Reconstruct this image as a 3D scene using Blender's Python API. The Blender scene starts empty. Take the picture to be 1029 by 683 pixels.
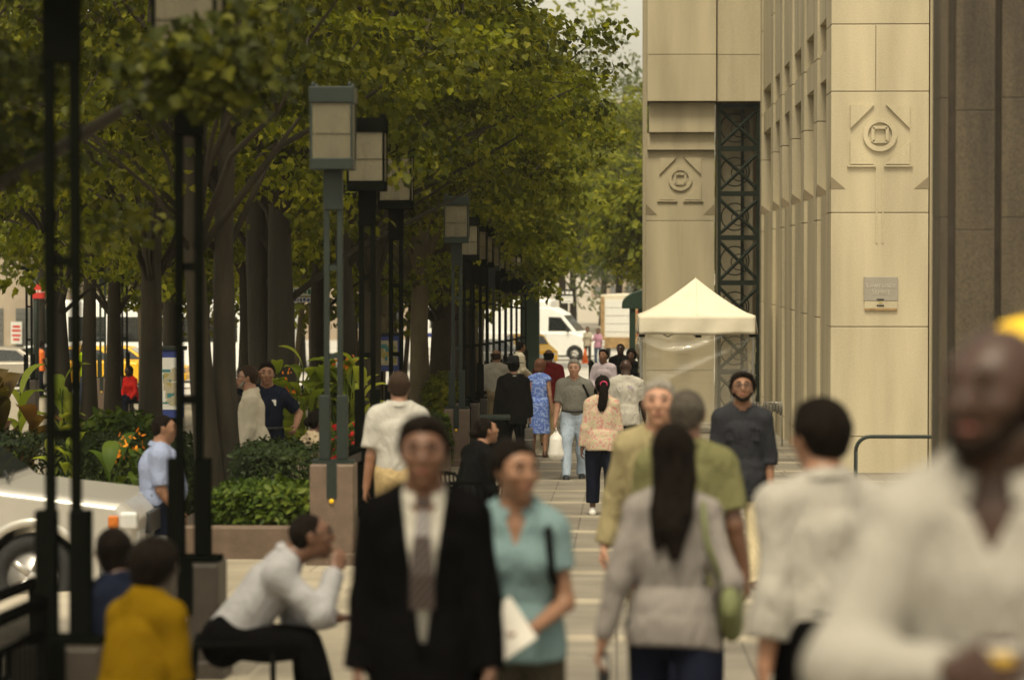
import bpy, math, random
import numpy as np
from mathutils import Vector, Matrix

random.seed(11)
rng = np.random.default_rng(11)
scene = bpy.context.scene
C = scene.collection
R = math.radians

# ------------------------------------------------------------------ camera model
FPX, PW, PH = 3000.0, 1029.0, 683.0
VPX, HY = 620.0, 262.0
YAW = math.atan((VPX - PW / 2) / FPX)
PITCH = math.atan((PH / 2 - HY) / FPX)
CAM = Vector((0, 0, 2.0))
CROT = Matrix.Rotation(YAW, 3, 'Z') @ Matrix.Rotation(math.pi / 2 - PITCH, 3, 'X')


def at(px, py, d):
    v = CROT @ Vector((px - PW / 2, PH / 2 - py, -FPX))
    return CAM + v * (d / v.y)


GY = np.array([-60, 0, 6, 11, 16, 25, 35, 44, 51, 60, 69, 85, 100, 125, 150, 200, 300, 500, 4000.])
GZ = np.array([.9, .16, -.03, -.32, -.46, -.70, -.99, -1.22, -1.36, -1.56, -1.75, -2.06, -2.30, -2.66, -2.90, -3.1, -3.3, -3.4, -3.4])


def gz(y):
    return float(np.interp(y, GY, GZ))


DRV = (-40.0, -3.75, 13.0, 27.3, .32)


def gxy(x, y):
    z = gz(y)
    if DRV[0] < x < DRV[1] and DRV[2] < y < DRV[3]:
        z -= DRV[4]
    return z


def spot(px, d):
    p = at(px, HY, d)
    return Vector((p.x, d, gxy(p.x, d)))


# ------------------------------------------------------------------ tagging
def tag(o, label=None, cat=None, group=None, kind=None):
    if label: o['label'] = label
    if cat: o['category'] = cat
    if group: o['group'] = group
    if kind: o['kind'] = kind
    return o


def empty(name, loc, label=None, cat=None, group=None, rz=0):
    o = bpy.data.objects.new(name, None)
    C.objects.link(o)
    o.location = loc
    o.rotation_euler = (0, 0, rz)
    o.empty_display_size = .2
    return tag(o, label, cat, group)


def link_mesh(name, me, parent=None, mats=()):
    for m in mats:
        me.materials.append(m)
    o = bpy.data.objects.new(name, me)
    C.objects.link(o)
    if parent: o.parent = parent
    return o


def copy_tree(o, parent=None):
    c = o.copy()
    C.objects.link(c)
    c.parent = parent
    for ch in list(o.children):
        copy_tree(ch, c)
    return c


def bevel(o, w=.01, seg=2):
    m = o.modifiers.new('bevel', 'BEVEL')
    m.width = w; m.segments = seg; m.limit_method = 'ANGLE'; m.angle_limit = R(40)
    return o


# ------------------------------------------------------------------ mesh builder
class MB:
    def __init__(s):
        s.v = []; s.f = []; s.mi = []; s.cur = 0

    def add(s, vs, fs, xf=None):
        n = len(s.v)
        for p in vs:
            p = Vector(p)
            s.v.append(tuple(xf @ p) if xf is not None else tuple(p))
        for f in fs:
            s.f.append([i + n for i in f]); s.mi.append(s.cur)
        return s

    def box(s, c, size, rz=0, xf=None):
        x, y, z = size[0] / 2, size[1] / 2, size[2] / 2
        vs = [(-x, -y, -z), (x, -y, -z), (x, y, -z), (-x, y, -z), (-x, -y, z), (x, -y, z), (x, y, z), (-x, y, z)]
        m = Matrix.Translation(c) @ Matrix.Rotation(rz, 4, 'Z')
        if xf is not None: m = xf @ m
        return s.add(vs, [(0, 3, 2, 1), (4, 5, 6, 7), (0, 1, 5, 4), (1, 2, 6, 5), (2, 3, 7, 6), (3, 0, 4, 7)], m)

    def bb(s, x0, x1, y0, y1, z0, z1):
        return s.box(((x0 + x1) / 2, (y0 + y1) / 2, (z0 + z1) / 2), (x1 - x0, y1 - y0, z1 - z0))

    def tube(s, pts, r, n=10, caps=True, jit=0):
        pts = [Vector(p) for p in pts]
        if not hasattr(r, '__len__'): r = [r] * len(pts)
        base = len(s.v)
        up = None
        for i, p in enumerate(pts):
            t = (pts[min(i + 1, len(pts) - 1)] - pts[max(i - 1, 0)]).normalized()
            if up is None:
                up = t.orthogonal().normalized()
            up = (up - t * up.dot(t))
            up = up.normalized() if up.length > 1e-6 else t.orthogonal().normalized()
            w = t.cross(up)
            for k in range(n):
                a = 2 * math.pi * k / n
                jj = 1 if not jit else 1 + jit * (math.sin(3 * a + i * 1.7) * .5 + math.sin(5 * a + i * 2.9) * .35 + random.uniform(-.35, .35))
                s.v.append(tuple(p + (up * math.cos(a) + w * math.sin(a)) * r[i] * jj))
        for i in range(len(pts) - 1):
            for k in range(n):
                a = base + i * n + k; b = base + i * n + (k + 1) % n
                s.f.append([a, b, b + n, a + n]); s.mi.append(s.cur)
        if caps:
            s.f.append([base + k for k in range(n)][::-1]); s.mi.append(s.cur)
            e = base + (len(pts) - 1) * n
            s.f.append([e + k for k in range(n)]); s.mi.append(s.cur)
        return s

    def prism(s, poly, y0, y1, xf=None):
        """polygon in (x, z) extruded along y"""
        n = len(poly)
        vs = [(x, y0, z) for x, z in poly] + [(x, y1, z) for x, z in poly]
        fs = [list(range(n)), list(range(2 * n - 1, n - 1, -1))]
        fs += [[i, i + n, (i + 1) % n + n, (i + 1) % n] for i in range(n)]
        return s.add(vs, fs, xf)

    def loft(s, rings, caps=True, closed=True):
        base = len(s.v); n = len(rings[0])
        for r_ in rings:
            for p in r_: s.v.append(tuple(p))
        for i in range(len(rings) - 1):
            for k in range(n if closed else n - 1):
                a = base + i * n + k; b = base + i * n + (k + 1) % n
                s.f.append([a, b, b + n, a + n]); s.mi.append(s.cur)
        if caps and closed:
            s.f.append([base + k for k in range(n)][::-1]); s.mi.append(s.cur)
            e = base + (len(rings) - 1) * n
            s.f.append([e + k for k in range(n)]); s.mi.append(s.cur)
        return s

    def lathe(s, prof, n=20, xf=None, caps=True):
        vs = []; fs = []
        for r_, z in prof:
            for k in range(n):
                a = 2 * math.pi * k / n
                vs.append((r_ * math.cos(a), r_ * math.sin(a), z))
        for i in range(len(prof) - 1):
            for k in range(n):
                a = i * n + k; b = i * n + (k + 1) % n
                fs.append([a, b, b + n, a + n])
        e = (len(prof) - 1) * n
        if caps: fs.append(list(range(n))[::-1]); fs.append([e + k for k in range(n)])
        return s.add(vs, fs, xf)

    def ball(s, c, r, n=12, m=8):
        if not hasattr(r, '__len__'): r = (r, r, r)
        prof = []
        for i in range(m + 1):
            a = -math.pi / 2 + math.pi * i / m
            prof.append((max(math.cos(a), 1e-3), math.sin(a)))
        return s.lathe(prof, n, Matrix.Translation(c) @ Matrix.Diagonal((r[0], r[1], r[2], 1)))

    def build(s, name, mat, parent=None, smooth=False):
        me = bpy.data.meshes.new(name)
        me.from_pydata(s.v, [], s.f)
        mats = mat if isinstance(mat, (list, tuple)) else [mat]
        for m in mats: me.materials.append(m)
        if len(mats) > 1:
            me.polygons.foreach_set('material_index', s.mi)
        if smooth:
            me.polygons.foreach_set('use_smooth', [True] * len(me.polygons))
        me.update()
        o = bpy.data.objects.new(name, me)
        C.objects.link(o)
        if parent: o.parent = parent
        return o


def np_mesh(name, v, f, mat, parent=None, smooth=True):
    """quads (n,4) or tris from numpy"""
    me = bpy.data.meshes.new(name)
    v = np.asarray(v, np.float32); f = np.asarray(f, np.int32)
    me.vertices.add(len(v)); me.vertices.foreach_set('co', v.ravel())
    k = f.shape[1]
    me.loops.add(f.size); me.loops.foreach_set('vertex_index', f.ravel())
    me.polygons.add(len(f))
    me.polygons.foreach_set('loop_start', np.arange(0, f.size, k, dtype=np.int32))
    me.polygons.foreach_set('loop_total', np.full(len(f), k, np.int32))
    if smooth: me.polygons.foreach_set('use_smooth', np.ones(len(f), bool))
    me.update(calc_edges=True)
    if mat: me.materials.append(mat)
    if name is None: return me
    o = bpy.data.objects.new(name, me)
    C.objects.link(o)
    if parent: o.parent = parent
    return o


# ------------------------------------------------------------------ materials
def s2l(c):
    """sRGB 0-255 to linear"""
    out = []
    for x in c:
        x = x / 255.0
        out.append(x / 12.92 if x < .04045 else ((x + .055) / 1.055) ** 2.4)
    return tuple(out)


def newmat(name):
    m = bpy.data.materials.new(name)
    m.use_nodes = True
    nt = m.node_tree
    return m, nt, nt.nodes['Principled BSDF']


def M(name, col, rough=.6, var=.12, scale=6.0, bump=0.0, bscale=None, metal=0.0, spec=.4, stretch=(1, 1, 1), detail=5, fine=None, wrinkle=0.0):
    m, nt, bs = newmat(name)
    N = nt.nodes; L = nt.links
    tc = N.new('ShaderNodeTexCoord')
    mp = N.new('ShaderNodeMapping'); mp.inputs['Scale'].default_value = stretch
    L.new(tc.outputs['Object'], mp.inputs['Vector'])
    nz = N.new('ShaderNodeTexNoise'); nz.inputs['Scale'].default_value = scale; nz.inputs['Detail'].default_value = detail
    L.new(mp.outputs[0], nz.inputs['Vector'])
    rp = N.new('ShaderNodeValToRGB')
    rp.color_ramp.elements[0].position = .3; rp.color_ramp.elements[1].position = .7
    rp.color_ramp.elements[0].color = (*[max(0, x * (1 - var)) for x in col], 1)
    rp.color_ramp.elements[1].color = (*[min(1, x * (1 + var)) for x in col], 1)
    L.new(nz.outputs[0], rp.inputs[0])
    out = rp.outputs[0]
    if fine:
        n2 = N.new('ShaderNodeTexNoise'); n2.inputs['Scale'].default_value = fine[0]; n2.inputs['Detail'].default_value = 2
        L.new(tc.outputs['Object'], n2.inputs['Vector'])
        r2 = N.new('ShaderNodeMapRange'); r2.inputs[1].default_value = .35; r2.inputs[2].default_value = .65
        r2.inputs[3].default_value = 1 - fine[1]; r2.inputs[4].default_value = 1 + fine[1]
        L.new(n2.outputs[0], r2.inputs[0])
        mx = N.new('ShaderNodeVectorMath'); mx.operation = 'MULTIPLY'
        L.new(out, mx.inputs[0]); L.new(r2.outputs[0], mx.inputs[1])
        out = mx.outputs[0]
    L.new(out, bs.inputs['Base Color'])
    bs.inputs['Roughness'].default_value = rough
    bs.inputs['Metallic'].default_value = metal
    bs.inputs['Specular IOR Level'].default_value = spec
    if bump:
        b = N.new('ShaderNodeTexNoise'); b.inputs['Scale'].default_value = bscale or scale * 6; b.inputs['Detail'].default_value = 4
        L.new(mp.outputs[0], b.inputs['Vector'])
        bp = N.new('ShaderNodeBump'); bp.inputs['Strength'].default_value = bump; bp.inputs['Distance'].default_value = .02
        L.new(b.outputs[0], bp.inputs['Height'])
        L.new(bp.outputs[0], bs.inputs['Normal'])
        if wrinkle:
            w = N.new('ShaderNodeTexNoise'); w.inputs['Scale'].default_value = 7; w.inputs['Detail'].default_value = 3; w.inputs['Distortion'].default_value = 1.6
            m2 = N.new('ShaderNodeMapping'); m2.inputs['Rotation'].default_value = (.5, .6, .2); m2.inputs['Scale'].default_value = (1.7, 1.2, .65)
            L.new(tc.outputs['Object'], m2.inputs[0]); L.new(m2.outputs[0], w.inputs[0])
            b2 = N.new('ShaderNodeBump'); b2.inputs['Strength'].default_value = wrinkle; b2.inputs['Distance'].default_value = .12
            L.new(w.outputs[0], b2.inputs['Height']); L.new(b2.outputs[0], bp.inputs['Normal'])
    return m


def leaf_mat(name, c1, c2, c3, trans=.35, rough=.5):
    m, nt, bs = newmat(name)
    N = nt.nodes; L = nt.links
    ge = N.new('ShaderNodeNewGeometry')
    rp = N.new('ShaderNodeValToRGB')
    e = rp.color_ramp.elements
    e[0].position = 0; e[0].color = (*c1, 1)
    e[1].position = 1; e[1].color = (*c3, 1)
    k = e.new(.55); k.color = (*c2, 1)
    tc = N.new('ShaderNodeTexCoord'); nz = N.new('ShaderNodeTexNoise'); nz.inputs['Scale'].default_value = .9; nz.inputs['Detail'].default_value = 3
    L.new(tc.outputs['Object'], nz.inputs[0])
    mr = N.new('ShaderNodeMapRange'); mr.inputs[1].default_value = .32; mr.inputs[2].default_value = .68; mr.inputs[3].default_value = -.25; mr.inputs[4].default_value = .45; L.new(nz.outputs[0], mr.inputs[0])
    ma = N.new('ShaderNodeMath'); ma.operation = 'MULTIPLY_ADD'; ma.inputs[1].default_value = .75; L.new(ge.outputs['Random Per Island'], ma.inputs[0]); L.new(mr.outputs[0], ma.inputs[2])
    L.new(ma.outputs[0], rp.inputs[0])
    L.new(rp.outputs[0], bs.inputs['Base Color'])
    bs.inputs['Roughness'].default_value = rough
    bs.inputs['Specular IOR Level'].default_value = .12
    tr = N.new('ShaderNodeBsdfTranslucent')
    vm = N.new('ShaderNodeVectorMath'); vm.operation = 'MULTIPLY'; vm.inputs[1].default_value = (1.3, 1.25, .5)
    L.new(rp.outputs[0], vm.inputs[0]); L.new(vm.outputs[0], tr.inputs['Color'])
    mx = N.new('ShaderNodeMixShader'); mx.inputs[0].default_value = trans
    L.new(bs.outputs[0], mx.inputs[1]); L.new(tr.outputs[0], mx.inputs[2])
    L.new(mx.outputs[0], N['Material Output'].inputs['Surface'])
    return m
# ------------------------------------------------------------------ implicit-surface figures
EDG = [(0, 1), (2, 3), (4, 5), (6, 7), (0, 2), (1, 3), (4, 6), (5, 7), (0, 4), (1, 5), (2, 6), (3, 7)]
CRN = np.array([(i & 1, (i >> 1) & 1, (i >> 2) & 1) for i in range(8)])


def nets(Fd, org, h):
    ins = Fd < 0
    nx, ny, nz = Fd.shape
    s = np.zeros((nx - 1, ny - 1, nz - 1), np.int8)
    for c in CRN:
        s += ins[c[0]:nx - 1 + c[0], c[1]:ny - 1 + c[1], c[2]:nz - 1 + c[2]]
    mask = (s > 0) & (s < 8)
    ci = np.argwhere(mask)
    if not len(ci): return np.zeros((0, 3)), np.zeros((0, 4), int)
    idx = np.full(mask.shape, -1, np.int64); idx[mask] = np.arange(len(ci))
    V = np.stack([Fd[ci[:, 0] + c[0], ci[:, 1] + c[1], ci[:, 2] + c[2]] for c in CRN], 1)
    acc = np.zeros((len(ci), 3)); cnt = np.zeros(len(ci))
    for a, b in EDG:
        va, vb = V[:, a], V[:, b]
        cr = (va < 0) != (vb < 0)
        t = np.where(cr, va / np.where(cr, va - vb, 1), 0)
        acc += np.where(cr[:, None], CRN[a] + t[:, None] * (CRN[b] - CRN[a]), 0)
        cnt += cr
    verts = org + h * (ci + acc / cnt[:, None])
    faces = []
    for ax in range(3):
        a1, a2 = (ax + 1) % 3, (ax + 2) % 3
        sl0 = [slice(None)] * 3; sl1 = [slice(None)] * 3
        sl0[ax] = slice(0, -1); sl1[ax] = slice(1, None)
        i0 = ins[tuple(sl0)]; i1 = ins[tuple(sl1)]
        e = np.argwhere(i0 != i1)
        e = e[(e[:, a1] > 0) & (e[:, a2] > 0) & (e[:, a1] < Fd.shape[a1] - 1) & (e[:, a2] < Fd.shape[a2] - 1)]
        o1 = np.zeros(3, int); o1[a1] = 1
        o2 = np.zeros(3, int); o2[a2] = 1
        q = np.stack([idx[tuple((e - o1 - o2).T)], idx[tuple((e - o2).T)], idx[tuple(e.T)], idx[tuple((e - o1).T)]], 1)
        flip = ~i0[tuple(e.T)]
        q[flip] = q[flip][:, ::-1]
        faces.append(q)
    return verts, np.concatenate(faces)


def npv(*a):
    return np.array(a, float)


def unit(v):
    v = np.asarray(v, float)
    return v / max(np.linalg.norm(v), 1e-9)


class Lf:
    """a swept ellipse: points, half width a (along side), half depth b, clip planes"""
    def __init__(s, pts, a, b=None, side=(1, 0, 0), k=.02, clip=()):
        s.p = [np.asarray(q, float) for q in pts]
        n = len(s.p)
        s.a = list(a) if hasattr(a, '__len__') else [a] * n
        b = s.a if b is None else b
        s.b = list(b) if hasattr(b, '__len__') else [b] * n
        s.side = np.asarray(side, float); s.k = k; s.clip = list(clip)

    def grow(s, o, k=None, clip=None, b=None):
        return Lf(s.p, [x + o for x in s.a], [x + (o if b is None else b) for x in s.b], s.side, s.k if k is None else k, s.clip + list(clip or []))

    def bbox(s):
        lo = np.min([q - max(a, b) for q, a, b in zip(s.p, s.a, s.b)], 0)
        hi = np.max([q + max(a, b) for q, a, b in zip(s.p, s.a, s.b)], 0)
        return lo, hi

    def ev(s, X, Y, Z):
        out = None
        for i in range(max(1, len(s.p) - 1)):
            A = s.p[i]; B = s.p[min(i + 1, len(s.p) - 1)]
            T = B - A; Ln = np.linalg.norm(T)
            if Ln < 1e-6: T = npv(0, 0, 1); Ln = 1e-6
            else: T = T / Ln
            S = s.side - T * s.side.dot(T)
            S = unit(S) if np.linalg.norm(S) > 1e-3 else unit(np.cross(T, (0, 1, .1)))
            D = np.cross(T, S)
            rx, ry, rz = X - A[0], Y - A[1], Z - A[2]
            w = rx * T[0] + ry * T[1] + rz * T[2]
            t = np.clip(w / Ln, 0, 1)
            w = w - t * Ln
            u = rx * S[0] + ry * S[1] + rz * S[2]
            v = rx * D[0] + ry * D[1] + rz * D[2]
            j = min(i + 1, len(s.p) - 1)
            a = s.a[i] + t * (s.a[j] - s.a[i]); b = s.b[i] + t * (s.b[j] - s.b[i])
            c = np.minimum(a, b)
            k0 = np.sqrt((u / a) ** 2 + (v / b) ** 2 + (w / c) ** 2)
            k1 = np.sqrt((u / a ** 2) ** 2 + (v / b ** 2) ** 2 + (w / c ** 2) ** 2)
            d = np.where(k0 > .5, k0 * (k0 - 1) / np.maximum(k1, 1e-6), -(1 - k0) * c)
            out = d if out is None else np.minimum(out, d)
        for P, n in s.clip:
            n = unit(n)
            out = np.maximum(out, (X - P[0]) * n[0] + (Y - P[1]) * n[1] + (Z - P[2]) * n[2])
        return out


def Bl(c, r, k=.02, side=(1, 0, 0)):
    """ellipsoid, axis aligned: rx, ry, rz"""
    e = Lf([c], [r[0]], [r[1]], side, k)
    e.r = np.asarray(r, float); c = np.asarray(c, float)

    def ev(X, Y, Z):
        q = [(X - c[0]), (Y - c[1]), (Z - c[2])]
        k0 = np.sqrt(sum((q[i] / r[i]) ** 2 for i in range(3)))
        k1 = np.sqrt(sum((q[i] / r[i] ** 2) ** 2 for i in range(3)))
        return np.where(k0 > .5, k0 * (k0 - 1) / np.maximum(k1, 1e-6), -(1 - k0) * min(r))
    e.ev = ev
    e.bbox = lambda: (c - np.asarray(r), c + np.asarray(r))
    return e


def fold_noise(X, Y, Z, seed, f=14.0):
    r = np.random.default_rng(seed)
    out = 0
    for i in range(5):
        k = r.normal(size=3); k[2] *= .55; k = unit(k) * f * (.6 + .6 * i)
        ph = r.uniform(0, 6.28, 2)
        k2 = r.normal(size=3) * f * .4
        out = out + np.sin(X * k[0] + Y * k[1] + Z * k[2] + ph[0] + 1.3 * np.sin(X * k2[0] + Y * k2[1] + Z * k2[2] + ph[1])) / (1 + .5 * i)
    return out * .4


def field(prims, h, fold=0.0, seed=0, sub=(), cuts=(), smooth=1, add=None):
    lo = np.min([p.bbox()[0] for p in prims], 0) - .03 - 2 * h
    hi = np.max([p.bbox()[1] for p in prims], 0) + .03 + 2 * h
    n = np.ceil((hi - lo) / h).astype(int) + 1
    ax = [lo[i] + h * np.arange(n[i]) for i in range(3)]
    Fd = np.full(n, .2)
    for p in prims:
        bl, bh = p.bbox(); m = .03 + p.k + h
        i0 = np.clip(np.floor((bl - m - lo) / h).astype(int), 0, n - 1)
        i1 = np.clip(np.ceil((bh + m - lo) / h).astype(int) + 1, 1, n)
        X = ax[0][i0[0]:i1[0], None, None]; Y = ax[1][None, i0[1]:i1[1], None]; Z = ax[2][None, None, i0[2]:i1[2]]
        d = p.ev(X, Y, Z)
        sl = tuple(slice(i0[i], i1[i]) for i in range(3))
        c = Fd[sl]
        if p.k > 0:
            hh = np.maximum(p.k - np.abs(c - d), 0) / p.k
            Fd[sl] = np.minimum(c, d) - hh * hh * p.k * .25
        else:
            Fd[sl] = np.minimum(c, d)
    X = ax[0][:, None, None]; Y = ax[1][None, :, None]; Z = ax[2][None, None, :]
    if add is not None:
        Fd = Fd + add(X, Y, Z)
    if fold:
        Fd -= fold * (fold_noise(X, Y, Z, seed) + .3)
    for sfn in sub:
        Fd = np.maximum(Fd, -sfn(X, Y, Z))
    for P, nn in cuts:
        nn = unit(nn)
        Fd = np.maximum(Fd, (X - P[0]) * nn[0] + (Y - P[1]) * nn[1] + (Z - P[2]) * nn[2])
    v, f = nets(Fd, lo, h)
    return v, f


def taubin(v, f, it=2):
    n = len(v)
    e = np.concatenate([f[:, [0, 1]], f[:, [1, 2]], f[:, [2, 3]], f[:, [3, 0]]])
    for k in range(it):
        for lam in (.5, -.52):
            s = np.zeros_like(v); c = np.zeros(n)
            np.add.at(s, e[:, 0], v[e[:, 1]]); np.add.at(s, e[:, 1], v[e[:, 0]])
            np.add.at(c, e[:, 0], 1); np.add.at(c, e[:, 1], 1)
            v = v + lam * (s / np.maximum(c, 1)[:, None] - v)
    return v


def sdf_obj(name, prims, h, mat, parent=None, sm=1, **kw):
    v, f = field(prims, h, **kw)
    if sm and len(v): v = taubin(v, f, sm)
    return np_mesh(name, v, f, mat, parent)


def ik(a, t, l1, l2, pole):
    a = np.asarray(a, float); t = np.asarray(t, float)
    d = t - a; L = min(np.linalg.norm(d), (l1 + l2) * .999); u = unit(d)
    ca = (l1 * l1 + L * L - l2 * l2) / (2 * l1 * L)
    p = np.asarray(pole, float); p = unit(p - u * p.dot(u))
    e = a + u * l1 * ca + p * l1 * math.sqrt(max(0, 1 - ca * ca))
    return e, a + u * L


def person(label, px, d, head, Ht=1.75, sex='m', skin=None, hair=None, bld=1.0, belly=0.0, lean=3, legs=((18, 4), (-16, 10)),
           arms=(('fk', 12, 7, 12, .2), ('fk', -12, 7, 14, .2)), hyaw=0, hpitch=0, top=None, bot=None, shoe=None, hairstyle='short',
           glasses=None, face=True, h=.013, loc=None, legout=2.5, seatz=None, curl=28, beard=None, hat=None, belt=None, cat='person', group=None, zoff=0.0, yaw_t=0, eyes=True):
    """local axes: x = person's right, y = forward, z = up; returns (body, joints)"""
    s = Ht / 1.75
    fem = sex == 'f'
    sd = abs(hash(label)) % 1000 if False else sum(ord(c) for c in label) % 997
    J = {}
    U = npv(0, math.sin(R(lean)), math.cos(R(lean))); Fv = npv(0, math.cos(R(lean)), -math.sin(R(lean)))
    Xv = npv(1, 0, 0)
    if yaw_t:
        c_, s_ = math.cos(R(yaw_t)), math.sin(R(yaw_t))
        Xv = npv(c_, s_, 0); Fv = unit(npv(-s_ * Fv[1], c_ * Fv[1], Fv[2])); U = unit(np.cross(Xv, Fv))
    hw = (.092 if fem else .088) * s
    lt, ls = .43 * s, .42 * s
    lg = []
    for sg, (th, kn) in zip((-1, 1), legs):
        hp = npv(sg * hw, 0, 0)
        so = math.sin(R(legout)) * sg
        k_ = hp + lt * unit((so, math.sin(R(th)), math.cos(R(th)) * -1))
        a2 = th - kn
        an = k_ + ls * unit((so * .3, math.sin(R(a2)), -math.cos(R(a2))))
        lg.append([hp, k_, an, a2])
    low = min(min(q[2][2] - .075 * s for q in lg), 9)
    # a trailing foot rolls on to its toes
    hipz = -low
    if seatz is not None: hipz = seatz
    P0 = npv(0, 0, hipz)
    for q in lg:
        for i in range(3): q[i] = q[i] + P0
    P = P0
    sw = (.146 if fem else .163) * s * (1 + (bld - 1) * .6)
    W = P + U * .15 * s; Ch = P + U * .36 * s; Sh = P + U * .462 * s; Nb = P + U * .545 * s
    nd = unit(U * math.cos(R(hpitch * .4)) + Fv * (math.sin(R(hpitch * .4)) + .16))
    Hd = Nb + nd * .165 * s
    J.update(P=P, W=W, Ch=Ch, Sh=Sh, Nb=Nb, Hd=Hd, U=U, F=Fv)
    b = bld
    bl = belly * s
    tors_pts = [P - U * .03 * s, P + U * .06 * s, W + Fv * bl * .55, P + U * .26 * s + Fv * bl * .35, Ch, Sh, Nb - U * .012 * s]
    if fem:
        ta = [.145, .156 * b, .118 * b, .124 * b, .134 * b, .122 * b, .05]
        tb = [.10, .112 * b, .088 * b, .095 * b, .105 * b, .082, .05]
    else:
        ta = [.140 * b, .146 * b, .134 * b, .143 * b, .152 * b, .132 * b, .056]
        tb = [.10, .110 * b, .103 * b + bl / s * .5, .110 * b + bl / s * .35, .118 * b, .088, .055]
    torso = Lf(tors_pts, [x * s for x in ta], [x * s for x in tb], Xv, k=.05 * s)
    tz = [torso]
    if fem:
        for sg in (-1, 1):
            tz.append(Lf([Ch - U * .02 * s + Xv * sg * .065 * s + Fv * .075 * s], .062 * s, .058 * s, Xv, k=.05 * s))
    traps = [Lf([Nb + U * .01 * s - Fv * .01 * s, Sh + U * .018 * s + Xv * sg * sw * .92], [.05 * s, .048 * s * b], None, Fv, k=.04 * s) for sg in (-1, 1)]
    # legs
    legl = []; feet = []; shoes = []
    for sg, (hp, kn, an, a2) in zip((-1, 1), lg):
        T1 = kn - hp; T2 = an - kn
        tr = (.086 if fem else .084) * b
        legl.append(Lf([hp + npv(0, 0, .02 * s), hp + T1 * .5, kn, kn + T2 * .3, kn + T2 * .75, an], [tr * s, .074 * b * s, .053 * s, .054 * s, .040 * s, .036 * s], [tr * 1.08 * s, .078 * b * s, .056 * s, .060 * s, .042 * s, .04 * s], Xv, k=.04 * s))
        pit = max(0, -a2 - 6) * .75 if seatz is None and a2 < -6 else (min(0, -(a2) * .5) if a2 > 8 and seatz is None else 0)
        fd = npv(0, math.cos(R(pit)), -math.sin(R(pit))); fu = npv(0, math.sin(R(pit)), math.cos(R(pit)))
        hl = an - fu * .045 * s - fd * .045 * s
        sl = Lf([hl, an - fu * .035 * s + fd * .04 * s, an - fu * .052 * s + fd * .125 * s, an - fu * .056 * s + fd * .185 * s],
                [.036 * s, .040 * s, .046 * s, .034 * s], [.034 * s, .040 * s, .028 * s, .020 * s], Xv, k=.02)
        feet.append(sl)
        shoes.append([sl.grow(.007 * s), Lf([an - fu * .02 * s, an + fu * .01 * s], .042 * s, .047 * s, Xv, k=.02)])
    # arms
    arml = []; hands = []
    la, lf_ = .295 * s, .255 * s
    for sg, ar in zip((-1, 1), arms):
        sh = Sh + Xv * sg * sw - U * .005 * s
        if ar[0] == 'fk':
            _, ap, ab, el, inw = ar[:5]
            dr = unit(Xv * sg * math.sin(R(ab)) + Fv * math.cos(R(ab)) * math.sin(R(ap)) - U * math.cos(R(ab)) * math.cos(R(ap)))
            eb = sh + dr * la
            bd = -Xv * sg * inw + Fv + U * .05
            bd = unit(bd - dr * bd.dot(dr))
            fdv = unit(dr * math.cos(R(el)) + bd * math.sin(R(el)))
            wr = eb + fdv * lf_
        else:
            eb, wr = ik(sh, P * 0 + np.asarray(ar[1], float) * s, la, lf_, ar[2])
            fdv = unit(wr - eb)
        dr = unit(eb - sh)
        am = 1.0 if not fem else .86
        am *= .7 + .3 * b
        arml.append((Lf([sh, sh + dr * la * .4, eb], [.056 * s * am, .049 * s * am, .041 * s * am], None, Xv, k=.035 * s),
                     Lf([eb, eb + fdv * lf_ * .3, wr], [.041 * s * am, .042 * s * am, .029 * s * am], [.041 * s * am, .039 * s * am, .024 * s * am], Xv, k=.025 * s)))
        # hand
        pn = -Xv * sg
        if len(ar) > 5 and ar[5] is not None: pn = np.asarray(ar[5], float)
        elif ar[0] == 'ik' and len(ar) > 3 and ar[3] is not None: pn = np.asarray(ar[3], float)
        hd_ = fdv
        pn = unit(pn - hd_ * pn.dot(hd_))
        ths = np.cross(hd_, pn)
        if ths.dot(Fv + U * .6) < 0: ths = -ths
        hs = s * (.93 if fem else 1.0)
        hl_ = [Lf([wr - hd_ * .01, wr + hd_ * .03 * hs, wr + hd_ * .088 * hs], [.027 * hs, .038 * hs, .041 * hs], [.021 * hs, .017 * hs, .014 * hs], ths, k=.018)]
        cu = ar[6] if len(ar) > 6 else curl
        for i, (off, ln) in enumerate(((.030, .070), (.010, .079), (-.010, .074), (-.029, .058))):
            q = wr + hd_ * (.086 - abs(off - .008) * .12) * hs + ths * off * hs
            pts = [q - hd_ * .015 * hs]
            ang = 6.0
            for sgm in (.45, .30, .25):
                ang += cu * (.75 + .1 * i)
                q = q + (hd_ * math.cos(R(ang)) + pn * math.sin(R(ang)) + ths * off * .8) * ln * sgm * hs
                pts.append(q)
            hl_.append(Lf(pts, [.0095 * hs, .0095 * hs, .0085 * hs, .007 * hs], None, ths, k=.004))
        tb_ = wr + hd_ * .022 * hs + ths * .026 * hs
        td = unit(hd_ * .62 + ths * .62 + pn * .42)
        t2 = unit(hd_ * .85 + ths * .2 + pn * .5)
        hl_.append(Lf([tb_, tb_ + td * .040 * hs, tb_ + td * .040 * hs + t2 * .032 * hs, tb_ + td * .04 * hs + t2 * .054 * hs], [.015 * hs, .0115 * hs, .0105 * hs, .008 * hs], None, pn, k=.010))
        hands.append(hl_)
        J['hand' + ('L' if sg < 0 else 'R')] = (wr + hd_ * .085 * hs + pn * .03 * hs, hd_, pn, ths)
        J['elbow' + ('L' if sg < 0 else 'R')] = eb; J['wrist' + ('L' if sg < 0 else 'R')] = wr
        J['sh' + ('L' if sg < 0 else 'R')] = sh
    # head in its own frame
    yw, pt = R(hyaw), R(hpitch)
    hU = unit(npv(0, math.sin(R(lean) * .25), math.cos(R(lean) * .25)) if not yaw_t else U)
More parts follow.
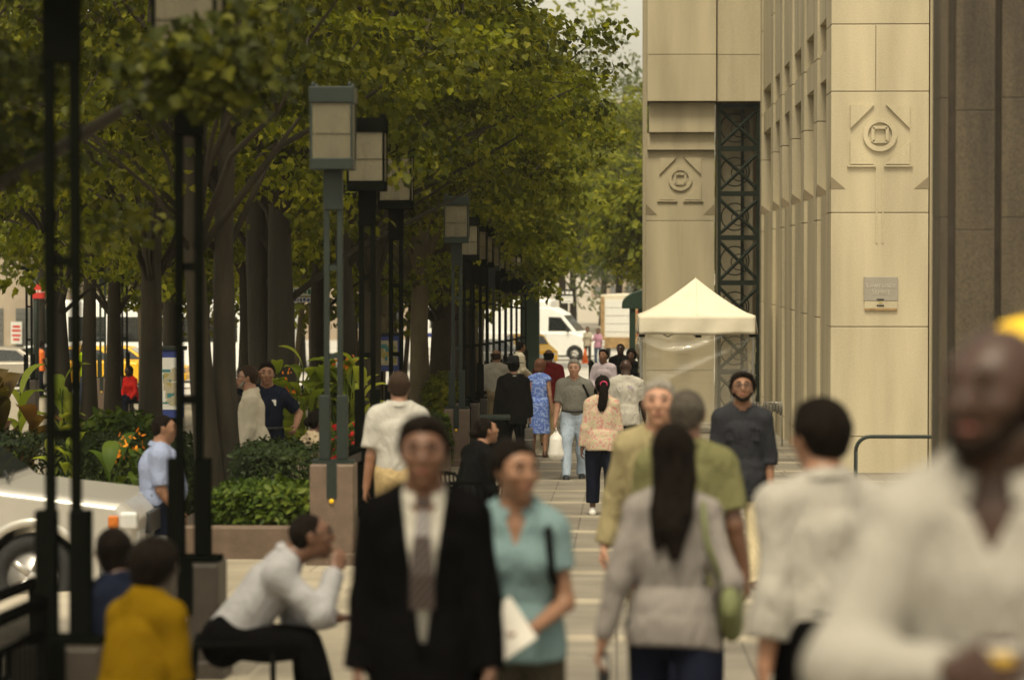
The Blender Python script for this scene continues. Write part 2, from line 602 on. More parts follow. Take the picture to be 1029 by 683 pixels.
    base = Matrix.Rotation(yw + R(yaw_t), 3, 'Z') @ Matrix.Rotation(-pt, 3, 'X')
    HM = np.array(base)
    s0 = s; s = s * 1.06; s1 = s
    def hp_(x, y, z, s=s): return Hd + HM @ (npv(x, y, z) * s)
    hx = HM @ npv(1, 0, 0)
    wf = .95 if fem else 1.0
    hdl = [Lf([hp_(0, -.012, .020), hp_(0, -.004, .028)], [.078 * s * wf, .076 * s * wf], [.094 * s, .092 * s], hx, k=.02),
           Lf([hp_(0, .022, .005), hp_(0, .030, -.05), hp_(0, .050, -.092)], [.066 * s * wf, .057 * s * wf, .030 * s * wf], [.070 * s, .060 * s, .034 * s], hx, k=.03),
           Lf([hp_(0, .086, .022), hp_(0, .104, -.018), hp_(0, .100, -.026)], [.009 * s, .013 * s, .016 * s], None, hx, k=.014),
           Lf([hp_(-.034, .078, .034), hp_(0, .086, .036), hp_(.034, .078, .034)], .011 * s, .010 * s, hx, k=.016),
           Lf([hp_(-.016, .087, -.053), hp_(.016, .087, -.053)], .008 * s, None, hx, k=.008),
           Lf([hp_(-.013, .085, -.062), hp_(.013, .085, -.062)], .009 * s, None, hx, k=.008),
           Lf([hp_(-.045, .062, -.018), hp_(.045, .062, -.018)], .02 * s, .022 * s, hx, k=.02)]
    for sg in (-1, 1):
        hdl.append(Lf([hp_(sg * .078 * wf, -.012, .018), hp_(sg * .074 * wf, -.004, -.024)], [.010 * s, .009 * s], [.024 * s, .015 * s], hx, k=.008))
    nr = (.052 if fem else .061) * s * (.6 + .4 * b)
    neck = Lf([Nb - U * .05 * s, Nb + U * .02 * s, hp_(0, -.018, -.06)], [nr * 1.15, nr, nr * .95], None, hx, k=.03)
    def sock(X, Y, Z):
        o = None
        for sg in (-1, 1):
            c = hp_(sg * .031, .1035, .012)
            q = np.sqrt((X - c[0]) ** 2 + (Y - c[1]) ** 2 + (Z - c[2]) ** 2) - .0145 * s1
            o = q if o is None else np.minimum(o, q)
        return o
    s = s0
    prims = tz + traps + [x for l in legl for x in [l]] + feet + [x for a in arml for x in a] + [neck] + hdl + [x for hl in hands for x in hl]
    if loc is None: loc = spot(px, d)
    body = sdf_obj('person', prims, h, skin, None)
    body.location = Vector(loc) + Vector((0, 0, zoff)); body.rotation_euler = (0, 0, R(head))
    tag(body, label, cat, group)
    J['hp'] = hp_; J['s'] = s; J['HM'] = HM; J['body'] = body; J['legs'] = lg; J['torso'] = torso
    # ---- clothes
    if bot:
        kind = bot.get('kind', 'trousers'); off = bot.get('off', .012) * s
        wz = bot.get('waist', .10) * s
        _t = (top[-1] if isinstance(top, (list, tuple)) else top) or {}
        if _t.get('hem', .10) > .04 and kind == 'trousers': wz = .015 * s
        if kind == 'trousers':
            ll = []
            for (hp, kn, an, a2) in lg:
                T1 = kn - hp; T2 = an - kn
                e = an + unit(T2) * bot.get('len', .025) * s
                w = bot.get('wide', 1.0)
                r0 = [.090 * b, .083 * b * (.5 + .5 * w), .068 * w, .066 * w, .062 * w, .062 * w]
                if fem and w < 1.0: r0 = [.094 * b, .082 * b, .061, .062, .050, .048]
                ll.append(Lf([hp + npv(0, 0, .02 * s), hp + T1 * .5, kn, kn + T2 * .35, kn + T2 * .8, e], [x * s + off * .4 for x in r0], [x * 1.06 * s + off * .4 for x in r0], Xv, k=.045 * s, clip=[(e, unit(T2))] + ([(P + U * wz, U)] if seatz is None else [])))
            wc = [(P + U * wz, U)]
            hips = Lf([P - U * .02 * s, P + U * .06 * s, P + U * .16 * s + Fv * bl * .5], [ta[0] * s + off, ta[1] * s + off, ta[2] * s + off * 1.3], [tb[0] * s + off, tb[1] * s + off, tb[2] * s + off * 1.3], Xv, k=.05 * s, clip=wc)
            bt = Lf([P - Fv * .045 * s - U * .01 * s + Xv * .06 * s], .085 * s * b, .08 * s * b, Xv, k=.05 * s)
            bt2 = Lf([P - Fv * .045 * s - U * .01 * s - Xv * .06 * s], .085 * s * b, .08 * s * b, Xv, k=.05 * s)
            sdf_obj(bot.get('name', 'trousers'), [hips, bt, bt2] + ll, h, bot['mat'], body, fold=.011, seed=sd + 5)
        else:
            kz = bot.get('hem', .5) * s
            mid = (lg[0][1] + lg[1][1]) / 2
            end = P + unit(mid - P) * kz
            sk = Lf([P + U * .14 * s, P + U * .05 * s, P + (end - P) * .5, end + (end - P) * .05], [ta[2] * s + off, ta[1] * s + off * 1.5, .185 * s, .20 * s], [tb[2] * s + off, tb[1] * s + off * 1.5, .15 * s, .165 * s], Xv, k=.04)
            sdf_obj('skirt', [sk], h, bot['mat'], body, fold=.012, seed=sd + 5, cuts=[(P + U * wz, U), (end, unit(end - P))])
    if belt:
        pts = []
        cz = P + U * .095 * s + Fv * bl * .35
        for i in range(25):
            a = 2 * math.pi * i / 24
            pts.append(cz + Xv * math.cos(a) * (ta[1] * .95 * s + .017) + Fv * math.sin(a) * (tb[1] * .97 * s + bl * .35 + .017))
        MB().tube(pts, .018 * s, 6).build('belt', belt, body, True)
    def top_mesh(t, name):
        off = t.get('off', .012) * s
        hem = t.get('hem', .10) * s
        ps = [torso.grow(off)]
        a_ = list(ps[0].a); b_ = list(ps[0].b)
        lo = t.get('loose', .5)
        for i in (2, 3):
            a_[i] = a_[i] + lo * max(0, max(ta[1], ta[4]) * s + off - a_[i]) * .9
            b_[i] = b_[i] + lo * max(0, max(tb[1], tb[4]) * s + off - b_[i]) * .7
        fl = t.get('flare', 0) * s
        pts = [P - U * (hem + .06 * s), P - U * min(hem, .02 * s)] + list(torso.p[1:])
        pa = [a_[1] + fl + .004, a_[1] + fl * .5] + a_[1:]; pb = [b_[1] + fl + .004, b_[1] + fl * .5] + b_[1:]
        if hem > .04:
            pa[2] = max(pa[2], .188 * s * (.6 + .4 * b)); pb[2] = max(pb[2], .150 * s * b)
            pa[0] = max(pa[0], .205 * s * (.6 + .4 * b)); pa[1] = max(pa[1], .200 * s * (.6 + .4 * b)); pb[0] = max(pb[0], .172 * s * b); pb[1] = max(pb[1], .168 * s * b)
        elif t.get('tuck', True):
            pa[0] = pa[1] = ta[0] * .9 * s; pb[0] = pb[1] = tb[0] * .88 * s
        ps = [Lf(pts, pa, pb, Xv, k=.05 * s, clip=[(P - U * hem, -U)])]
        for q in tz[1:]: ps.append(q.grow(off * .6))
        for q in traps: ps.append(q.grow(off))
        sl = t.get('sleeve', 2)
        for i_, (ua, fa) in enumerate(arml):
            tk = t.get('sloose', .010) * s * .6
            shp, ebp = ua.p[0], ua.p[2]
            if sl <= 1:
                e = shp + (ebp - shp) * sl; n_ = unit(ebp - shp)
                ps.append(ua.grow(off + tk, clip=[(e, n_)], k=.04 * s))
            else:
                ps.append(ua.grow(off + tk * .8, k=.04 * s))
                fr = sl - 1
                wr_ = fa.p[2]; e = ebp + (wr_ - ebp) * fr + unit(wr_ - ebp) * .012 * (fr > .95); n_ = unit(wr_ - ebp)
                g = fa.grow(off * .8 + tk, clip=[(e, n_)], k=.03 * s)
                g.p.append(wr_ + n_ * .03); g.a.append(g.a[-1] * 1.05); g.b.append(g.b[-1] * 1.1)
                ps.append(g)
        subs = []
        op = t.get('open')
        if op:
            lowu, wide, ax = op
            def wedge(X, Y, Z):
                rx, ry, rz = X - P[0], Y - P[1], Z - P[2]
                u = rx * U[0] + ry * U[1] + rz * U[2]; f_ = rx * Fv[0] + ry * Fv[1] + rz * Fv[2]
                xx = rx * Xv[0] + ry * Xv[1] + rz * Xv[2]
                return np.maximum((np.abs(xx) - wide * s * (u - lowu * s) / (.545 * s - lowu * s)) * .9, ax * s - f_)
            subs.append(wedge)
        nk = t.get('neck', .3)
        np_ = Nb + U * (t.get('neckup', .012) + .006) * s + Fv * .03; nn_ = unit(U + Fv * nk); nr2 = nr * 1.08 + t.get('neckr', .010) * s
        def neckhole(X, Y, Z):
            rx, ry, rz = X - Nb[0], Y - Nb[1], Z - Nb[2]
            u = rx * U[0] + ry * U[1] + rz * U[2]
            q = np.sqrt(np.maximum(rx * rx + ry * ry + rz * rz - u * u, 0)) - nr2
            pl = -((X - np_[0]) * nn_[0] + (Y - np_[1]) * nn_[1] + (Z - np_[2]) * nn_[2])
            return np.maximum(q, pl)
        subs.append(neckhole)
        cuts = []
        return sdf_obj(name, ps, h, t['mat'], body, fold=t.get('fold', .007) * 1.7, seed=sd + t.get('sd', 1), sub=subs, cuts=cuts)
    tops = top if isinstance(top, (list, tuple)) else ([top] if top else [])
    for t in tops:
        so = top_mesh(t, t.get('name', 'shirt'))
        if t.get('collar'):
            pts = []
            g = t.get('collar')
            cr = g.get('r', 1.0)
            for i in range(21):
                a = R(-68 + 316 * i / 20) + math.pi / 2 + R(52) - R(52)
                a = math.pi / 2 + R(22) + R(316) * i / 20
                fr = math.sin(a)
                pts.append(Nb + U * (.022 - .030 * fr * (1 if fr > 0 else .25)) * s - Fv * .004 + Xv * math.cos(a) * (nr + .012 * s) * cr + Fv * fr * (nr + .014 * s) * cr)
            mb = MB()
            rings = []
            for i, p in enumerate(pts):
                rad = unit(p - (Nb + U * np.dot(p - Nb, U)))
                hh = .021 * s * g.get('h', 1)
                rings.append([p + U * hh + rad * -.002, p + U * hh + rad * .006, p - U * hh * .9 + rad * .024 * s, p - U * hh * .9 + rad * .012 * s])
            mb.loft(rings)
            mb.build('collar', g.get('mat', t['mat']), so, False)
    # ---- shoes
    if shoe:
        for pr in shoes:
            sdf_obj('shoe', pr, max(h * .8, .009), shoe, body)
    # ---- hair
    s = s1
    if hair and hairstyle != 'bald':
        g = {'short': .015, 'crop': .006, 'thick': .022, 'fringe': .004}.get(hairstyle, .014) * s
        sk = [hdl[0].grow(g), ]
        n1 = HM @ npv(0, -.58, .80)
        c1 = hp_(0, .060, .056) if hairstyle != 'balding' else hp_(0, .02, .03)
        cuts = [(c1, -unit(n1))]
        ex = []
        if hairstyle in ('short', 'thick', 'crop'):
            ex.append(Lf([hp_(0, -.05, .02), hp_(0, -.062, -.035)], [.070 * s * wf + g * .6, .055 * s + g * .4], [.05 * s + g * .5, .032 * s + g * .4], hx, k=.03))
        if hairstyle in ('short', 'thick'):
            ex.append(Lf([hp_(-.02, .036, .082), hp_(.015, .0, .094), hp_(0, -.045, .080)], [.052 * s, .058 * s, .055 * s], [.030 * s, .028 * s, .034 * s], hx, k=.03))
        if hairstyle == 'long':
            ex += [Lf([hp_(0, -.05, .04), hp_(0, -.085, -.08), Nb - Fv * .085 * s - U * .04 * s, Nb - Fv * .12 * s + Xv * .012 - U * .13 * s, Nb - Fv * .13 * s + Xv * .02 - U * .23 * s], [.076 * s, .080 * s, .064 * s, .050 * s, .016 * s], [.06 * s, .05 * s, .04 * s, .035 * s, .012 * s], hx, k=.03), Lf([hp_(.04, -.06, -.04), Nb - Fv * .10 * s + Xv * .05 * s - U * .08 * s, Nb - Fv * .13 * s + Xv * .02 * s - U * .24 * s], [.04 * s, .035 * s, .01 * s], None, hx, k=.02), Lf([hp_(-.05, -.05, -.04), Nb - Fv * .09 * s - Xv * .055 * s - U * .06 * s, Nb - Fv * .12 * s - Xv * .045 * s - U * .20 * s], [.04 * s, .032 * s, .008 * s], None, hx, k=.02)]
        if hairstyle == 'pony':
            ex += [Lf([hp_(0, -.08, .03), hp_(0, -.125, .02), hp_(0, -.14, -.07), Nb - Fv * .12 * s - U * .09 * s, Nb - Fv * .125 * s - U * .17 * s], [.045 * s, .028 * s, .045 * s, .040 * s, .012 * s], [.035 * s, .028 * s, .034 * s, .03 * s, .01 * s], hx, k=.02),
                   Lf([hp_(0, -.055, .0), hp_(0, -.05, -.05)], [.072 * s, .055 * s], [.04 * s, .03 * s], hx, k=.03)]
        if hairstyle == 'bun':
            ex += [Lf([hp_(0, -.115, .0)], .048 * s, .045 * s, hx, k=.015), Lf([hp_(0, -.055, .0), hp_(0, -.05, -.045)], [.074 * s, .055 * s], [.04 * s, .03 * s], hx, k=.03)]
        if hairstyle == 'bob':
            ex += [Lf([hp_(0, -.035, .03), hp_(0, -.045, -.06)], [.088 * s, .085 * s], [.072 * s, .06 * s], hx, k=.03)]
        if hairstyle == 'afro':
            sk = [hdl[0].grow(.035 * s)]
            ex += [Lf([hp_(0, -.05, .03), hp_(0, -.055, -.03)], [.105 * s, .09 * s], [.08 * s, .06 * s], hx, k=.03)]
        if hairstyle == 'balding':
            cuts = [(hp_(0, 0, .052), HM @ npv(0, 0, 1)), (hp_(0, .02, 0), HM @ npv(0, .9, .3))]
            ex.append(Lf([hp_(0, -.05, .02), hp_(0, -.062, -.035)], [.072 * s * wf, .056 * s], [.05 * s, .034 * s], hx, k=.03))
            sdf_obj('hair', sk + ex, min(h, .011), hair, body, fold=.003, seed=sd + 9, cuts=cuts)
        else:
            long_ = hairstyle in ('long', 'bob', 'afro')
            ys_ = [-.2, -.05, -.035, -.018, .002, .020, .026, .042, .056, .068, .085, .2]
            zs_ = [-.30, -.30, -.075, -.005, .006, -.018, .012, .046, .074, .086, .090, .090]
            if hairstyle in ('long', 'bob'): zs_ = [-.9, -.9, -.9, -.9, -.10, -.06, .0, .038, .068, .082, .088, .088]
            if hairstyle == 'afro': zs_ = [-.9, -.9, -.09, -.05, -.03, -.02, .0, .035, .06, .073, .079, .079]
            gg = g
            def hl_(X, Y, Z):
                q = (X - Hd[0], Y - Hd[1], Z - Hd[2])
                y_ = (q[0] * HM[0, 1] + q[1] * HM[1, 1] + q[2] * HM[2, 1]) / s
                z_ = (q[0] * HM[0, 2] + q[1] * HM[1, 2] + q[2] * HM[2, 2]) / s
                x_ = (q[0] * HM[0, 0] + q[1] * HM[1, 0] + q[2] * HM[2, 0]) / s
                zl = np.interp(y_, ys_, zs_) + .005 * np.sin(x_ * 130 + 2 * np.sin(y_ * 160)) + .004 * np.sin(x_ * 290 + y_ * 200)
                return (z_ - zl) * s
            def faceside(X, Y, Z): return hl_(X, Y, Z)
            def taper(X, Y, Z): return np.clip(1 - hl_(X, Y, Z) / (.030 * s), 0, 1) * gg * .75
            sdf_obj('hair', sk + ex, min(h, .009), hair, body, fold=.007 if hairstyle in ('short', 'crop') else .013, seed=sd + 9, sub=[faceside], add=taper)
    if beard:
        bl_ = [Lf([hp_(-.056, .035, -.045), hp_(-.03, .066, -.088), hp_(0, .078, -.102), hp_(.03, .066, -.088), hp_(.056, .035, -.045)], .020 * s, .017 * s, hx, k=.01),
               Lf([hp_(-.026, .09, -.045), hp_(.026, .09, -.045)], .008 * s, .007 * s, hx, k=.01)]
        sdf_obj('beard', bl_, min(h, .011), beard, body, fold=.003, seed=3)
    if face:
        if eyes:
            for sg in (-1, 1):
                e = MB().ball((0, 0, 0), (.0150 * s, .0085 * s, .0075 * s), 12, 8).build('eye', MT['eye'], body, True)
                e.location = Vector(hp_(sg * .031, .0830, .012)); e.rotation_euler = (0, 0, yw + R(yaw_t) - sg * .3)
                ii = MB().ball((0, .0050 * s, 0), (.0055 * s, .005 * s, .0055 * s), 10, 6).build('iris', MT['iris'], e, True)
        if hair:
            for sg in (-1, 1):
                MB().tube([hp_(sg * .014, .0935, .036), hp_(sg * .032, .0915, .041), hp_(sg * .048, .080, .036)], [.004 * s, .0045 * s, .003 * s], 6).build('eyebrow', hair if hairstyle != 'balding' else MT['hair_brown'], body, True)
        MB().tube([hp_(-.022, .0890, -.0575), hp_(-.008, .0945, -.0572), hp_(.008, .0945, -.0572), hp_(.022, .0890, -.0575)], [.002 * s, .0048 * s, .0048 * s, .002 * s], 6).build('lips', MT['lips'], body, True)
    if glasses:
        g = MB()
        for sg in (-1, 1):
            c = (sg * .033, .104, .008)
            ring = [hp_(c[0] + .024 * math.cos(a), c[1] - .004 * abs(math.cos(a)), c[2] + .018 * math.sin(a)) for a in [2 * math.pi * i / 16 for i in range(17)]]
            g.tube(ring, .0032 * s, 6, False)
            g.tube([hp_(sg * .056, .098, .012), hp_(sg * .079, .04, .014), hp_(sg * .081, -.01, .012)], .002 * s, 6)
        g.tube([hp_(-.010, .106, .012), hp_(.010, .106, .012)], .002 * s, 6)
        g.build('glasses', glasses, body, True)
    if hat == 'fedora':
        up = HM @ npv(0, 0, 1)
        m4 = Matrix.Translation(Vector(hp_(0, -.005, .055))) @ Matrix([list(r_) for r_ in HM]).to_4x4() @ Matrix.Diagonal((1, 1.12, 1, 1))
        MB().lathe([(.088 * s, .0), (.155 * s, .004), (.158 * s, .010), (.092 * s, .012), (.088 * s, .05 * s), (.080 * s, .10 * s), (.06 * s, .115 * s), (.03 * s, .108 * s), (.004, .104 * s)], 28, m4).build('hat', MT['black_felt'], body, True)
    if hat == 'cap':
        m4 = Matrix.Translation(Vector(hp_(0, -.005, .045))) @ Matrix([list(r_) for r_ in HM]).to_4x4() @ Matrix.Diagonal((1, 1.18, 1, 1))
        cp = MB().lathe([(.088 * s, -.01), (.090 * s, .02 * s), (.082 * s, .06 * s), (.058 * s, .088 * s), (.02 * s, .1 * s), (.003, .101 * s)], 24, m4).build('cap', MT['cap_yellow'], body, True)
        m5 = Matrix.Translation(Vector(hp_(0, 0, .042))) @ Matrix([list(r_) for r_ in HM]).to_4x4()
        rings = []
        for i in range(9):
            a = math.pi * i / 8
            x = .078 * math.cos(a) * s
            yo = (.085 + .085 * math.sin(a)) * s
            yi = (.075 * math.sin(a) + .02) * s
            zz = -.012 * math.sin(a) - .012 * abs(math.cos(a))
            rings.append([m5 @ Vector((x, yi, .0)), m5 @ Vector((x, yo, zz)), m5 @ Vector((x, yo, zz + .005)), m5 @ Vector((x, yi, .006))])
        MB().loft(rings).build('brim', MT['cap_yellow'], cp, True)
    return body, J
# ------------------------------------------------------------------ materials table
MT = {}
def K(n, *a, **k): MT[n] = M(n, *a, **k)
K('eye', (.055, .042, .034), .7, .02, spec=.05); K('iris', (.012, .008, .006), .6, .1, spec=.05)
K('lips', (.26, .085, .065), .5, .1)
K('hair_black', (.008, .006, .0045), .6, .6, 70, .8, 90, spec=.02, stretch=(1, 1, .18)); K('hair_brown', (.028, .016, .009), .7, .3, 60, .3, spec=.12)
K('hair_grey', (.20, .18, .15), .7, .5, 70, .8, 90, spec=.1, stretch=(1, 1, .3)); K('hair_salt', (.060, .051, .040), .7, .5, 70, .8, 90, spec=.1, stretch=(1, 1, .3)); K('hair_red', (.10, .035, .015), .5, .3, 60, .3)
K('skin_light', (.34, .18, .115), .5, .10, 12, .05, 300); K('skin_tan', (.225, .112, .064), .5, .10, 12, .05, 300)
K('skin_olive', (.20, .10, .056), .5, .1, 12, .05, 300)
K('skin_brown', (.105, .048, .026), .45, .1, 12, .05, 300); K('skin_dark', (.042, .019, .011), .42, .1, 12, .05, 300); K('skin_deep', (.022, .011, .007), .4, .1, 12, .05, 300)
def cloth(n, c, rough=.9, var=.07, **k): K(n, c, rough, var, 5, .12, 260, spec=.0, wrinkle=.30, fine=(420, .06), **k)
cloth('white_cotton', (.385, .36, .31)); cloth('shaded_white', (.29, .272, .238)); cloth('cream_cotton', (.52, .47, .36)); cloth('offwhite_polo', (.36, .345, .31))  # the second white is white_cotton with shade put into its colour
cloth('police_blue', (.22, .255, .37)); cloth('navy', (.010, .013, .024)); cloth('black_suit', (.0035, .0033, .0034)); cloth('dark_suit', (.010, .0095, .009)); cloth('black_cloth', (.006, .006, .006))
cloth('aqua_knit', (.14, .205, .21)); cloth('olive_trouser', (.055, .048, .034)); cloth('khaki_shirt', (.25, .21, .115)); cloth('sage_polo', (.125, .12, .056))
cloth('grey_knit', (.20, .18, .165)); cloth('dark_denim', (.010, .012, .022)); cloth('charcoal_shirt', (.026, .027, .031)); cloth('khaki_trouser', (.36, .27, .14))
cloth('light_khaki', (.50, .42, .27)); cloth('grey_polo', (.15, .145, .125)); cloth('light_denim', (.36, .43, .52), var=.18); cloth('maroon', (.13, .012, .014))
cloth('lavender', (.42, .36, .40)); cloth('mustard', (.125, .072, .003)); cloth('beige_shirt', (.38, .30, .20)); cloth('pale_blue_grey', (.27, .265, .27)); cloth('red_cloth', (.5, .02, .015))
cloth('pink_cloth', (.62, .33, .45)); cloth('mid_denim', (.10, .14, .22)); cloth('tan_trouser', (.30, .23, .14)); cloth('lime_vest', (.55, .8, .02))
K('shoe_black', (.008, .008, .008), .35, .1); K('shoe_brown', (.06, .028, .014), .4, .1); K('shoe_white', (.6, .58, .54), .6, .1); K('leather_black', (.008, .008, .008), .4, .15, 30, .2)
K('leather_tan', (.30, .20, .12), .5, .1); K('black_felt', (.008, .008, .008), .9, .1); K('cap_yellow', (.75, .46, .01), .6, .05); K('paper', (.62, .58, .52), .8, .04)
K('glasses', (.01, .01, .01), .25, .05, metal=.2); K('bag_green', (.11, .12, .045), .7, .15, 20)
K('plastic_white', (.72, .70, .64), .35, .06); K('case_grey', (.11, .10, .085), .45, .1, 10, .1); K('phone', (.02, .02, .022), .25, .05)
K('scrunchie', (.55, .03, .12), .7, .1)


def fabric_pattern(name, cols, scale=24, rough=.85, pos=(.42, .5, .6)):
    m, nt, bs = newmat(name); N = nt.nodes; L = nt.links
    tc = N.new('ShaderNodeTexCoord'); nz = N.new('ShaderNodeTexNoise'); nz.inputs['Scale'].default_value = scale; nz.inputs['Detail'].default_value = 3
    L.new(tc.outputs['Object'], nz.inputs[0]); rp = N.new('ShaderNodeValToRGB'); rp.color_ramp.interpolation = 'LINEAR'
    e = rp.color_ramp.elements; e[0].position = pos[0]; e[0].color = (*cols[0], 1); e[1].position = pos[2]; e[1].color = (*cols[2], 1)
    k = e.new(pos[1]); k.color = (*cols[1], 1)
    L.new(nz.outputs[0], rp.inputs[0]); L.new(rp.outputs[0], bs.inputs['Base Color']); bs.inputs['Roughness'].default_value = rough
    bs.inputs['Specular IOR Level'].default_value = .15
    MT[name] = m
fabric_pattern('blue_print', [(.08, .13, .40), (.12, .19, .48), (.26, .34, .58)], 26, pos=(.40, .52, .60))
fabric_pattern('floral_print', [(.40, .20, .17), (.46, .37, .27), (.36, .32, .20)], 30)
def stripe(name, c1, c2, sc, rot=(0, .7, 0)):
    m, nt, bs = newmat(name); N = nt.nodes; L = nt.links
    tc = N.new('ShaderNodeTexCoord'); mp = N.new('ShaderNodeMapping'); mp.inputs['Rotation'].default_value = rot; L.new(tc.outputs['Object'], mp.inputs[0])
    w = N.new('ShaderNodeTexWave'); w.inputs['Scale'].default_value = sc; w.bands_direction = 'X'; L.new(mp.outputs[0], w.inputs[0])
    rp = N.new('ShaderNodeValToRGB'); rp.color_ramp.elements[0].position = .62; rp.color_ramp.elements[1].position = .75
    rp.color_ramp.elements[0].color = (*c1, 1); rp.color_ramp.elements[1].color = (*c2, 1)
    L.new(w.outputs[0], rp.inputs[0]); L.new(rp.outputs[0], bs.inputs['Base Color']); bs.inputs['Roughness'].default_value = .5
    MT[name] = m
stripe('tie_stripe', (.014, .007, .008), (.07, .05, .042), 14)
K('tie_dark', (.02, .018, .02), .5, .1)

K('lamp_green', (.008, .015, .0105), .6, .15, 4, .1, 60, fine=(25, .12)); K('lamp_dark', (.004, .0048, .0035), .8, .2, 4, .1, 60, spec=.0)
K('rail_black', (.004, .0042, .0035), .8, .2, 5, spec=.0); K('granite_pink', (.125, .086, .060), .55, .14, 9, .05, 200, fine=(140, .35))
K('granite_dark', (.032, .025, .018), .5, .2, 9, .05, 200, fine=(120, .4)); K('steel_green', (.008, .013, .008), .6, .2, 5, spec=.2)
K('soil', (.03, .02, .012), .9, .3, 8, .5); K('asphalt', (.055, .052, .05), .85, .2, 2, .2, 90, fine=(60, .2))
K('asphalt_far', (.42, .40, .36), .8, .15, .4, .1, 60); K('concrete', (.34, .30, .235), .8, .12, 3, .1, 80)  # far asphalt set pale: sunlight on that road is put into its colour
K('bark', (.025, .019, .009), .9, .4, 5, .8, 22, stretch=(1, 1, .28)); K('bark_pale', (.085, .068, .036), .9, .3, 4, .7, 20, stretch=(1, 1, .35))
K('bark_dark', (.016, .0125, .006), .9, .35, 5, .8, 20, stretch=(1, 1, .28))
K('stone_chamfer', (.20, .16, .10), .8, .12, 4)
K('granite_column', (.058, .044, .026), .6, .45, 5, .2, 120, stretch=(1, 1, .12), fine=(90, .35))
K('tent_cloth', (.70, .64, .51), .7, .05, 3, .15, 5, spec=.2); K('awning_green', (.010, .030, .017), .6, .15, 3); K('alu', (.4, .4, .38), .35, .05, metal=.9)
K('car_white', (.85, .85, .82), .3, .03); K('car_silver', (.42, .40, .36), .28, .04, metal=.35); K('car_yellow', (.75, .42, .015), .3, .03); K('car_champagne', (.33, .30, .25), .3, .04, metal=.3)
K('car_glass', (.015, .018, .018), .06, .1, spec=.6); K('tyre', (.014, .014, .014), .8, .2); K('rim_metal', (.5, .48, .45), .3, .05, metal=.7); K('car_trim', (.02, .02, .02), .5, .1)
K('bumper_grey', (.10, .10, .095), .6, .1); K('lamp_orange', (.42, .12, .015), .25, .15, 30); K('lamp_red', (.5, .015, .01), .25, .03); K('lamp_clear', (.6, .6, .58), .12, .03, metal=.3)
K('truck_panel', (.62, .56, .44), .5, .08, 2); K('truck_rust', (.30, .19, .08), .7, .35, 4); K('blue_paint', (.03, .05, .22), .4, .1); K('sign_white', (.68, .67, .62), .5, .04)
K('sign_green', (.015, .16, .07), .5, .1); K('sign_red', (.55, .03, .02), .5, .1); K('sign_ink', (.02, .02, .02), .6, .1); K('map_tan', (.42, .37, .25), .6, .05, 5); K('map_olive', (.35, .29, .09), .6, .1, 9); K('map_teal', (.05, .19, .20), .6, .1)
K('plaque_grey', (.27, .245, .20), .6, .06); K('plaque_text', (.42, .39, .32), .6, .03); K('sign_blue', (.03, .07, .32), .5, .1)
K('wood_dark', (.04, .03, .02), .7, .3); K('shutter', (.13, .13, .12), .6, .1); K('brick_far', (.40, .33, .25), .8, .1, 1.5, .2, 10); K('win_dark', (.03, .035, .035), .2, .2); K('win_far', (.13, .13, .125), .3, .2)
K('tower_far', (.34, .27, .20), .8, .08, .3); K('cone_orange', (.75, .16, .02), .6, .05)


def stone_mat(name, col, joint_scale=None):
    m, nt, bs = newmat(name); N = nt.nodes; L = nt.links
    tc = N.new('ShaderNodeTexCoord')
    n1 = N.new('ShaderNodeTexNoise'); n1.inputs['Scale'].default_value = 1.1; n1.inputs['Detail'].default_value = 6
    mp = N.new('ShaderNodeMapping'); mp.inputs['Scale'].default_value = (1.6, 1.6, .22); L.new(tc.outputs['Object'], mp.inputs[0]); L.new(mp.outputs[0], n1.inputs[0])
    n2 = N.new('ShaderNodeTexNoise'); n2.inputs['Scale'].default_value = 45; n2.inputs['Detail'].default_value = 3; L.new(tc.outputs['Object'], n2.inputs[0])
    r1 = N.new('ShaderNodeMapRange'); r1.inputs[1].default_value = .3; r1.inputs[2].default_value = .7; r1.inputs[3].default_value = .78; r1.inputs[4].default_value = 1.12; L.new(n1.outputs[0], r1.inputs[0])
    r2 = N.new('ShaderNodeMapRange'); r2.inputs[1].default_value = .3; r2.inputs[2].default_value = .7; r2.inputs[3].default_value = .92; r2.inputs[4].default_value = 1.07; L.new(n2.outputs[0], r2.inputs[0])
    mu = N.new('ShaderNodeMath'); mu.operation = 'MULTIPLY'; ge = N.new('ShaderNodeNewGeometry'); r3 = N.new('ShaderNodeMapRange'); r3.inputs[3].default_value = .93; r3.inputs[4].default_value = 1.05; L.new(ge.outputs['Random Per Island'], r3.inputs[0])
    m0 = N.new('ShaderNodeMath'); m0.operation = 'MULTIPLY'; L.new(r3.outputs[0], m0.inputs[0]); L.new(r2.outputs[0], m0.inputs[1])
    L.new(r1.outputs[0], mu.inputs[0]); L.new(m0.outputs[0], mu.inputs[1])
    vm = N.new('ShaderNodeVectorMath'); vm.operation = 'SCALE'; vm.inputs[0].default_value = col; L.new(mu.outputs[0], vm.inputs['Scale'])
    L.new(vm.outputs[0], bs.inputs['Base Color']); bs.inputs['Roughness'].default_value = .8; bs.inputs['Specular IOR Level'].default_value = .25
    bp = N.new('ShaderNodeBump'); bp.inputs['Strength'].default_value = .12; bp.inputs['Distance'].default_value = .01; L.new(n2.outputs[0], bp.inputs['Height']); L.new(bp.outputs[0], bs.inputs['Normal'])
    MT[name] = m
stone_mat('limestone', (.45, .39, .265))
stone_mat('limestone_soft', (.41, .355, .24))


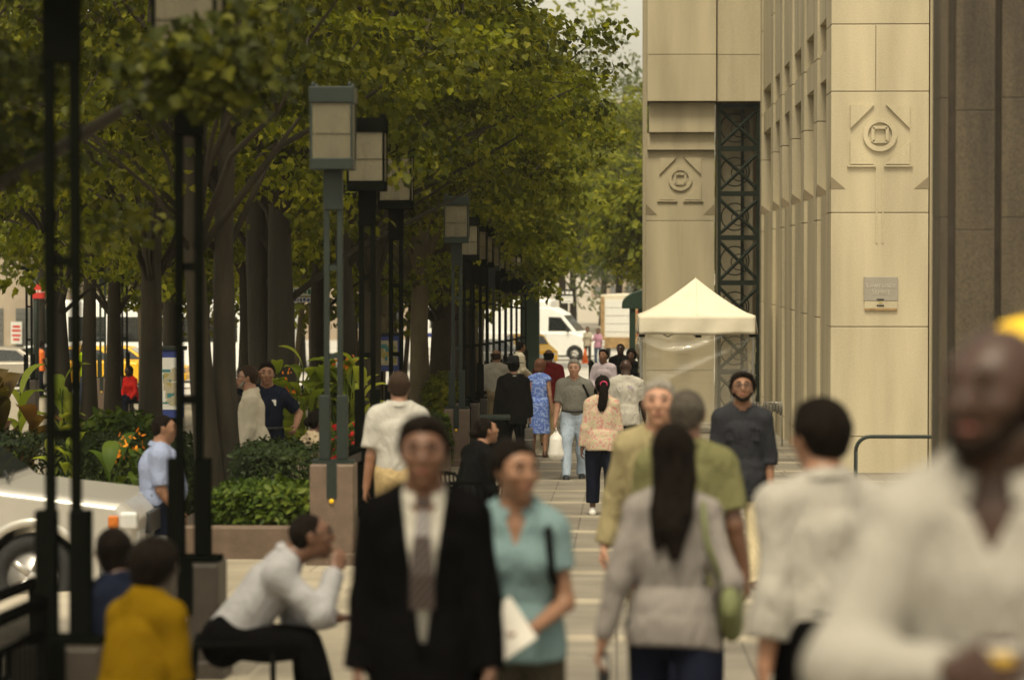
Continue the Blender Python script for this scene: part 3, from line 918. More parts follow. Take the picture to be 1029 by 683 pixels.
def paving_mat():
    m, nt, bs = newmat('paving'); N = nt.nodes; L = nt.links
    tc = N.new('ShaderNodeTexCoord')
    br = N.new('ShaderNodeTexBrick'); br.inputs['Scale'].default_value = 1.0; br.inputs['Brick Width'].default_value = .42; br.inputs['Row Height'].default_value = .42
    br.inputs['Mortar Size'].default_value = .008; br.offset = 0.0
    br.inputs['Color1'].default_value = (.155, .135, .105, 1); br.inputs['Color2'].default_value = (.19, .168, .132, 1); br.inputs['Mortar'].default_value = (.09, .078, .06, 1)
    L.new(tc.outputs['Object'], br.inputs[0])
    # cross bands of pale stone every 2.9 m along the street
    sx = N.new('ShaderNodeSeparateXYZ'); L.new(tc.outputs['Object'], sx.inputs[0])
    md = N.new('ShaderNodeMath'); md.operation = 'PINGPONG'; md.inputs[1].default_value = 1.45; L.new(sx.outputs[1], md.inputs[0])
    lt = N.new('ShaderNodeMath'); lt.operation = 'LESS_THAN'; lt.inputs[1].default_value = .24; L.new(md.outputs[0], lt.inputs[0])
    lx = N.new('ShaderNodeMath'); lx.operation = 'LESS_THAN'; lx.inputs[1].default_value = -1.42; L.new(sx.outputs[0], lx.inputs[0])
    mxx = N.new('ShaderNodeMath'); mxx.operation = 'MAXIMUM'; L.new(lt.outputs[0], mxx.inputs[0]); L.new(lx.outputs[0], mxx.inputs[1])
    b2 = N.new('ShaderNodeTexBrick'); b2.inputs['Scale'].default_value = 1; b2.inputs['Brick Width'].default_value = 1.3; b2.inputs['Row Height'].default_value = .96; b2.inputs['Mortar Size'].default_value = .012; b2.offset = 0
    b2.inputs['Color1'].default_value = (.26, .225, .165, 1); b2.inputs['Color2'].default_value = (.30, .26, .19, 1); b2.inputs['Mortar'].default_value = (.12, .10, .075, 1)
    L.new(tc.outputs['Object'], b2.inputs[0])
    mix = N.new('ShaderNodeMix'); mix.data_type = 'RGBA'; L.new(mxx.outputs[0], mix.inputs[0]); L.new(br.outputs[0], mix.inputs[6]); L.new(b2.outputs[0], mix.inputs[7])
    nz = N.new('ShaderNodeTexNoise'); nz.inputs['Scale'].default_value = .9; nz.inputs['Detail'].default_value = 8; L.new(tc.outputs['Object'], nz.inputs[0])
    mr = N.new('ShaderNodeMapRange'); mr.inputs[1].default_value = .3; mr.inputs[2].default_value = .7; mr.inputs[3].default_value = .70; mr.inputs[4].default_value = 1.18; L.new(nz.outputs[0], mr.inputs[0])
    vo = N.new('ShaderNodeTexVoronoi'); vo.inputs['Scale'].default_value = 2.3; L.new(tc.outputs['Object'], vo.inputs[0])
    gm = N.new('ShaderNodeMapRange'); gm.inputs[1].default_value = .05; gm.inputs[2].default_value = .085; gm.inputs[3].default_value = .45; gm.inputs[4].default_value = 1; L.new(vo.outputs['Distance'], gm.inputs[0])
    g2 = N.new('ShaderNodeMath'); g2.operation = 'MULTIPLY'; L.new(gm.outputs[0], g2.inputs[0]); L.new(mr.outputs[0], g2.inputs[1])
    vm = N.new('ShaderNodeVectorMath'); vm.operation = 'SCALE'; L.new(mix.outputs[2], vm.inputs[0]); L.new(g2.outputs[0], vm.inputs['Scale'])
    L.new(vm.outputs[0], bs.inputs['Base Color']); bs.inputs['Roughness'].default_value = .7; bs.inputs['Specular IOR Level'].default_value = .35
    bp = N.new('ShaderNodeBump'); bp.inputs['Strength'].default_value = .3; bp.inputs['Distance'].default_value = .01
    inv = N.new('ShaderNodeMath'); inv.operation = 'SUBTRACT'; inv.inputs[0].default_value = 1; L.new(br.outputs['Fac'], inv.inputs[1]); L.new(inv.outputs[0], bp.inputs['Height']); L.new(bp.outputs[0], bs.inputs['Normal'])
    MT['paving'] = m
paving_mat()


def plaza_mat():
    m, nt, bs = newmat('plaza_stone'); N = nt.nodes; L = nt.links
    tc = N.new('ShaderNodeTexCoord')
    br = N.new('ShaderNodeTexBrick'); br.inputs['Scale'].default_value = 1; br.inputs['Brick Width'].default_value = .9; br.inputs['Row Height'].default_value = .9; br.inputs['Mortar Size'].default_value = .01; br.offset = .5
    br.inputs['Color1'].default_value = (.25, .215, .155, 1); br.inputs['Color2'].default_value = (.30, .26, .19, 1); br.inputs['Mortar'].default_value = (.17, .14, .1, 1)  # stone tone lowered: the plaza's shade is put into its colour
    L.new(tc.outputs['Object'], br.inputs[0])
    nz = N.new('ShaderNodeTexNoise'); nz.inputs['Scale'].default_value = 1.2; nz.inputs['Detail'].default_value = 7; L.new(tc.outputs['Object'], nz.inputs[0])
    mr = N.new('ShaderNodeMapRange'); mr.inputs[1].default_value = .3; mr.inputs[2].default_value = .7; mr.inputs[3].default_value = .8; mr.inputs[4].default_value = 1.1; L.new(nz.outputs[0], mr.inputs[0])
    vm = N.new('ShaderNodeVectorMath'); vm.operation = 'SCALE'; L.new(br.outputs[0], vm.inputs[0]); L.new(mr.outputs[0], vm.inputs['Scale'])
    L.new(vm.outputs[0], bs.inputs['Base Color']); bs.inputs['Roughness'].default_value = .75
    MT['plaza_stone'] = m
plaza_mat()

# ------------------------------------------------------------------ ground sheets
def sheet(name, xs, ys, dz, mat, zf=None):
    xs = sorted(set(xs)); ys = sorted(set(ys))
    vs = []; fs = []
    for y in ys:
        for x in xs:
            vs.append((x, y, (zf or (lambda a, b: gz(b)))(x, y) + dz))
    n = len(xs)
    for j in range(len(ys) - 1):
        for i in range(n - 1):
            a = j * n + i
            fs.append((a, a + 1, a + n + 1, a + n))
    o = MB().add(vs, fs).build(name, mat)
    return tag(o, kind='structure')

YS = [float(y) for y in GY] + [DRV[2] - .02, DRV[2], DRV[3], DRV[3] + .02, 20, 30, 40]
def dz_(x, y): return gxy(x, y)
sheet('ground', [-1500, -300, -100, -40.02, -40, -20, -8, DRV[1], DRV[1] + .02, 0, 20, 100, 300, 1500], YS, -.02, MT['concrete'], dz_)
sheet('sidewalk', [-2.2, 0, 2, 7], [y for y in GY if -10 <= y <= 100] + [104], .006, MT['paving'])
sheet('plaza', [-39.9, -20, -8, DRV[1] + .03, -2.2], [DRV[3] + .03, 35, 44, 51, 60, 69, 85, 92], .004, MT['plaza_stone'])
sheet('plaza_front', [DRV[1] + .03, -2.2], [0, 6, 11, 16, 25, DRV[3] + .03], .004, MT['plaza_stone'])
sheet('driveway', [-39.9, DRV[1] - .01], [DRV[2] + .01, 16, 25, DRV[3] - .01], .002, MT['asphalt'], dz_)
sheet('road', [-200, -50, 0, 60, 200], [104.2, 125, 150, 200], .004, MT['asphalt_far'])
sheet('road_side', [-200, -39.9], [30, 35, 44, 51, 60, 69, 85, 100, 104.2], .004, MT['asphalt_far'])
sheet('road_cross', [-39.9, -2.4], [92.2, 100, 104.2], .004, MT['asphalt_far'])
k = MB()
k.prism([(-2.4, gz(92) - .05), (-39.9, gz(92) - .05), (-39.9, gz(92) + .01), (-2.4, gz(92) + .01)], 92, 92.2)
tag(k.build('kerb', MT['concrete']), kind='structure')

# ------------------------------------------------------------------ building on the right
XB = 3.28
ZB = 16.0
def zc(py, d): return 2.0 + (HY - py) * d / FPX
def emblem(parent, x0, x1, y, zc_, mat):
    """square frame with chamfered lozenge, ring and a small square, standing 35 mm proud of the pier face, and the stem beneath it"""
    w = (x1 - x0) * .31; cx = (x0 + x1) / 2
    e = MB()
    t = .038
    def bar(xa, za, xb, zb, wd):
        d = Vector((xb - xa, 0, zb - za)); ln = d.length; d /= ln; n = Vector((-d.z, 0, d.x)) * wd / 2
        p = [Vector((xa, 0, za)) + n, Vector((xa, 0, za)) - n, Vector((xb, 0, zb)) - n, Vector((xb, 0, zb)) + n]
        e.prism([(q.x, q.z) for q in p], y - t, y + .02)
    # four corner triangles (plates) leave a lozenge
    for sx in (-1, 1):
        for sz in (-1, 1):
            tri = [(cx + sx * w * .98, zc_ + sz * w * .98), (cx + sx * w * .20, zc_ + sz * w * .98), (cx + sx * w * .98, zc_ + sz * w * .20)]
            if sx * sz < 0: tri = tri[::-1]
            e.prism(tri, y - t, y + .02)
    fr = .055 * w
    bar(cx - w * 1.08, zc_ - w * 1.04, cx - w * .14, zc_ - w * 1.04, fr); bar(cx + w * .14, zc_ - w * 1.04, cx + w * 1.08, zc_ - w * 1.04, fr)
    # ring
    n = 40; ro, ri = .56 * w, .40 * w
    vs = []; fs = []
    for k in range(n):
        a = 2 * math.pi * k / n
        for r_, yy in ((ro, y + .02), (ro, y - t), (ri, y - t), (ri, y + .02)):
            vs.append((cx + r_ * math.cos(a), yy, zc_ + r_ * math.sin(a)))
    for k in range(n):
        a = k * 4; b = ((k + 1) % n) * 4
        for j in range(3): fs.append((a + j, a + j + 1, b + j + 1, b + j))
    e.add(vs, fs)
    q = .235 * w
    for a_, b_ in (((-q, q), (q, q)), ((-q, -q), (q, -q)), ((-q, -q), (-q, q)), ((q, -q), (q, q))):
        bar(cx + a_[0] * 1.0, zc_ + a_[1], cx + b_[0], zc_ + b_[1], .10 * w)
    o = e.build('emblem', mat, parent)
    s_ = MB()
    s_.bb(cx - w * .13, cx - w * .075, y - .010, y + .02, zc_ - w * 3.6, zc_ - w * 1.1)
    s_.bb(cx + w * .075, cx + w * .13, y - .010, y + .02, zc_ - w * 3.6, zc_ - w * 1.1)
    s_.build('emblem_stem', mat, parent)
    return o

bld = empty('office_building', (0, 0, 0), 'tall pale limestone office building with carved piers and deep narrow window bays', 'building')
lime = MT['limestone']
def courses(name, x0, x1, y0, y1, zs, parent, mat=None, gap=.014, inset=.016, bw=.006):
    """a pier built of stone courses with open joints: blocks butted on a recessed core"""
    mb = MB()
    for a, b in zip(zs[:-1], zs[1:]):
        mb.bb(x0, x1, y0, y1, a + gap / 2, b - gap / 2)
    o = bevel(mb.build(name, mat or lime, parent), bw, 2)
    mb = MB(); mb.bb(x0 + inset, x1 - inset, y0 + inset, y1 - inset * .5, zs[0], zs[-1] - .001)
    mb.build(name + '_core', MT['stone_chamfer'], parent)
    return o
gN = gz(46)
dN = 46.0
xL, xR = XB, at(933, 200, dN).x
zsN = [gN - .4, zc(438, dN), zc(328, dN), zc(214, dN), zc(93, dN), zc(26, dN), zc(26, dN) + 1.9, zc(26, dN) + 3.8, ZB]
courses('pier', xL, xR, dN, dN + 1.1, zsN, bld)
emblem(bld, xL, xR, dN, zc(136, dN), lime)
# vertical joint in upper courses
v = MB(); xm = at(880, 60, dN).x
v.bb(xm - .008, xm + .008, dN - .003, dN + .01, zc(92, dN), zc(27, dN)); v.build('joint', MT['stone_chamfer'], bld)
# chamfer stops at the arrises
def stops(x0, x1, y, z, w, h, parent):
    for sx, xe in ((1, x0), (-1, x1)):
        mb = MB()
        vs = [(xe - sx * .004, y - .006, z), (xe + sx * w, y - .006, z), (xe - sx * .004, y - .006, z + h), (xe - sx * .004, y + w, z), (xe - sx * .004, y + w, z + h * .3)]
        mb.add(vs, [(0, 1, 2), (0, 2, 4, 3), (0, 3, 1), (1, 3, 4, 2)])
        mb.build('chamfer_stop', MT['stone_chamfer'], parent)
stops(xL, xR, dN, zc(190, dN), .22, .19, bld)
# row of fins behind it, each with a recessed bay in front
pxs = [820, 807, 795, 785, 776, 764.5]
prev = dN + 1.1
for i, px_ in enumerate(pxs):
    d = XB * FPX / (px_ - VPX)
    d1 = d + .9
    zs = [gz(d) - .4, 2.0 - 5.0, 2.0 - 3.1, 2.0 - .93, 2.0 + .66, 2.0 + 2.28, 2.0 + 3.3, 2.0 + 5.2, ZB]
    courses('fin', XB, XB + 1.6, d, d1, zs, bld, bw=.008)
    # bay in front of the fin: back wall, lintel with a shadowed soffit, second lintel above, sloped sill
    mb = MB()
    mb.bb(XB + .05, XB + 1.7, prev - .002, d + .002, 2.0 + 2.9, 2.0 + 3.35)
    mb.build('lintel', lime, bld)
    mb = MB(); mb.bb(XB + .04, XB + 1.7, prev - .003, d + .003, 2.0 + 3.85, ZB - .01); mb.bb(XB + .06, XB + 1.69, prev - .0035, d + .0035, gz(d) - .3, 3.06); mb.build('spandrel', lime, bld)
    mb = MB(); mb.bb(XB + .42, XB + 1.5, prev - .004, d + .004, gz(d) - .4, ZB - .02); mb.build('bay_wall', MT['limestone_soft'], bld)
    mb = MB(); yy0, yy1 = prev - .001, d + .001
    mb.bb(XB + .39, XB + .43, prev + .25, d - .25, 3.2, 2 + 2.85); mb.build('window', MT['win_dark'], bld)
    mb = MB(); x0 = XB - .004
    mb.add([(x0, d - .006, 3.06), (XB + .26, d - .006, 3.06), (x0, d - .006, 3.26), (x0, d + .2, 3.06), (x0, d + .2, 3.12)], [(0, 1, 2), (0, 2, 4, 3), (0, 3, 1), (1, 3, 4, 2)])
    mb.build('chamfer_stop', MT['stone_chamfer'], bld)
    prev = d1
# main block behind, right hand part beyond the pier
mb = MB(); mb.bb(XB + 1.55, 30, dN + .4, 100, -4, ZB + .2); mb.build('block', lime, bld)

# gateway bay further on: projecting portal
dF = 69.0
por = empty('stone_portal', (0, 0, 0), 'projecting limestone portal with carved emblem pier behind the market tent', 'portal')
x0, x1 = at(649, 200, dF).x, at(718, 200, dF).x
zsF = [gz(dF) - .4, zc(430, dF), zc(372, dF), zc(222, dF), zc(151, dF) - .01]
courses('pier', x0, x1, dF, dF + 1.3, zsF, por)
emblem(por, x0, x1, dF, zc(180, dF), lime)
stops(x0, x1, dF, zc(216, dF), .26, .26, por)
mb = MB(); mb.bb(x0 + .03, x1, dF - .10, dF + 1.3, zc(151, dF) + .0, zc(134.5, dF)); mb.build('corbel', lime, por)
mb = MB(); mb.bb(x0 + .07, x1 + .003, dF - .22, dF + 1.3, zc(134, dF), zc(104, dF)); bevel(mb.build('corbel', lime, por), .012)
zq = [zc(103.5, dF), zc(57, dF), zc(57, dF) + 2.0, zc(57, dF) + 4.0, ZB]
courses('upper_wall', x0 + .03, x1 + .02, dF - .42, dF + 1.3, zq, por)
courses('portal_lintel', x1 + .05, XB + .55, dF - .30, dF + 1.3, zq, por)
mb = MB(); mb.bb(x0 - .06, x0 + .03, dF + .5, dF + 2.5, gz(dF) - .3, ZB); mb.build('return_wall', MT['limestone_soft'], por)
mb = MB(); mb.bb(x1 + .9, XB + 2.0, dF + 1.31, dF + 1.8, gz(dF) - .3, ZB - .3); mb.build('back_wall', MT['limestone_soft'], por)
mb = MB(); mb.bb(x1 + .045, x1 + .9, dF + .5, dF + .9, gz(dF) - .3, ZB - .4); mb.build('back_wall', lime, por)

# green steel lattice in the opening
lat = empty('steel_lattice', (0, 0, 0), 'dark green steel lattice post with crossed braces and rings', 'lattice post')
xa, xb_ = at(721, 200, dF - .0).x, at(763.5, 200, dF).x
yl = dF - .15
st = MT['steel_green']
xm = at(747, 200, dF).x
mb = MB(); mb.bb(xa, xa + .075, yl, yl + .1, gz(dF), zc(105, dF)); mb.build('upright', st, lat)
mb = MB(); mb.bb(xb_ - .085, xb_, yl, yl + .1, gz(dF), zc(105, dF)); mb.build('upright', st, lat)
mb = MB(); mb.bb(xm - .05, xm + .02, yl + .35, yl + .45, gz(dF), zc(105, dF)); mb.build('upright', st, lat)
levels = [105, 121, 148, 152, 193, 198, 237, 283, 328, 372, 416]
panels = [(121, 148), (152, 193), (198, 237), (240, 283), (286, 328), (331, 372), (375, 416)]
for py in (108, 150, 195, 239, 284, 329, 373, 417):
    mb = MB(); mb.bb(xa + .07, xb_ - .08, yl + .02, yl + .08, zc(py + 2.5, dF), zc(py - 2.5, dF)); mb.build('rail', st, lat)
for pa, pb in [(111, 147)] + [(p + 3, q - 2) for p, q in panels[1:]]:
    za, zb = zc(pb, dF), zc(pa, dF)
    mb = MB()
    mb.tube([(xa + .05, yl + .05, za), (xb_ - .05, yl + .05, zb)], .044, 6); mb.tube([(xa + .05, yl + .052, zb), (xb_ - .05, yl + .048, za)], .044, 6)
    mb.build('brace', st, lat)
    mb = MB(); cx = xa + .40; cz = (za + zb) / 2; r_ = min(.33, (zb - za) * .4)
    mb.tube([(cx + r_ * math.cos(a), yl + .16, cz + r_ * math.sin(a)) for a in [2 * math.pi * i / 24 for i in range(25)]], .015, 6, False)
    mb.tube([(cx + .10 + r_ * .55 * math.cos(a), yl + .2, cz - .03 + r_ * .55 * math.sin(a)) for a in [2 * math.pi * i / 20 for i in range(21)]], .012, 6, False)
    mb.build('ring', st, lat, True)

# dark granite column nearer on the right
dG = 24.0
cg = empty('granite_column', (0, 0, 0), 'dark brown fluted granite column in front of the pale pier', 'column')
xg0 = at(941, 300, dG).x
zs = [gz(dG) - .3, zc(400, dG), zc(219, dG), zc(100, dG), zc(-60, dG), zc(-240, dG), zc(-420, dG)]
xs_ = [xg0, at(957, 0, dG).x, at(1003, 0, dG).x, at(1054, 0, dG).x, at(1075, 0, dG).x]
for i in range(4):
    mb = MB(); off = [-.0, -.05, -.05, 0][i]
    gp = .05
    sh = [.0, -.10, 0, -.1][i]
    for a, b in zip(zs[:-1], zs[1:]):
        mb.bb(xs_[i] + gp / 2, xs_[i + 1] - gp / 2, dG + off, dG + .6, a + sh + .0015, b + sh - .0015)
    bevel(mb.build('shaft_stone', MT['granite_column'], cg), .006, 2)
mb = MB(); mb.bb(xs_[0] + .03, xs_[-1] - .03, dG + .03, dG + .58, zs[0], zs[-1] - .1); mb.build('core', MT['wood_dark'], cg)

# street plaque on the near pier
pl = empty('street_plaque', (0, 0, 0), 'small grey street name plaque fixed on the pale stone pier', 'plaque')
pA, pB = at(868, 278, dN), at(902, 309, dN)
mb = MB(); mb.bb(pA.x, pB.x, dN - .03, dN - .003, zc(302, dN), zc(278, dN)); bevel(mb.build('upper_plate', MT['plaque_grey'], pl), .006)
mb = MB(); mb.bb(pA.x + .01, pB.x - .006, dN - .028, dN - .003, zc(309.5, dN), zc(302.3, dN)); mb.build('lower_plate', MT['limestone'], pl)
mb = MB(); mb.bb(pA.x + .012, pB.x - .008, dN - .030, dN - .004, zc(311.5, dN), zc(309.6, dN)); mb.build('ledge', MT['truck_rust'], pl)
for py in (300.6, 306.6):
    cx = at(884.5, py, dN).x
    mb = MB(); mb.bb(cx - .055, cx + .055, dN - .036, dN - .026, zc(py + .8, dN), zc(py - .6, dN)); mb.build('bolt', MT['sign_ink'], pl)
cx = at(884.7, 304, dN).x
mb = MB(); mb.bb(cx - .025, cx + .025, dN - .034, dN - .026, zc(304.3, dN), zc(302.8, dN)); mb.build('mark', MT['map_olive'], pl)
def text(name, body, loc, size, mat, parent, rot=(R(90), 0, 0), ext=.002, align='CENTER'):
    cu = bpy.data.curves.new(name, 'FONT'); cu.body = body; cu.size = size; cu.extrude = ext; cu.align_x = align; cu.align_y = 'CENTER'
    cu.materials.append(mat)
    tmp = bpy.data.objects.new(name, cu); C.objects.link(tmp)
    me = bpy.data.meshes.new_from_object(tmp.evaluated_get(bpy.context.evaluated_depsgraph_get()))
    bpy.data.objects.remove(tmp); bpy.data.curves.remove(cu)
    me.materials.clear(); me.materials.append(mat)
    o = bpy.data.objects.new(name, me); C.objects.link(o); o.location = loc; o.rotation_euler = rot; o.parent = parent
    return o
text('lettering', 'Lawrence', ((pA.x + pB.x) / 2, dN - .033, zc(286.5, dN)), .115, MT['plaque_text'], pl)
text('lettering', 'Street', ((pA.x + pB.x) / 2, dN - .033, zc(293, dN)), .115, MT['plaque_text'], pl)

# green pipe barrier in front of the pier
dB = 33
br_ = empty('pipe_barrier', (0, 0, 0), 'green round pipe barrier with bent corners before the pier', 'barrier')
p0 = at(860, 438, dB); p1 = at(940, 438, dB); g_ = gz(dB); zt = zc(438, dB)
pts = [(p0.x, dB, g_)]
pts += [(p0.x, dB, zt - .16)]
for i in range(7):
    a = math.pi - (math.pi / 2) * i / 6
    pts.append((p0.x + .16 + .16 * math.cos(a), dB, zt - .16 + .16 * math.sin(a)))
for i in range(7):
    a = math.pi / 2 - (math.pi / 2) * i / 6
    pts.append((p1.x + .16 * math.cos(a), dB, zt - .16 + .16 * math.sin(a)))
pts.append((p1.x + .16, dB, g_))
MB().tube(pts, .022, 10).build('frame', MT['lamp_green'], br_, True)

# ------------------------------------------------------------------ market tent
tn = empty('market_tent', (0, 0, 0), 'cream pop up canopy tent with clear plastic side walls', 'tent')
dT = 62.0
ta, tb_ = at(642, 320, dT).x, at(759, 320, dT).x
wT = tb_ - ta; cxT = (ta + tb_) / 2 - .03; yT0, yT1 = dT, dT + wT
ze = zc(317, dT); zv = zc(336, dT); zp = zc(279, dT + wT / 2)
def roof_pt(u, v):
    x = ta + wT * u; y = yT0 + wT * v
    m = max(abs(u - .5), abs(v - .5)) * 2
    t = 1 - m
    # concave sweep to the peak, slight sag between ribs
    z = ze + (zp - ze) * (t ** 1.28 * .96 + .04 * t)
    diag = abs(abs(u - .5) - abs(v - .5)) * 2
    z -= .10 * diag * (1 - m) * (m) * 2 + .035 * math.sin(math.pi * min(1, diag)) * m * (.6 + .4 * math.sin(9 * u + 5 * v))
    return (x, y, z)
n = 32
vs = [roof_pt(i / n, j / n) for j in range(n + 1) for i in range(n + 1)]
fs = [(j * (n + 1) + i, j * (n + 1) + i + 1, (j + 1) * (n + 1) + i + 1, (j + 1) * (n + 1) + i) for j in range(n) for i in range(n)]
o = MB().add(vs, fs).build('canopy', MT['tent_cloth'], tn, True)
sm = o.modifiers.new('thick', 'SOLIDIFY'); sm.thickness = .006
def valance(a, b, nrm):
    rows = []
    N_ = 40
    for r_ in range(7):
        f = r_ / 6
        row = []
        for i in range(N_ + 1):
            t = i / N_
            p = Vector(a).lerp(Vector(b), t)
            sag = .03 * math.sin(math.pi * t) * (1 - f)
            out = .03 * f + .018 * math.sin(t * 17 + f * 2) * f + .010 * math.sin(t * 41) * f
            row.append((p.x + nrm[0] * out, p.y + nrm[1] * out, ze - (ze - zv) * f - .0 + .012 * math.sin(t * 9) * f))
        rows.append(row)
    return rows
vl = MB()
vl.loft(valance((ta, yT0, 0), (tb_, yT0, 0), (0, -1)), False, False); vl.loft(valance((tb_, yT0, 0), (tb_, yT1, 0), (1, 0)), False, False)
vl.loft(valance((ta, yT1, 0), (ta, yT0, 0), (-1, 0)), False, False); vl.loft(valance((tb_, yT1, 0), (ta, yT1, 0), (0, 1)), False, False)
o = vl.build('valance', MT['tent_cloth'], tn, True); sm = o.modifiers.new('thick', 'SOLIDIFY'); sm.thickness = .005
mb = MB(); zr = [(cxT + .03 + .0, yT0 - .012 + (wT / 2 + .0) * t, roof_pt(.5, t / 2)[2] + .008) for t in [i / 12 for i in range(13)]]
mb.tube(zr, .008, 6); mb.build('seam', MT['tent_cloth'], tn, True)
for sx in (ta + .04, tb_ - .04):
    for sy in (yT0 + .04, yT1 - .04):
        MB().bb(sx - .02, sx + .02, sy - .02, sy + .02, gz(sy), ze - .02).build('leg', MT['alu'], tn)
mb = MB()
for (a, b) in (((ta, yT0), (tb_, yT0)), ((ta, yT1), (tb_, yT1))):
    n_ = 4
    for i in range(n_):
        xa_ = a[0] + (b[0] - a[0]) * i / n_; xb2 = a[0] + (b[0] - a[0]) * (i + 1) / n_
        mb.tube([(xa_, a[1] + .05, zv + .30), (xb2, a[1] + .05, zv - .05)], .012, 6); mb.tube([(xa_, a[1] + .07, zv - .05), (xb2, a[1] + .07, zv + .30)], .012, 6)
mb.build('truss', MT['alu'], tn, True)
MB().bb(cxT + .0, cxT + .12, yT0 + .0, yT0 + .10, zv - .06, zv + .05).build('bracket', MT['rail_black'], tn)
for px_ in (645, 756):
    x = at(px_, 337, dT).x; MB().bb(x - .06, x + .06, yT0 + .0, yT0 + .10, zv - .05, zv + .05).build('bracket', MT['rail_black'], tn)
# clear plastic
m, nt, bs = newmat('clear_vinyl'); N = nt.nodes; L = nt.links
tc = N.new('ShaderNodeTexCoord'); nz = N.new('ShaderNodeTexNoise'); nz.inputs['Scale'].default_value = 1.6; nz.inputs['Detail'].default_value = 5; nz.inputs['Distortion'].default_value = .6
mp = N.new('ShaderNodeMapping'); mp.inputs['Rotation'].default_value = (0, R(25), 0); mp.inputs['Scale'].default_value = (.7, .7, 2.4); L.new(tc.outputs['Object'], mp.inputs[0]); L.new(mp.outputs[0], nz.inputs[0])
bp = N.new('ShaderNodeBump'); bp.inputs['Strength'].default_value = 1.0; bp.inputs['Distance'].default_value = .03; L.new(nz.outputs[0], bp.inputs['Height'])
gl = N.new('ShaderNodeBsdfGlossy'); gl.inputs['Roughness'].default_value = .12; gl.inputs['Color'].default_value = (.9, .88, .82, 1); L.new(bp.outputs[0], gl.inputs['Normal'])
tr = N.new('ShaderNodeBsdfTransparent'); tr.inputs['Color'].default_value = (.86, .84, .78, 1)
fr = N.new('ShaderNodeFresnel'); fr.inputs['IOR'].default_value = 1.6; L.new(bp.outputs[0], fr.inputs['Normal'])
mxs = N.new('ShaderNodeMixShader'); ad = N.new('ShaderNodeMath'); ad.operation = 'ADD'; ad.inputs[1].default_value = .06; L.new(fr.outputs[0], ad.inputs[0]); L.new(ad.outputs[0], mxs.inputs[0])
L.new(tr.outputs[0], mxs.inputs[1]); L.new(gl.outputs[0], mxs.inputs[2])
df = N.new('ShaderNodeBsdfDiffuse'); df.inputs['Color'].default_value = (.7, .66, .56, 1); mx2 = N.new('ShaderNodeMixShader'); mx2.inputs[0].default_value = .12
L.new(mxs.outputs[0], mx2.inputs[1]); L.new(df.outputs[0], mx2.inputs[2])
L.new(mx2.outputs[0], N['Material Output'].inputs[0]); MT['clear_vinyl'] = m
def vinyl(a, b, name):
    nx_, nz_ = 60, 40
    A = Vector(a); B = Vector(b); nr_ = Vector((B.y - A.y, A.x - B.x, 0)).normalized()
    zb = gz(a[1]) + .05
    vs = []
    for j in range(nz_ + 1):
        for i in range(nx_ + 1):
            t = i / nx_; f = j / nz_
            p = A.lerp(B, t)
            o_ = .035 * math.sin(t * 4 + f * 3) + .045 * math.exp(-((f - .30 + .22 * t) / .05) ** 2) * math.sin(3 * t) + .035 * math.exp(-((f - .62 + .5 * t) / .04) ** 2) + .03 * math.exp(-((f - .12 - .1 * math.sin(5 * t)) / .03) ** 2) + .006 * math.sin(31 * (f - .4 * t)) * math.sin(6 * t)
            p = p + nr_ * o_
            vs.append((p.x, p.y, zv + .12 + (zb - zv - .12) * f))
    fs = [(j * (nx_ + 1) + i, j * (nx_ + 1) + i + 1, (j + 1) * (nx_ + 1) + i + 1, (j + 1) * (nx_ + 1) + i) for j in range(nz_) for i in range(nx_)]
    return MB().add(vs, fs).build(name, MT['clear_vinyl'], tn, True)
vinyl((ta + .02, yT0 + .10, 0), (tb_ - .02, yT0 + .10, 0), 'plastic_wall')
vinyl((tb_ - .03, yT0 + .1, 0), (tb_ - .03, yT1 - .1, 0), 'plastic_wall')
vinyl((ta + .03, yT1 - .1, 0), (ta + .03, yT0 + .1, 0), 'plastic_wall')
# vendor rail beside the tent
vr = empty('merchandise_rack', (0, 0, 0), 'low metal rack hung with small grey goods beside the tent', 'rack')
dV = 56; xa_, xb2 = at(757, 405, dV).x, at(786, 405, dV).x
zr_ = zc(404, dV)
mb = MB(); mb.tube([(xa_, dV, gz(dV)), (xa_, dV, zr_), (xb2, dV, zr_), (xb2, dV, gz(dV))], .014, 8); mb.build('frame', MT['alu'], vr, True)
for i in range(9):
    x = xa_ + (xb2 - xa_) * (i + .5) / 9
    tag(MB().ball((x, dV - .02, zr_ - .08 - .03 * (i % 3)), (.035, .03, .10)).build('hung_bag', MT['case_grey'], None, True), 'small dark grey bag hanging from the metal rack by the tent', 'bag', 'bags hung on the rack')
# ------------------------------------------------------------------ foliage
MT['leaf_mid'] = leaf_mat('leaf_mid', (.045, .056, .004), (.125, .145, .009), (.26, .255, .024), .48)
MT['leaf_dark'] = leaf_mat('leaf_dark', (.022, .027, .003), (.066, .075, .005), (.17, .165, .015), .42)
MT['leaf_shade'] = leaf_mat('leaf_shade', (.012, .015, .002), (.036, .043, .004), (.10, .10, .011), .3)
MT['leaf_pale'] = leaf_mat('leaf_pale', (.07, .09, .008), (.155, .175, .016), (.28, .275, .04), .5)
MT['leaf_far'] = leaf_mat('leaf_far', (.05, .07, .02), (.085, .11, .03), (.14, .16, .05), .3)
MT['hedge_leaf'] = leaf_mat('hedge_leaf', (.008, .016, .004), (.017, .030, .006), (.042, .060, .011), .2)
MT['cover_leaf'] = leaf_mat('cover_leaf', (.022, .042, .005), (.052, .085, .009), (.12, .15, .02), .3)
MT['canna_leaf'] = leaf_mat('canna_leaf', (.15, .20, .025), (.26, .31, .045), (.40, .41, .08), .45)
MT['canna_red'] = leaf_mat('canna_red', (.06, .05, .012), (.12, .075, .02), (.16, .06, .025), .4)
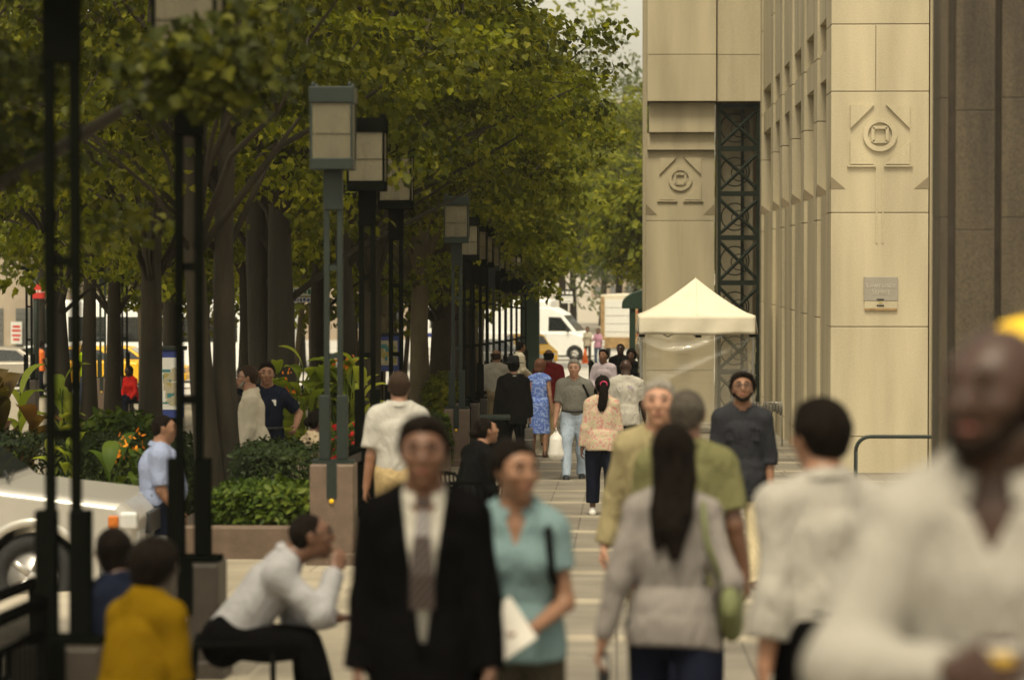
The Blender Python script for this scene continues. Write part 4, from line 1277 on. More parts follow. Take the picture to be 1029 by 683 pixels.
MT['petal_red'] = leaf_mat('petal_red', (.45, .01, .02), (.6, .03, .03), (.65, .08, .07), .3)
MT['petal_orange'] = leaf_mat('petal_orange', (.7, .16, .01), (.8, .25, .02), (.85, .4, .03), .3)
MT['petal_pink'] = leaf_mat('petal_pink', (.5, .22, .2), (.55, .35, .25), (.6, .45, .3), .3)

# outlines (x, y), tip towards +y; half outline for the +x side
MAPLE = [(0, 0), (.20, -.03), (.43, .10), (.36, .25), (.47, .50), (.29, .55), (.20, .76), (0, 1.0)]
OVAL = [(0, 0), (.20, .22), (.25, .5), (.14, .82), (0, 1.0)]
LANCE = [(0, 0), (.12, .18), (.155, .45), (.09, .8), (0, 1.0)]


def leaf_cloud(name, pos, nrm, dirs, size, shape, mat, parent=None, fold=.22, droop=.0):
    """every leaf is two folded half blades"""
    n = len(pos)
    hf = np.array(shape); k = len(hf)
    mid = np.array([hf[0], hf[-1]])
    nrm = nrm / np.linalg.norm(nrm, axis=1)[:, None]
    t = dirs - nrm * (dirs * nrm).sum(1)[:, None]; t /= np.maximum(np.linalg.norm(t, axis=1)[:, None], 1e-6)
    s = np.cross(t, nrm)
    loc = []
    for sg in (1, -1):
        pts = [(sg * x, y, abs(x) * fold - droop * y * y) for x, y in hf]
        loc.append(np.array(pts))
    # verts: shared midrib -> base, tip, then inner points for each side
    L0 = np.concatenate([loc[0], loc[1][1:-1]])
    V = pos[:, None, :] + size[:, None, None] * (L0[None, :, 0:1] * s[:, None, :] + L0[None, :, 1:2] * t[:, None, :] + L0[None, :, 2:3] * nrm[:, None, :])
    m = len(L0)
    f1 = list(range(k)); f2 = [0] + list(range(2 * k - 3, k - 1, -1)) + [] 
    f2 = [0, k - 1] + list(range(k + (k - 2) - 1, k - 1, -1))
    f1 = np.array(f1); f2 = np.array(f2)
    Fc = np.concatenate([f1[None, :] + m * np.arange(n)[:, None], f2[None, :] + m * np.arange(n)[:, None]])
    return np_mesh(name, V.reshape(-1, 3), Fc, mat, parent, smooth=False)


def rdir(n, r):
    v = r.normal(size=(n, 3)); return v / np.linalg.norm(v, axis=1)[:, None]


def crown_points(r, clumps, per, sxy, szz):
    c = np.repeat(clumps, per, axis=0)
    n = len(c)
    off = rdir(n, r) * (r.uniform(0, 1, n) ** .45 * 1.75)[:, None] * np.array([sxy, sxy, szz])
    return c + off, off


def make_tree(name, label, loc, seed, h0, h1, rad, ncl, per, leaf, trunk_r, bark, mat, rz=0, group=None, lean=(0, 0), stems=1, sxy=.34, szz=.11, limbs=16, shape=MAPLE, flat=1.0, skew=(0, 0), pxmax=None, limbr=.75, extra=None, branch=None):
    r = np.random.default_rng(seed)
    root = empty(name, loc, label, 'tree', group, rz)
    # clumps: shells of an uneven ellipsoid
    zc_ = (h0 + h1) / 2; hh = (h1 - h0) / 2
    d = rdir(ncl * 3, r)
    lump = 1 + .22 * np.sin(3 * d[:, 0] + seed) * np.cos(2.5 * d[:, 1] + 2 * seed) + .14 * np.sin(7 * d[:, 2] + 5 * d[:, 0])
    rr = r.uniform(.28, 1, len(d)) ** .55 * lump
    cl = d * rr[:, None] * np.array([rad, rad, hh]) * np.array([1, 1, flat]) + np.array([skew[0], skew[1], zc_])
    cl = cl[cl[:, 2] > h0 * .92]
    if pxmax:      # crowns pruned clear of the buildings and the pavement
        cw, sw_ = math.cos(rz), math.sin(rz)
        wx = cl[:, 0] * cw - cl[:, 1] * sw_ + loc[0]; wy = cl[:, 0] * sw_ + cl[:, 1] * cw + loc[1]
        lim = (pxmax - VPX) / FPX * loc[1] + .25 * np.sin(cl[:, 2] * 2.3 + seed) + .12 * np.sin(cl[:, 2] * 7) - sxy * 1.3
        lim = lim - np.clip((cl[:, 2] - 7.0) * 1.4, 0, 2.6)
        if pxmax > 600: lim = lim - np.clip((6.1 - cl[:, 2]) * 1.5, 0, 1) * .95
        cl = cl[wx < lim]
    cl = cl[:ncl]
    if extra is not None: cl = np.concatenate([cl, np.array(extra)])
    pos, off = crown_points(r, cl, per, sxy, szz)
    n = len(pos)
    out = pos - np.array([0, 0, zc_])
    out /= np.maximum(np.linalg.norm(out, axis=1)[:, None], .1)
    nrm = np.array([0, 0, .55]) + .45 * out + .6 * r.normal(size=(n, 3))
    dirs = out * .8 + off * .8 + np.array([0, 0, -.35]) + .5 * r.normal(size=(n, 3))
    size = leaf * r.uniform(.6, 1.25, n)
    leaf_cloud('crown', pos, nrm, dirs, size, shape, mat, root, droop=.12)
    # trunk and limbs in one wooden part
    mb = MB()
    heads = []
    for st in range(stems):
        a = st * 2.1 + seed
        b0 = Vector((math.cos(a) * trunk_r * .9 * (stems > 1), math.sin(a) * trunk_r * .5 * (stems > 1), -.1))
        pts = []; rs = []
        top = h0 + (h1 - h0) * .55
        nn = 12
        for i in range(nn):
            t = i / (nn - 1)
            pts.append(b0 + Vector((lean[0] * t + .10 * math.sin(3.3 * t + seed + st) * t + (math.cos(a) * .4 * t if stems > 1 else 0), lean[1] * t + .08 * math.sin(4 * t + 2 * seed), top * t)))
            rs.append(trunk_r * (1.45 if i == 0 else 1.12 if i == 1 else 1 - .62 * t))
        mb.tube(pts, rs, 18, jit=.09)
        heads.append(pts)
    order = r.permutation(len(cl))[:limbs]
    for j, q in enumerate(order):
        tgt = Vector(cl[q]); pts = heads[j % stems]
        zb = min(max(h0 * .75 + (tgt.z - h0) * .35, h0 * .7), (h0 + (h1 - h0) * .5))
        i = min(range(len(pts)), key=lambda i: abs(pts[i].z - zb))
        a = pts[i]
        m1 = a.lerp(tgt, .35) + Vector((0, 0, .18 + .1 * (j % 3))); m2 = a.lerp(tgt, .7) + Vector((.1 * math.sin(j), .1 * math.cos(j), .12))
        r0 = trunk_r * (.30 + .09 * (j % 3)) * limbr
        mb.tube([a, m1, m2, tgt], [r0, r0 * .7, r0 * .45, r0 * .16], 8)
        for e in range(2):
            q2 = order[(j * 3 + e + 1) % len(order)]
            t2 = Vector(cl[q2])
            if (t2 - m2).length < rad * .8:
                mb.tube([m2, m2.lerp(t2, .5) + Vector((0, 0, .12)), t2], [r0 * .4, r0 * .26, r0 * .1], 6)
    if branch: mb.tube(branch[0], branch[1], 8)
    mb.build('trunk', bark, root, True)
    return root


def tspot(px, d, dz=0): 
    p = spot(px, d); p.z += dz; return p

G_ROW = None
TREES = [
    # name, label, px, d, seed, h0, h1, rad, ncl, per, leaf, tr, bark, mat, kw
    ('plane_tree', 'twin stemmed plane tree rising from the clipped dark hedge', 221, 32.0, 3, 3.7, 9.5, 3.0, 130, 62, .14, .15, 'bark', 'leaf_dark', dict(stems=2, limbs=16, pxmax=480, limbr=.7)),
    ('plane_tree', 'plane tree with a single trunk right behind the officer in pale blue', 150, 36.5, 8, 3.2, 9.0, 3.6, 150, 62, .14, .17, 'bark', 'leaf_mid', dict(limbs=18, pxmax=500, limbr=.7)),
    ('plane_tree', 'dark double trunk tree behind the person in navy uniform on the phone', 277, 43, 14, 3.7, 10.5, 4.2, 160, 62, .15, .24, 'bark_dark', 'leaf_dark', dict(stems=2, limbs=18)),
    ('plane_tree', 'slim tree seen through the green twin posts of the lit lantern', 345, 44.5, 21, 3.8, 10, 3.8, 150, 62, .15, .16, 'bark_dark', 'leaf_mid', dict(limbs=16)),
    ('plane_tree', 'tree with pale smooth trunk beside the far map board', 424, 55, 27, 3.4, 12.5, 3.8, 210, 66, .15, .2, 'bark_pale', 'leaf_mid', dict(limbs=20, pxmax=612)),
    ('plane_tree', 'brown trunk tree just right of the pale smooth trunk', 443, 62, 31, 3.2, 13.5, 4.6, 260, 66, .15, .25, 'bark', 'leaf_mid', dict(limbs=24, pxmax=618)),
    ('plane_tree', 'tall tree reaching its ragged crown over the pavement towards the portal', 468, 66, 33, 3.4, 14.0, 4.7, 300, 66, .15, .26, 'bark', 'leaf_mid', dict(limbs=26, pxmax=637)),
    ('plane_tree', 'young tree with leaning trunk next to the parked taxis', 113, 58, 36, 3.3, 10, 3.9, 140, 58, .16, .17, 'bark', 'leaf_mid', dict(limbs=16)),
    ('plane_tree', 'young tree with straight trunk next to the parked taxis', 91, 55, 41, 3.4, 10, 3.7, 140, 58, .16, .16, 'bark', 'leaf_dark', dict(limbs=16)),
    ('plane_tree', 'tree behind the twin posts nearest to the silver car', 66, 50, 46, 3.5, 10, 3.8, 140, 58, .16, .17, 'bark_dark', 'leaf_mid', dict(limbs=16, lean=(-.3, 0))),
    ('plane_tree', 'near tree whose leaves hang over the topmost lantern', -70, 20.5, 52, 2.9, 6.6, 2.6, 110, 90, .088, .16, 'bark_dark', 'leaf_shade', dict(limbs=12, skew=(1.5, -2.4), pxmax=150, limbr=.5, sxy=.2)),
    ('plane_tree', 'tree with its trunk hidden behind the dark lantern posts', 372, 52, 58, 3.4, 12, 4.0, 170, 62, .15, .2, 'bark', 'leaf_dark', dict(limbs=18)),
    ('plane_tree', 'broad tree behind the beds beyond the cream shirted person', 246, 62, 63, 3.4, 13.5, 4.6, 220, 60, .17, .22, 'bark', 'leaf_pale', dict(limbs=18)),
    ('plane_tree', 'broad tree behind the twin posts of the lit lantern, farther off', 320, 66, 68, 3.6, 14.5, 4.8, 240, 60, .17, .2, 'bark', 'leaf_pale', dict(limbs=18)),
    ('plane_tree', 'broad tree over the large map board', 168, 66, 71, 3.8, 14.5, 4.8, 230, 60, .17, .2, 'bark', 'leaf_pale', dict(limbs=18)),
    ('street_tree', 'tree standing by the road beyond the white van', 566, 165, 75, 3.9, 15, 5.2, 240, 60, .24, .25, 'bark', 'leaf_mid', dict(limbs=14, sxy=.6, szz=.25)),
    ('street_tree', 'tree with hanging green crown over the box truck', 622, 172, 81, 5.2, 15, 6.0, 230, 60, .26, .25, 'bark', 'leaf_pale', dict(limbs=14, sxy=.6, szz=.25)),
    ('street_tree', 'tree on the pavement side just beside the portal edge', 664, 104, 86, 3.2, 7.6, 2.4, 150, 60, .22, .2, 'bark', 'leaf_mid', dict(limbs=14, sxy=.5, szz=.2)),
]
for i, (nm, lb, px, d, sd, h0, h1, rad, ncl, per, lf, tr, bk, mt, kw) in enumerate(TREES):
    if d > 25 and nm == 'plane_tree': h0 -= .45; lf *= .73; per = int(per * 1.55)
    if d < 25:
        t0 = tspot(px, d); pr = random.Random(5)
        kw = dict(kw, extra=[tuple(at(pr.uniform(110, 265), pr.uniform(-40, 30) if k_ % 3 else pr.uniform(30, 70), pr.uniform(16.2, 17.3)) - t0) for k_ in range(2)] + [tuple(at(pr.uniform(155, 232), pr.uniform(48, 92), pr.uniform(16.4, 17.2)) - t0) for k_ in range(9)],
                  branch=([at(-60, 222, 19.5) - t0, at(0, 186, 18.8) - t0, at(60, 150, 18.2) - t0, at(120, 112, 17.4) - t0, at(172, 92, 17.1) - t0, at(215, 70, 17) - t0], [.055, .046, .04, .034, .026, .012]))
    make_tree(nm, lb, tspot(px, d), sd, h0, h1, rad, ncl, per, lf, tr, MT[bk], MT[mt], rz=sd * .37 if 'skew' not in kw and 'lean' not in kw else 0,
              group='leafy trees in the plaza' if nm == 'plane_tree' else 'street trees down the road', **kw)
# small many-stemmed trees deep in the plaza
for i, (px, d) in enumerate(((292, 78), (318, 82), (385, 80), (402, 85), (362, 84), (250, 88), (455, 84), (200, 86), (140, 84), (480, 92))):
    make_tree('garden_tree', ['slender many stemmed tree behind the flower beds left of the street sign pole', 'slender many stemmed tree right of the street sign pole', 'slender pale stemmed tree behind the far map board', 'slender tree between the dark lantern posts and pale trunk',
              'slender tree behind the trunk under the dark lantern', 'slender tree far behind the cream shirted person', 'slender tree far behind the brown trunk', 'slender tree far behind the hedge tree', 'slender tree far behind the large map board', 'slender tree beside the parked white bus'][i],
              tspot(px, d), 100 + i * 7, 2.4, 8.5 + (i % 3), 3.4, 110, 50, .2, .085, MT['bark_pale'], MT['leaf_pale' if i % 3 == 0 else 'leaf_mid'], rz=i, group='slender trees deep in the plaza', stems=3, limbs=12, sxy=.5, szz=.22)
# far trees closing the view
for i, (px, d, h1, rad) in enumerate(((40, 118, 15, 6), (120, 125, 17, 7), (215, 122, 16, 7), (300, 130, 18, 7), (390, 128, 17, 7), (470, 132, 18, 7), (575, 215, 17, 7), (607, 240, 20, 7.5), (640, 225, 17.5, 6.5), (520, 200, 20, 8))):
    make_tree('far_tree', ['far tree above the silver car', 'far tree above the yellow taxis', 'far tree behind the dark posts of the nearest lantern', 'far tree behind the street sign', 'far tree behind the far map board', 'far tree above the white bus',
              'hazy pale tree far down the road above the parking sign', 'hazy tallest pale tree far down the road below the apartment tower', 'hazy pale tree far down the road next to the portal edge', 'far tree behind the white van roof'][i],
              tspot(px, d), 200 + i * 5, 3.2 if i < 6 else 2.5, h1, rad, 170, 46, .38, .28, MT['bark'], MT['leaf_far' if i > 5 else ('leaf_pale' if i % 2 else 'leaf_mid')], rz=i * .7, group='trees closing the view', limbs=8, sxy=.85, szz=.45, shape=OVAL)


def bush(name, label, cat, x0, x1, y0, y1, h, n, leaf, mat, zb, seed, group=None, shape=OVAL, rnd=.3, kind=None, fill=None):
    """leafy mass: leaves scattered in the outer shell of a soft box"""
    r = np.random.default_rng(seed)
    u = r.uniform(-1, 1, (n * 2, 3))
    m = np.max(np.abs(u), 1)
    u = u / m[:, None] * (r.uniform(.55, 1, len(u)) ** .4)[:, None]
    u = u[u[:, 2] > -.95][:n]
    bump = 1 + .10 * np.sin(u[:, 0] * 7 + seed) * np.cos(u[:, 1] * 6) + .05 * np.sin(u[:, 0] * 19 + 2 * u[:, 1] * 11)
    q = u.copy(); ln = np.linalg.norm(u, axis=1); q *= (1 - rnd * np.clip(ln - 1, 0, 1))[:, None]
    p = np.stack([(x0 + x1) / 2 + q[:, 0] * (x1 - x0) / 2, (y0 + y1) / 2 + q[:, 1] * (y1 - y0) / 2, h / 2 + q[:, 2] * h / 2 * bump], 1)
    for i in range(len(p)): p[i, 2] += (zb if zb is not None else gz(p[i, 1]))
    out = q + .001
    nrm = out * .9 + np.array([0, 0, .5]) + .6 * r.normal(size=p.shape)
    dirs = out + .7 * r.normal(size=p.shape)
    if kind:
        o = leaf_cloud(name, p, nrm, dirs, leaf * r.uniform(.6, 1.3, len(p)), shape, mat)
        return tag(o, kind=kind)
    root = empty(name, ((x0 + x1) / 2, (y0 + y1) / 2, zb if zb is not None else gz((y0 + y1) / 2)), label, cat, group)
    p = p - np.array(root.location)
    leaf_cloud('foliage', p, nrm, dirs, leaf * r.uniform(.6, 1.3, len(p)), shape, mat, root)
    mb = MB()
    nb = max(3, int((x1 - x0) * 3))
    for i in range(nb):
        x = x0 + (x1 - x0) * (i + .5) / nb - root.location.x; y = (r.uniform() - .5) * (y1 - y0) * .4
        for e in range(3):
            mb.tube([(x, y, 0), (x + r.uniform(-.12, .12), y + r.uniform(-.1, .1), h * .5), (x + r.uniform(-.25, .25), y + r.uniform(-.2, .2), h * .85)], [.02, .013, .005], 5)
    mb.build('stems', MT['bark_dark'], root)
    return root

# planter with granite kerb in front of the hedge
def wallbox(name, label, x0, x1, y0, y1, h, mat, cat='planter wall', group=None):
    g = min(gz(y0), gz(y1)) - .05
    mb = MB(); mb.bb(x0, x1, y0, y1, g, max(gz(y0), gz(y1)) + h)
    return tag(bevel(mb.build(name, mat), .012), label, cat, group)
xA = at(150, 0, 28).x; xC = -2.72
wallbox('planter_wall', 'low pink granite planter wall in front of the ground cover', xA, xC, 27.6, 27.85, .30, MT['granite_pink'])
wallbox('planter_side_wall', 'low pink granite wall along the lantern row beside ground cover', xC, xC + .22, 27.5, 31.4, .29, MT['granite_pink'])
mb = MB(); mb.bb(xA, xC, 27.85, 33, gz(30) - .2, gz(28) + .17); tag(mb.build('planter_soil', MT['soil']), kind='structure')
bush('shrub', 'low bright ground cover shrub spilling over the granite planter wall', 'shrub', at(215, 0, 28.6).x, xC, 27.9, 29.2, .48, 5200, .085, MT['cover_leaf'], gz(28) + .16, 5)
bush('hedge', 'clipped dark box hedge beside the seated person in beige', 'hedge', at(238, 0, 30.6).x, at(318, 0, 30.6).x, 29.6, 31.8, .98, 9000, .055, MT['hedge_leaf'], gz(30.6) + .0, 6, rnd=.12)
bush('hedge', 'long dark hedge behind the silver car and the officer', 'hedge', at(-60, 0, 33).x, at(205, 0, 33).x, 32.2, 33.8, 1.02, 14000, .062, MT['hedge_leaf'], gz(33) - .02, 9, rnd=.12)
bush('shrub', 'shrub with dull pink blooms above the long dark hedge', 'shrub', at(85, 0, 36).x, at(150, 0, 36).x, 35.5, 37, 1.15, 2600, .12, MT['cover_leaf'], gz(36), 12)
bush('shrub', 'leafy bed plant behind the seated person in black', 'shrub', at(405, 0, 47).x, at(452, 0, 47).x, 45.6, 47.4, .85, 2400, .11, MT['cover_leaf'], gz(46), 13)
bush('shrub', 'dense green shrub between the red flowers and the lit lantern pier', 'shrub', at(352, 0, 38).x, at(392, 0, 38).x, 37.2, 38.6, 1.0, 2600, .10, MT['hedge_leaf'], gz(38), 14)
bush('shrub', 'dull green shrub at the foot of the pale smooth trunk', 'shrub', at(432, 0, 56).x, at(456, 0, 56).x, 54, 57, 1.3, 2200, .13, MT['leaf_mid'], gz(55), 15)
bush('shrub', 'shrub at the foot of the trees near the parked taxis', 'shrub', at(60, 0, 46).x, at(150, 0, 46).x, 44.5, 46.5, .75, 2600, .13, MT['cover_leaf'], gz(46), 16)

# flower beds
def flowers(label, px0, px1, d0, d1, h, n, petal, seed, leafn=2000):
    x0, x1 = at(px0, 0, d0).x, at(px1, 0, d0).x
    root = bush('flower_bed', label, 'flower bed', x0, x1, d0, d1, h, leafn, .09, MT['cover_leaf'], gz(d0), seed)
    r = np.random.default_rng(seed)
    m = 7
    c = np.stack([r.uniform(x0, x1, n), r.uniform(d0 - .12, d1, n), gz(d0) + h * r.uniform(.55, 1.08, n)], 1) - np.array(root.location)
    pos = np.repeat(c, m, 0) + r.normal(size=(n * m, 3)) * .012
    leaf_cloud('blossoms', pos, rdir(n * m, r), rdir(n * m, r), .07 * r.uniform(.7, 1.2, n * m), OVAL, petal, root)
    return root
flowers('bed of red flowers by the foot of the lit green lantern', 318, 372, 34.5, 36, .95, 60, MT['petal_red'], 21)
flowers('far bed of red and purple flowers on the long low wall', 284, 345, 61, 63, .95, 70, MT['petal_red'], 22)
flowers('far flower bed right of the far map board', 395, 440, 62, 64, .95, 40, MT['petal_red'], 23)
def lw(label, px0, px1, d, h, mat):
    x0, x1 = at(px0, 0, d).x, at(px1, 0, d).x
    wallbox('bed_wall', label, x0, x1, d, d + .3, h, mat)
lw('long low pale wall in front of the far flower bed', 276, 412, 60.5, .72, MT['concrete'])
lw('low granite wall edging the bed by the pale trunk', 404, 452, 44.8, .42, MT['granite_pink'])
lw('low granite wall under the red flowers', 318, 392, 34.2, .42, MT['granite_pink'])


def canna(label, px, d, h, n, mat, seed, bloom=None, width=.5, leafL=.55, group='canna plants'):
    r = np.random.default_rng(seed)
    b = spot(px, d)
    root = empty('canna_plant', b, label, 'plant', group)
    st = MB(); pos = []; nr = []; di = []; sz = []
    tips = []
    for i in range(n):
        x = r.uniform(-width, width) * .7; y = r.uniform(-.25, .25)
        hh = h * r.uniform(.72, 1.0)
        tip = Vector((x + r.uniform(-.15, .15), y + r.uniform(-.1, .1), hh))
        st.tube([(x, y, 0), (x, y, hh * .5), tip], [.02, .016, .008], 6)
        tips.append(tip)
    st.build('stalks', MT['cover_leaf'], root, True)
    # broad curved leaves as real blades
    lv = MB()
    for i, tip in enumerate(tips):
        for k in range(5):
            a = r.uniform(0, 2 * math.pi); L_ = leafL * r.uniform(.75, 1.15); w_ = L_ * r.uniform(.17, .23)
            b0 = Vector((tip.x, tip.y, tip.z * (.35 + .15 * k)))
            up = r.uniform(.75, 1.3)
            ax = Vector((math.cos(a), math.sin(a), 0)); sd_ = Vector((-math.sin(a), math.cos(a), 0))
            rows = []
            for j in range(9):
                t = j / 8
                c = b0 + ax * L_ * (.15 * t + .42 * t * t) + Vector((0, 0, L_ * (up * t - .55 * t * t)))
                ww = w_ * (math.sin(math.pi * min(1, t * .96 + .03)) ** .75)
                rows.append([c - sd_ * ww + Vector((0, 0, ww * .35)), c - sd_ * ww * .5 + Vector((0, 0, ww * .1)), c, c + sd_ * ww * .5 + Vector((0, 0, ww * .1)), c + sd_ * ww + Vector((0, 0, ww * .35))])
            lv.loft(rows, False, False)
    lv.build('leaves', mat, root, True)
    if bloom:
        m = 22
        for i in range(min(2, n)):
            t = tips[i]
            pts = np.array(t)[None, :] + np.array([0, 0, .10]) + r.normal(size=(m, 3)) * np.array([.05, .05, .09])
            leaf_cloud('bloom', pts, rdir(m, r), rdir(m, r), .06 * r.uniform(.7, 1.2, m), OVAL, bloom, root)
    return root
canna('tall bright green canna with orange bloom behind the seated person in beige', 317, 37.5, 1.8, 30, MT['canna_leaf'], 31, MT['petal_orange'], .72, .52)
canna('canna with dark bronze leaves over the hedge next to the silver car', 8, 35, 1.5, 6, MT['canna_red'], 33, None, .6, .75)
canna('canna with green leaves behind the bronze leaved one', 42, 37, 1.55, 5, MT['canna_leaf'], 34, None, .5, .6)
canna('low canna with small orange flowers beside the blue shirted officer', 131, 30.5, .85, 4, MT['cover_leaf'], 35, MT['petal_orange'], .3, .4)
canna('canna with pale narrow leaves beside the silver car bonnet', 74, 31, 1.0, 4, MT['canna_leaf'], 36, None, .5, .35)

# ------------------------------------------------------------------ lantern posts
LM = {}
m, nt, bs = newmat('frosted_glass')
bs.inputs['Base Color'].default_value = (.36, .33, .25, 1); bs.inputs['Roughness'].default_value = .35
N = nt.nodes; L = nt.links
tr = N.new('ShaderNodeBsdfTransparent'); tr.inputs[0].default_value = (.85, .83, .74, 1)
tl = N.new('ShaderNodeBsdfTranslucent'); tl.inputs[0].default_value = (.5, .47, .37, 1)
mxa = N.new('ShaderNodeMixShader'); mxa.inputs[0].default_value = .5; L.new(bs.outputs[0], mxa.inputs[1]); L.new(tl.outputs[0], mxa.inputs[2])
mx = N.new('ShaderNodeMixShader'); mx.inputs[0].default_value = .6
L.new(mxa.outputs[0], mx.inputs[1]); L.new(tr.outputs[0], mx.inputs[2]); L.new(mx.outputs[0], N['Material Output'].inputs[0])
MT['frosted_glass'] = m


def make_lamp(label, loc, green, stone, pier_h=.92, pole=2.66, group='twin post lanterns along the walk', lantern=True):
    mt = MT['lamp_green'] if green else MT['lamp_dark']  # dark ones: same lantern design, with tree shade put into its paint
    root = empty('street_lantern', loc, label, 'lamp post', group)
    pw = .40
    mb = MB(); mb.bb(-pw / 2, pw / 2, -pw / 2, pw / 2, -.15, pier_h); bevel(mb.build('pier', stone, root), .015)
    mb = MB(); mb.bb(-pw / 2 - .03, pw / 2 + .03, -pw / 2 - .03, pw / 2 + .03, -.12, .12); bevel(mb.build('plinth', stone, root), .012)
    z0 = pier_h
    b = MB(); b.bb(-.19, .19, -.10, .10, z0 + .001, z0 + .035); b.bb(-.045, .045, -pw / 2 - .012, -pw / 2 - .001, z0 - .30, z0 + .02)
    b.build('base_plate', mt, root)
    MB().ball((0, -pw / 2 - .014, z0 - .33), (.022, .01, .022)).build('bolt', MT['cap_yellow'] if green else MT['rim_metal'], root, True)
    for sx in (-1, 1):
        mb = MB(); mb.bb(sx * .060 - .025, sx * .060 + .025, -.025, .025, z0 + .03, z0 + pole); bevel(mb.build('post', mt, root), .006)
        mb = MB(); mb.bb(sx * .080 - .050, sx * .080 + .050, -.05, .05, z0 + .036, z0 + .62); bevel(mb.build('sleeve', mt, root), .008)
    for z in (.95, 1.75):
        mb = MB(); mb.bb(-.034, .034, -.016, .016, z0 + z, z0 + z + .05); mb.build('spacer', mt, root)
    zt = z0 + pole
    mb = MB(); mb.bb(-.088, .088, -.04, .04, zt - .36, zt + .0); bevel(mb.build('neck', mt, root), .008)
    if not lantern:
        return root
    hw = .195
    lb = MB(); lb.bb(-hw, hw, -hw, hw, zt + .002, zt + .105); bevel(lb.build('lantern_base', mt, root), .008)
    H0, H1 = zt + .105, zt + .60
    g = MB()
    for a in range(4):
        xf = Matrix.Rotation(a * math.pi / 2, 4, 'Z')
        g.box((0, -hw + .014, (H0 + H1) / 2), (2 * hw - .05, .006, H1 - H0 - .002), xf=xf)
    g.build('glass', MT['frosted_glass'], root)
    fr = MB()
    for sx in (-1, 1):
        for sy in (-1, 1): fr.box((sx * (hw - .011), sy * (hw - .011), (H0 + H1) / 2), (.022, .022, H1 - H0))
    for a in range(4):
        xf = Matrix.Rotation(a * math.pi / 2, 4, 'Z'); fr.box((0, -hw + .008, H0 + .22), (2 * hw - .046, .006, .005), xf=xf)
    fr.build('lantern_frame', mt, root)
    bl = MB(); bl.lathe([(.05, H0 + .002), (.05, H0 + .14), (.028, H0 + .19), (.022, H0 + .24), (.05, H0 + .29), (.058, H0 + .34), (.04, H0 + .385), (.01, H0 + .40)], 16)
    bl.build('bulb', MT['bumper_grey'], root, True)
    cp = MB(); cp.bb(-hw - .008, hw + .008, -hw - .008, hw + .008, H1 + .001, H1 + .15); c_ = bevel(cp.build('lantern_cap', mt, root), .01)
    kn = MB()
    for sx in (-1, 1):
        for sy in (-1, 1): kn.ball((sx * (hw - .03), sy * (hw - .03), H1 + .165), (.02, .02, .028))
    kn.build('finial', mt, c_, True)
    return root
XL = -2.57
LAMPS = [(63, 0, 'dark twin post lantern nearest to the camera by the black railing'), (190, 0, 'dark lantern with leaves hanging over its glass, beside the officer'), (335, 1, 'green lantern with pale lit glass on pink granite pier'), (369, 0, 'dark lantern with a clear bulb showing, just right of the pale green one'),
         (398, 0, 'dark lantern half hidden by leaves with bright glass'), (459, 1, 'green lantern on a pink pier behind the seated person in black')]
for px, gr, lb in LAMPS:
    d = 13.8 if px == 63 else XL * FPX / (px - VPX)
    p = spot(px, d)
    o = make_lamp(lb, p, gr, MT['granite_pink'] if gr else MT['granite_dark'], pier_h={190: .70, 63: .62}.get(px, .92), pole={190: 2.92, 63: 3.05}.get(px, 2.66))
d = 52.0; i = 0
for px in (470, 479, 486, 493, 499, 505, 511, 516.5, 521.5, 526):
    d = XL * FPX / (px - VPX)
    p = spot(px, d)
    gr = px in (493,)
    lb = ('green lantern' if gr else 'dark lantern') + ' in the far row, number %d' % i
    lb = ['first dark lantern right of the green one behind the person in black', 'second dark lantern right of that green lantern', 'third dark lantern, close to the white shirted person', 'small green lantern post above the white shirted person', 'thin dark lantern between the white shirt person and the person in grey',
          'thin dark lantern just left of the person in the grey shirt', 'thin dark lantern above the hat of the black suited person', 'far thin dark lantern left of the thick green column', 'farther thin dark lantern touching the thick green column', 'farthest thin dark lantern of the row beside the van'][i]
    make_lamp(lb, p, gr, MT['granite_pink'] if gr else MT['granite_dark'], pole=2.45)
    i += 1
for px, dd, gr, lb in ((29, 72, 0, 'dark twin posts in front of the silver car'), (103, 74, 1, 'green lantern post on pale pier between the two young trunks'), (125, 76, 0, 'dark twin posts beside the person in red')):
    make_lamp(lb, spot(px, dd), gr, MT['granite_pink'] if gr else MT['granite_dark'], group='twin post lanterns across the plaza')
# thick green column near the van
p = spot(533, 92)
col_ = empty('kiosk_column', p, 'thick dark green square column at the end of the lantern row', 'column')
mb = MB(); mb.bb(-.30, .28, -.3, .3, 0, 3.85); bevel(mb.build('shaft', MT['awning_green'], col_), .02)
mb = MB(); mb.bb(-.34, .32, -.34, .34, 3.851, 4.0); bevel(mb.build('capital', MT['awning_green'], col_), .02)
mb = MB(); mb.bb(-.34, .32, -.34, .34, -.1, .35); bevel(mb.build('base', MT['awning_green'], col_), .02)

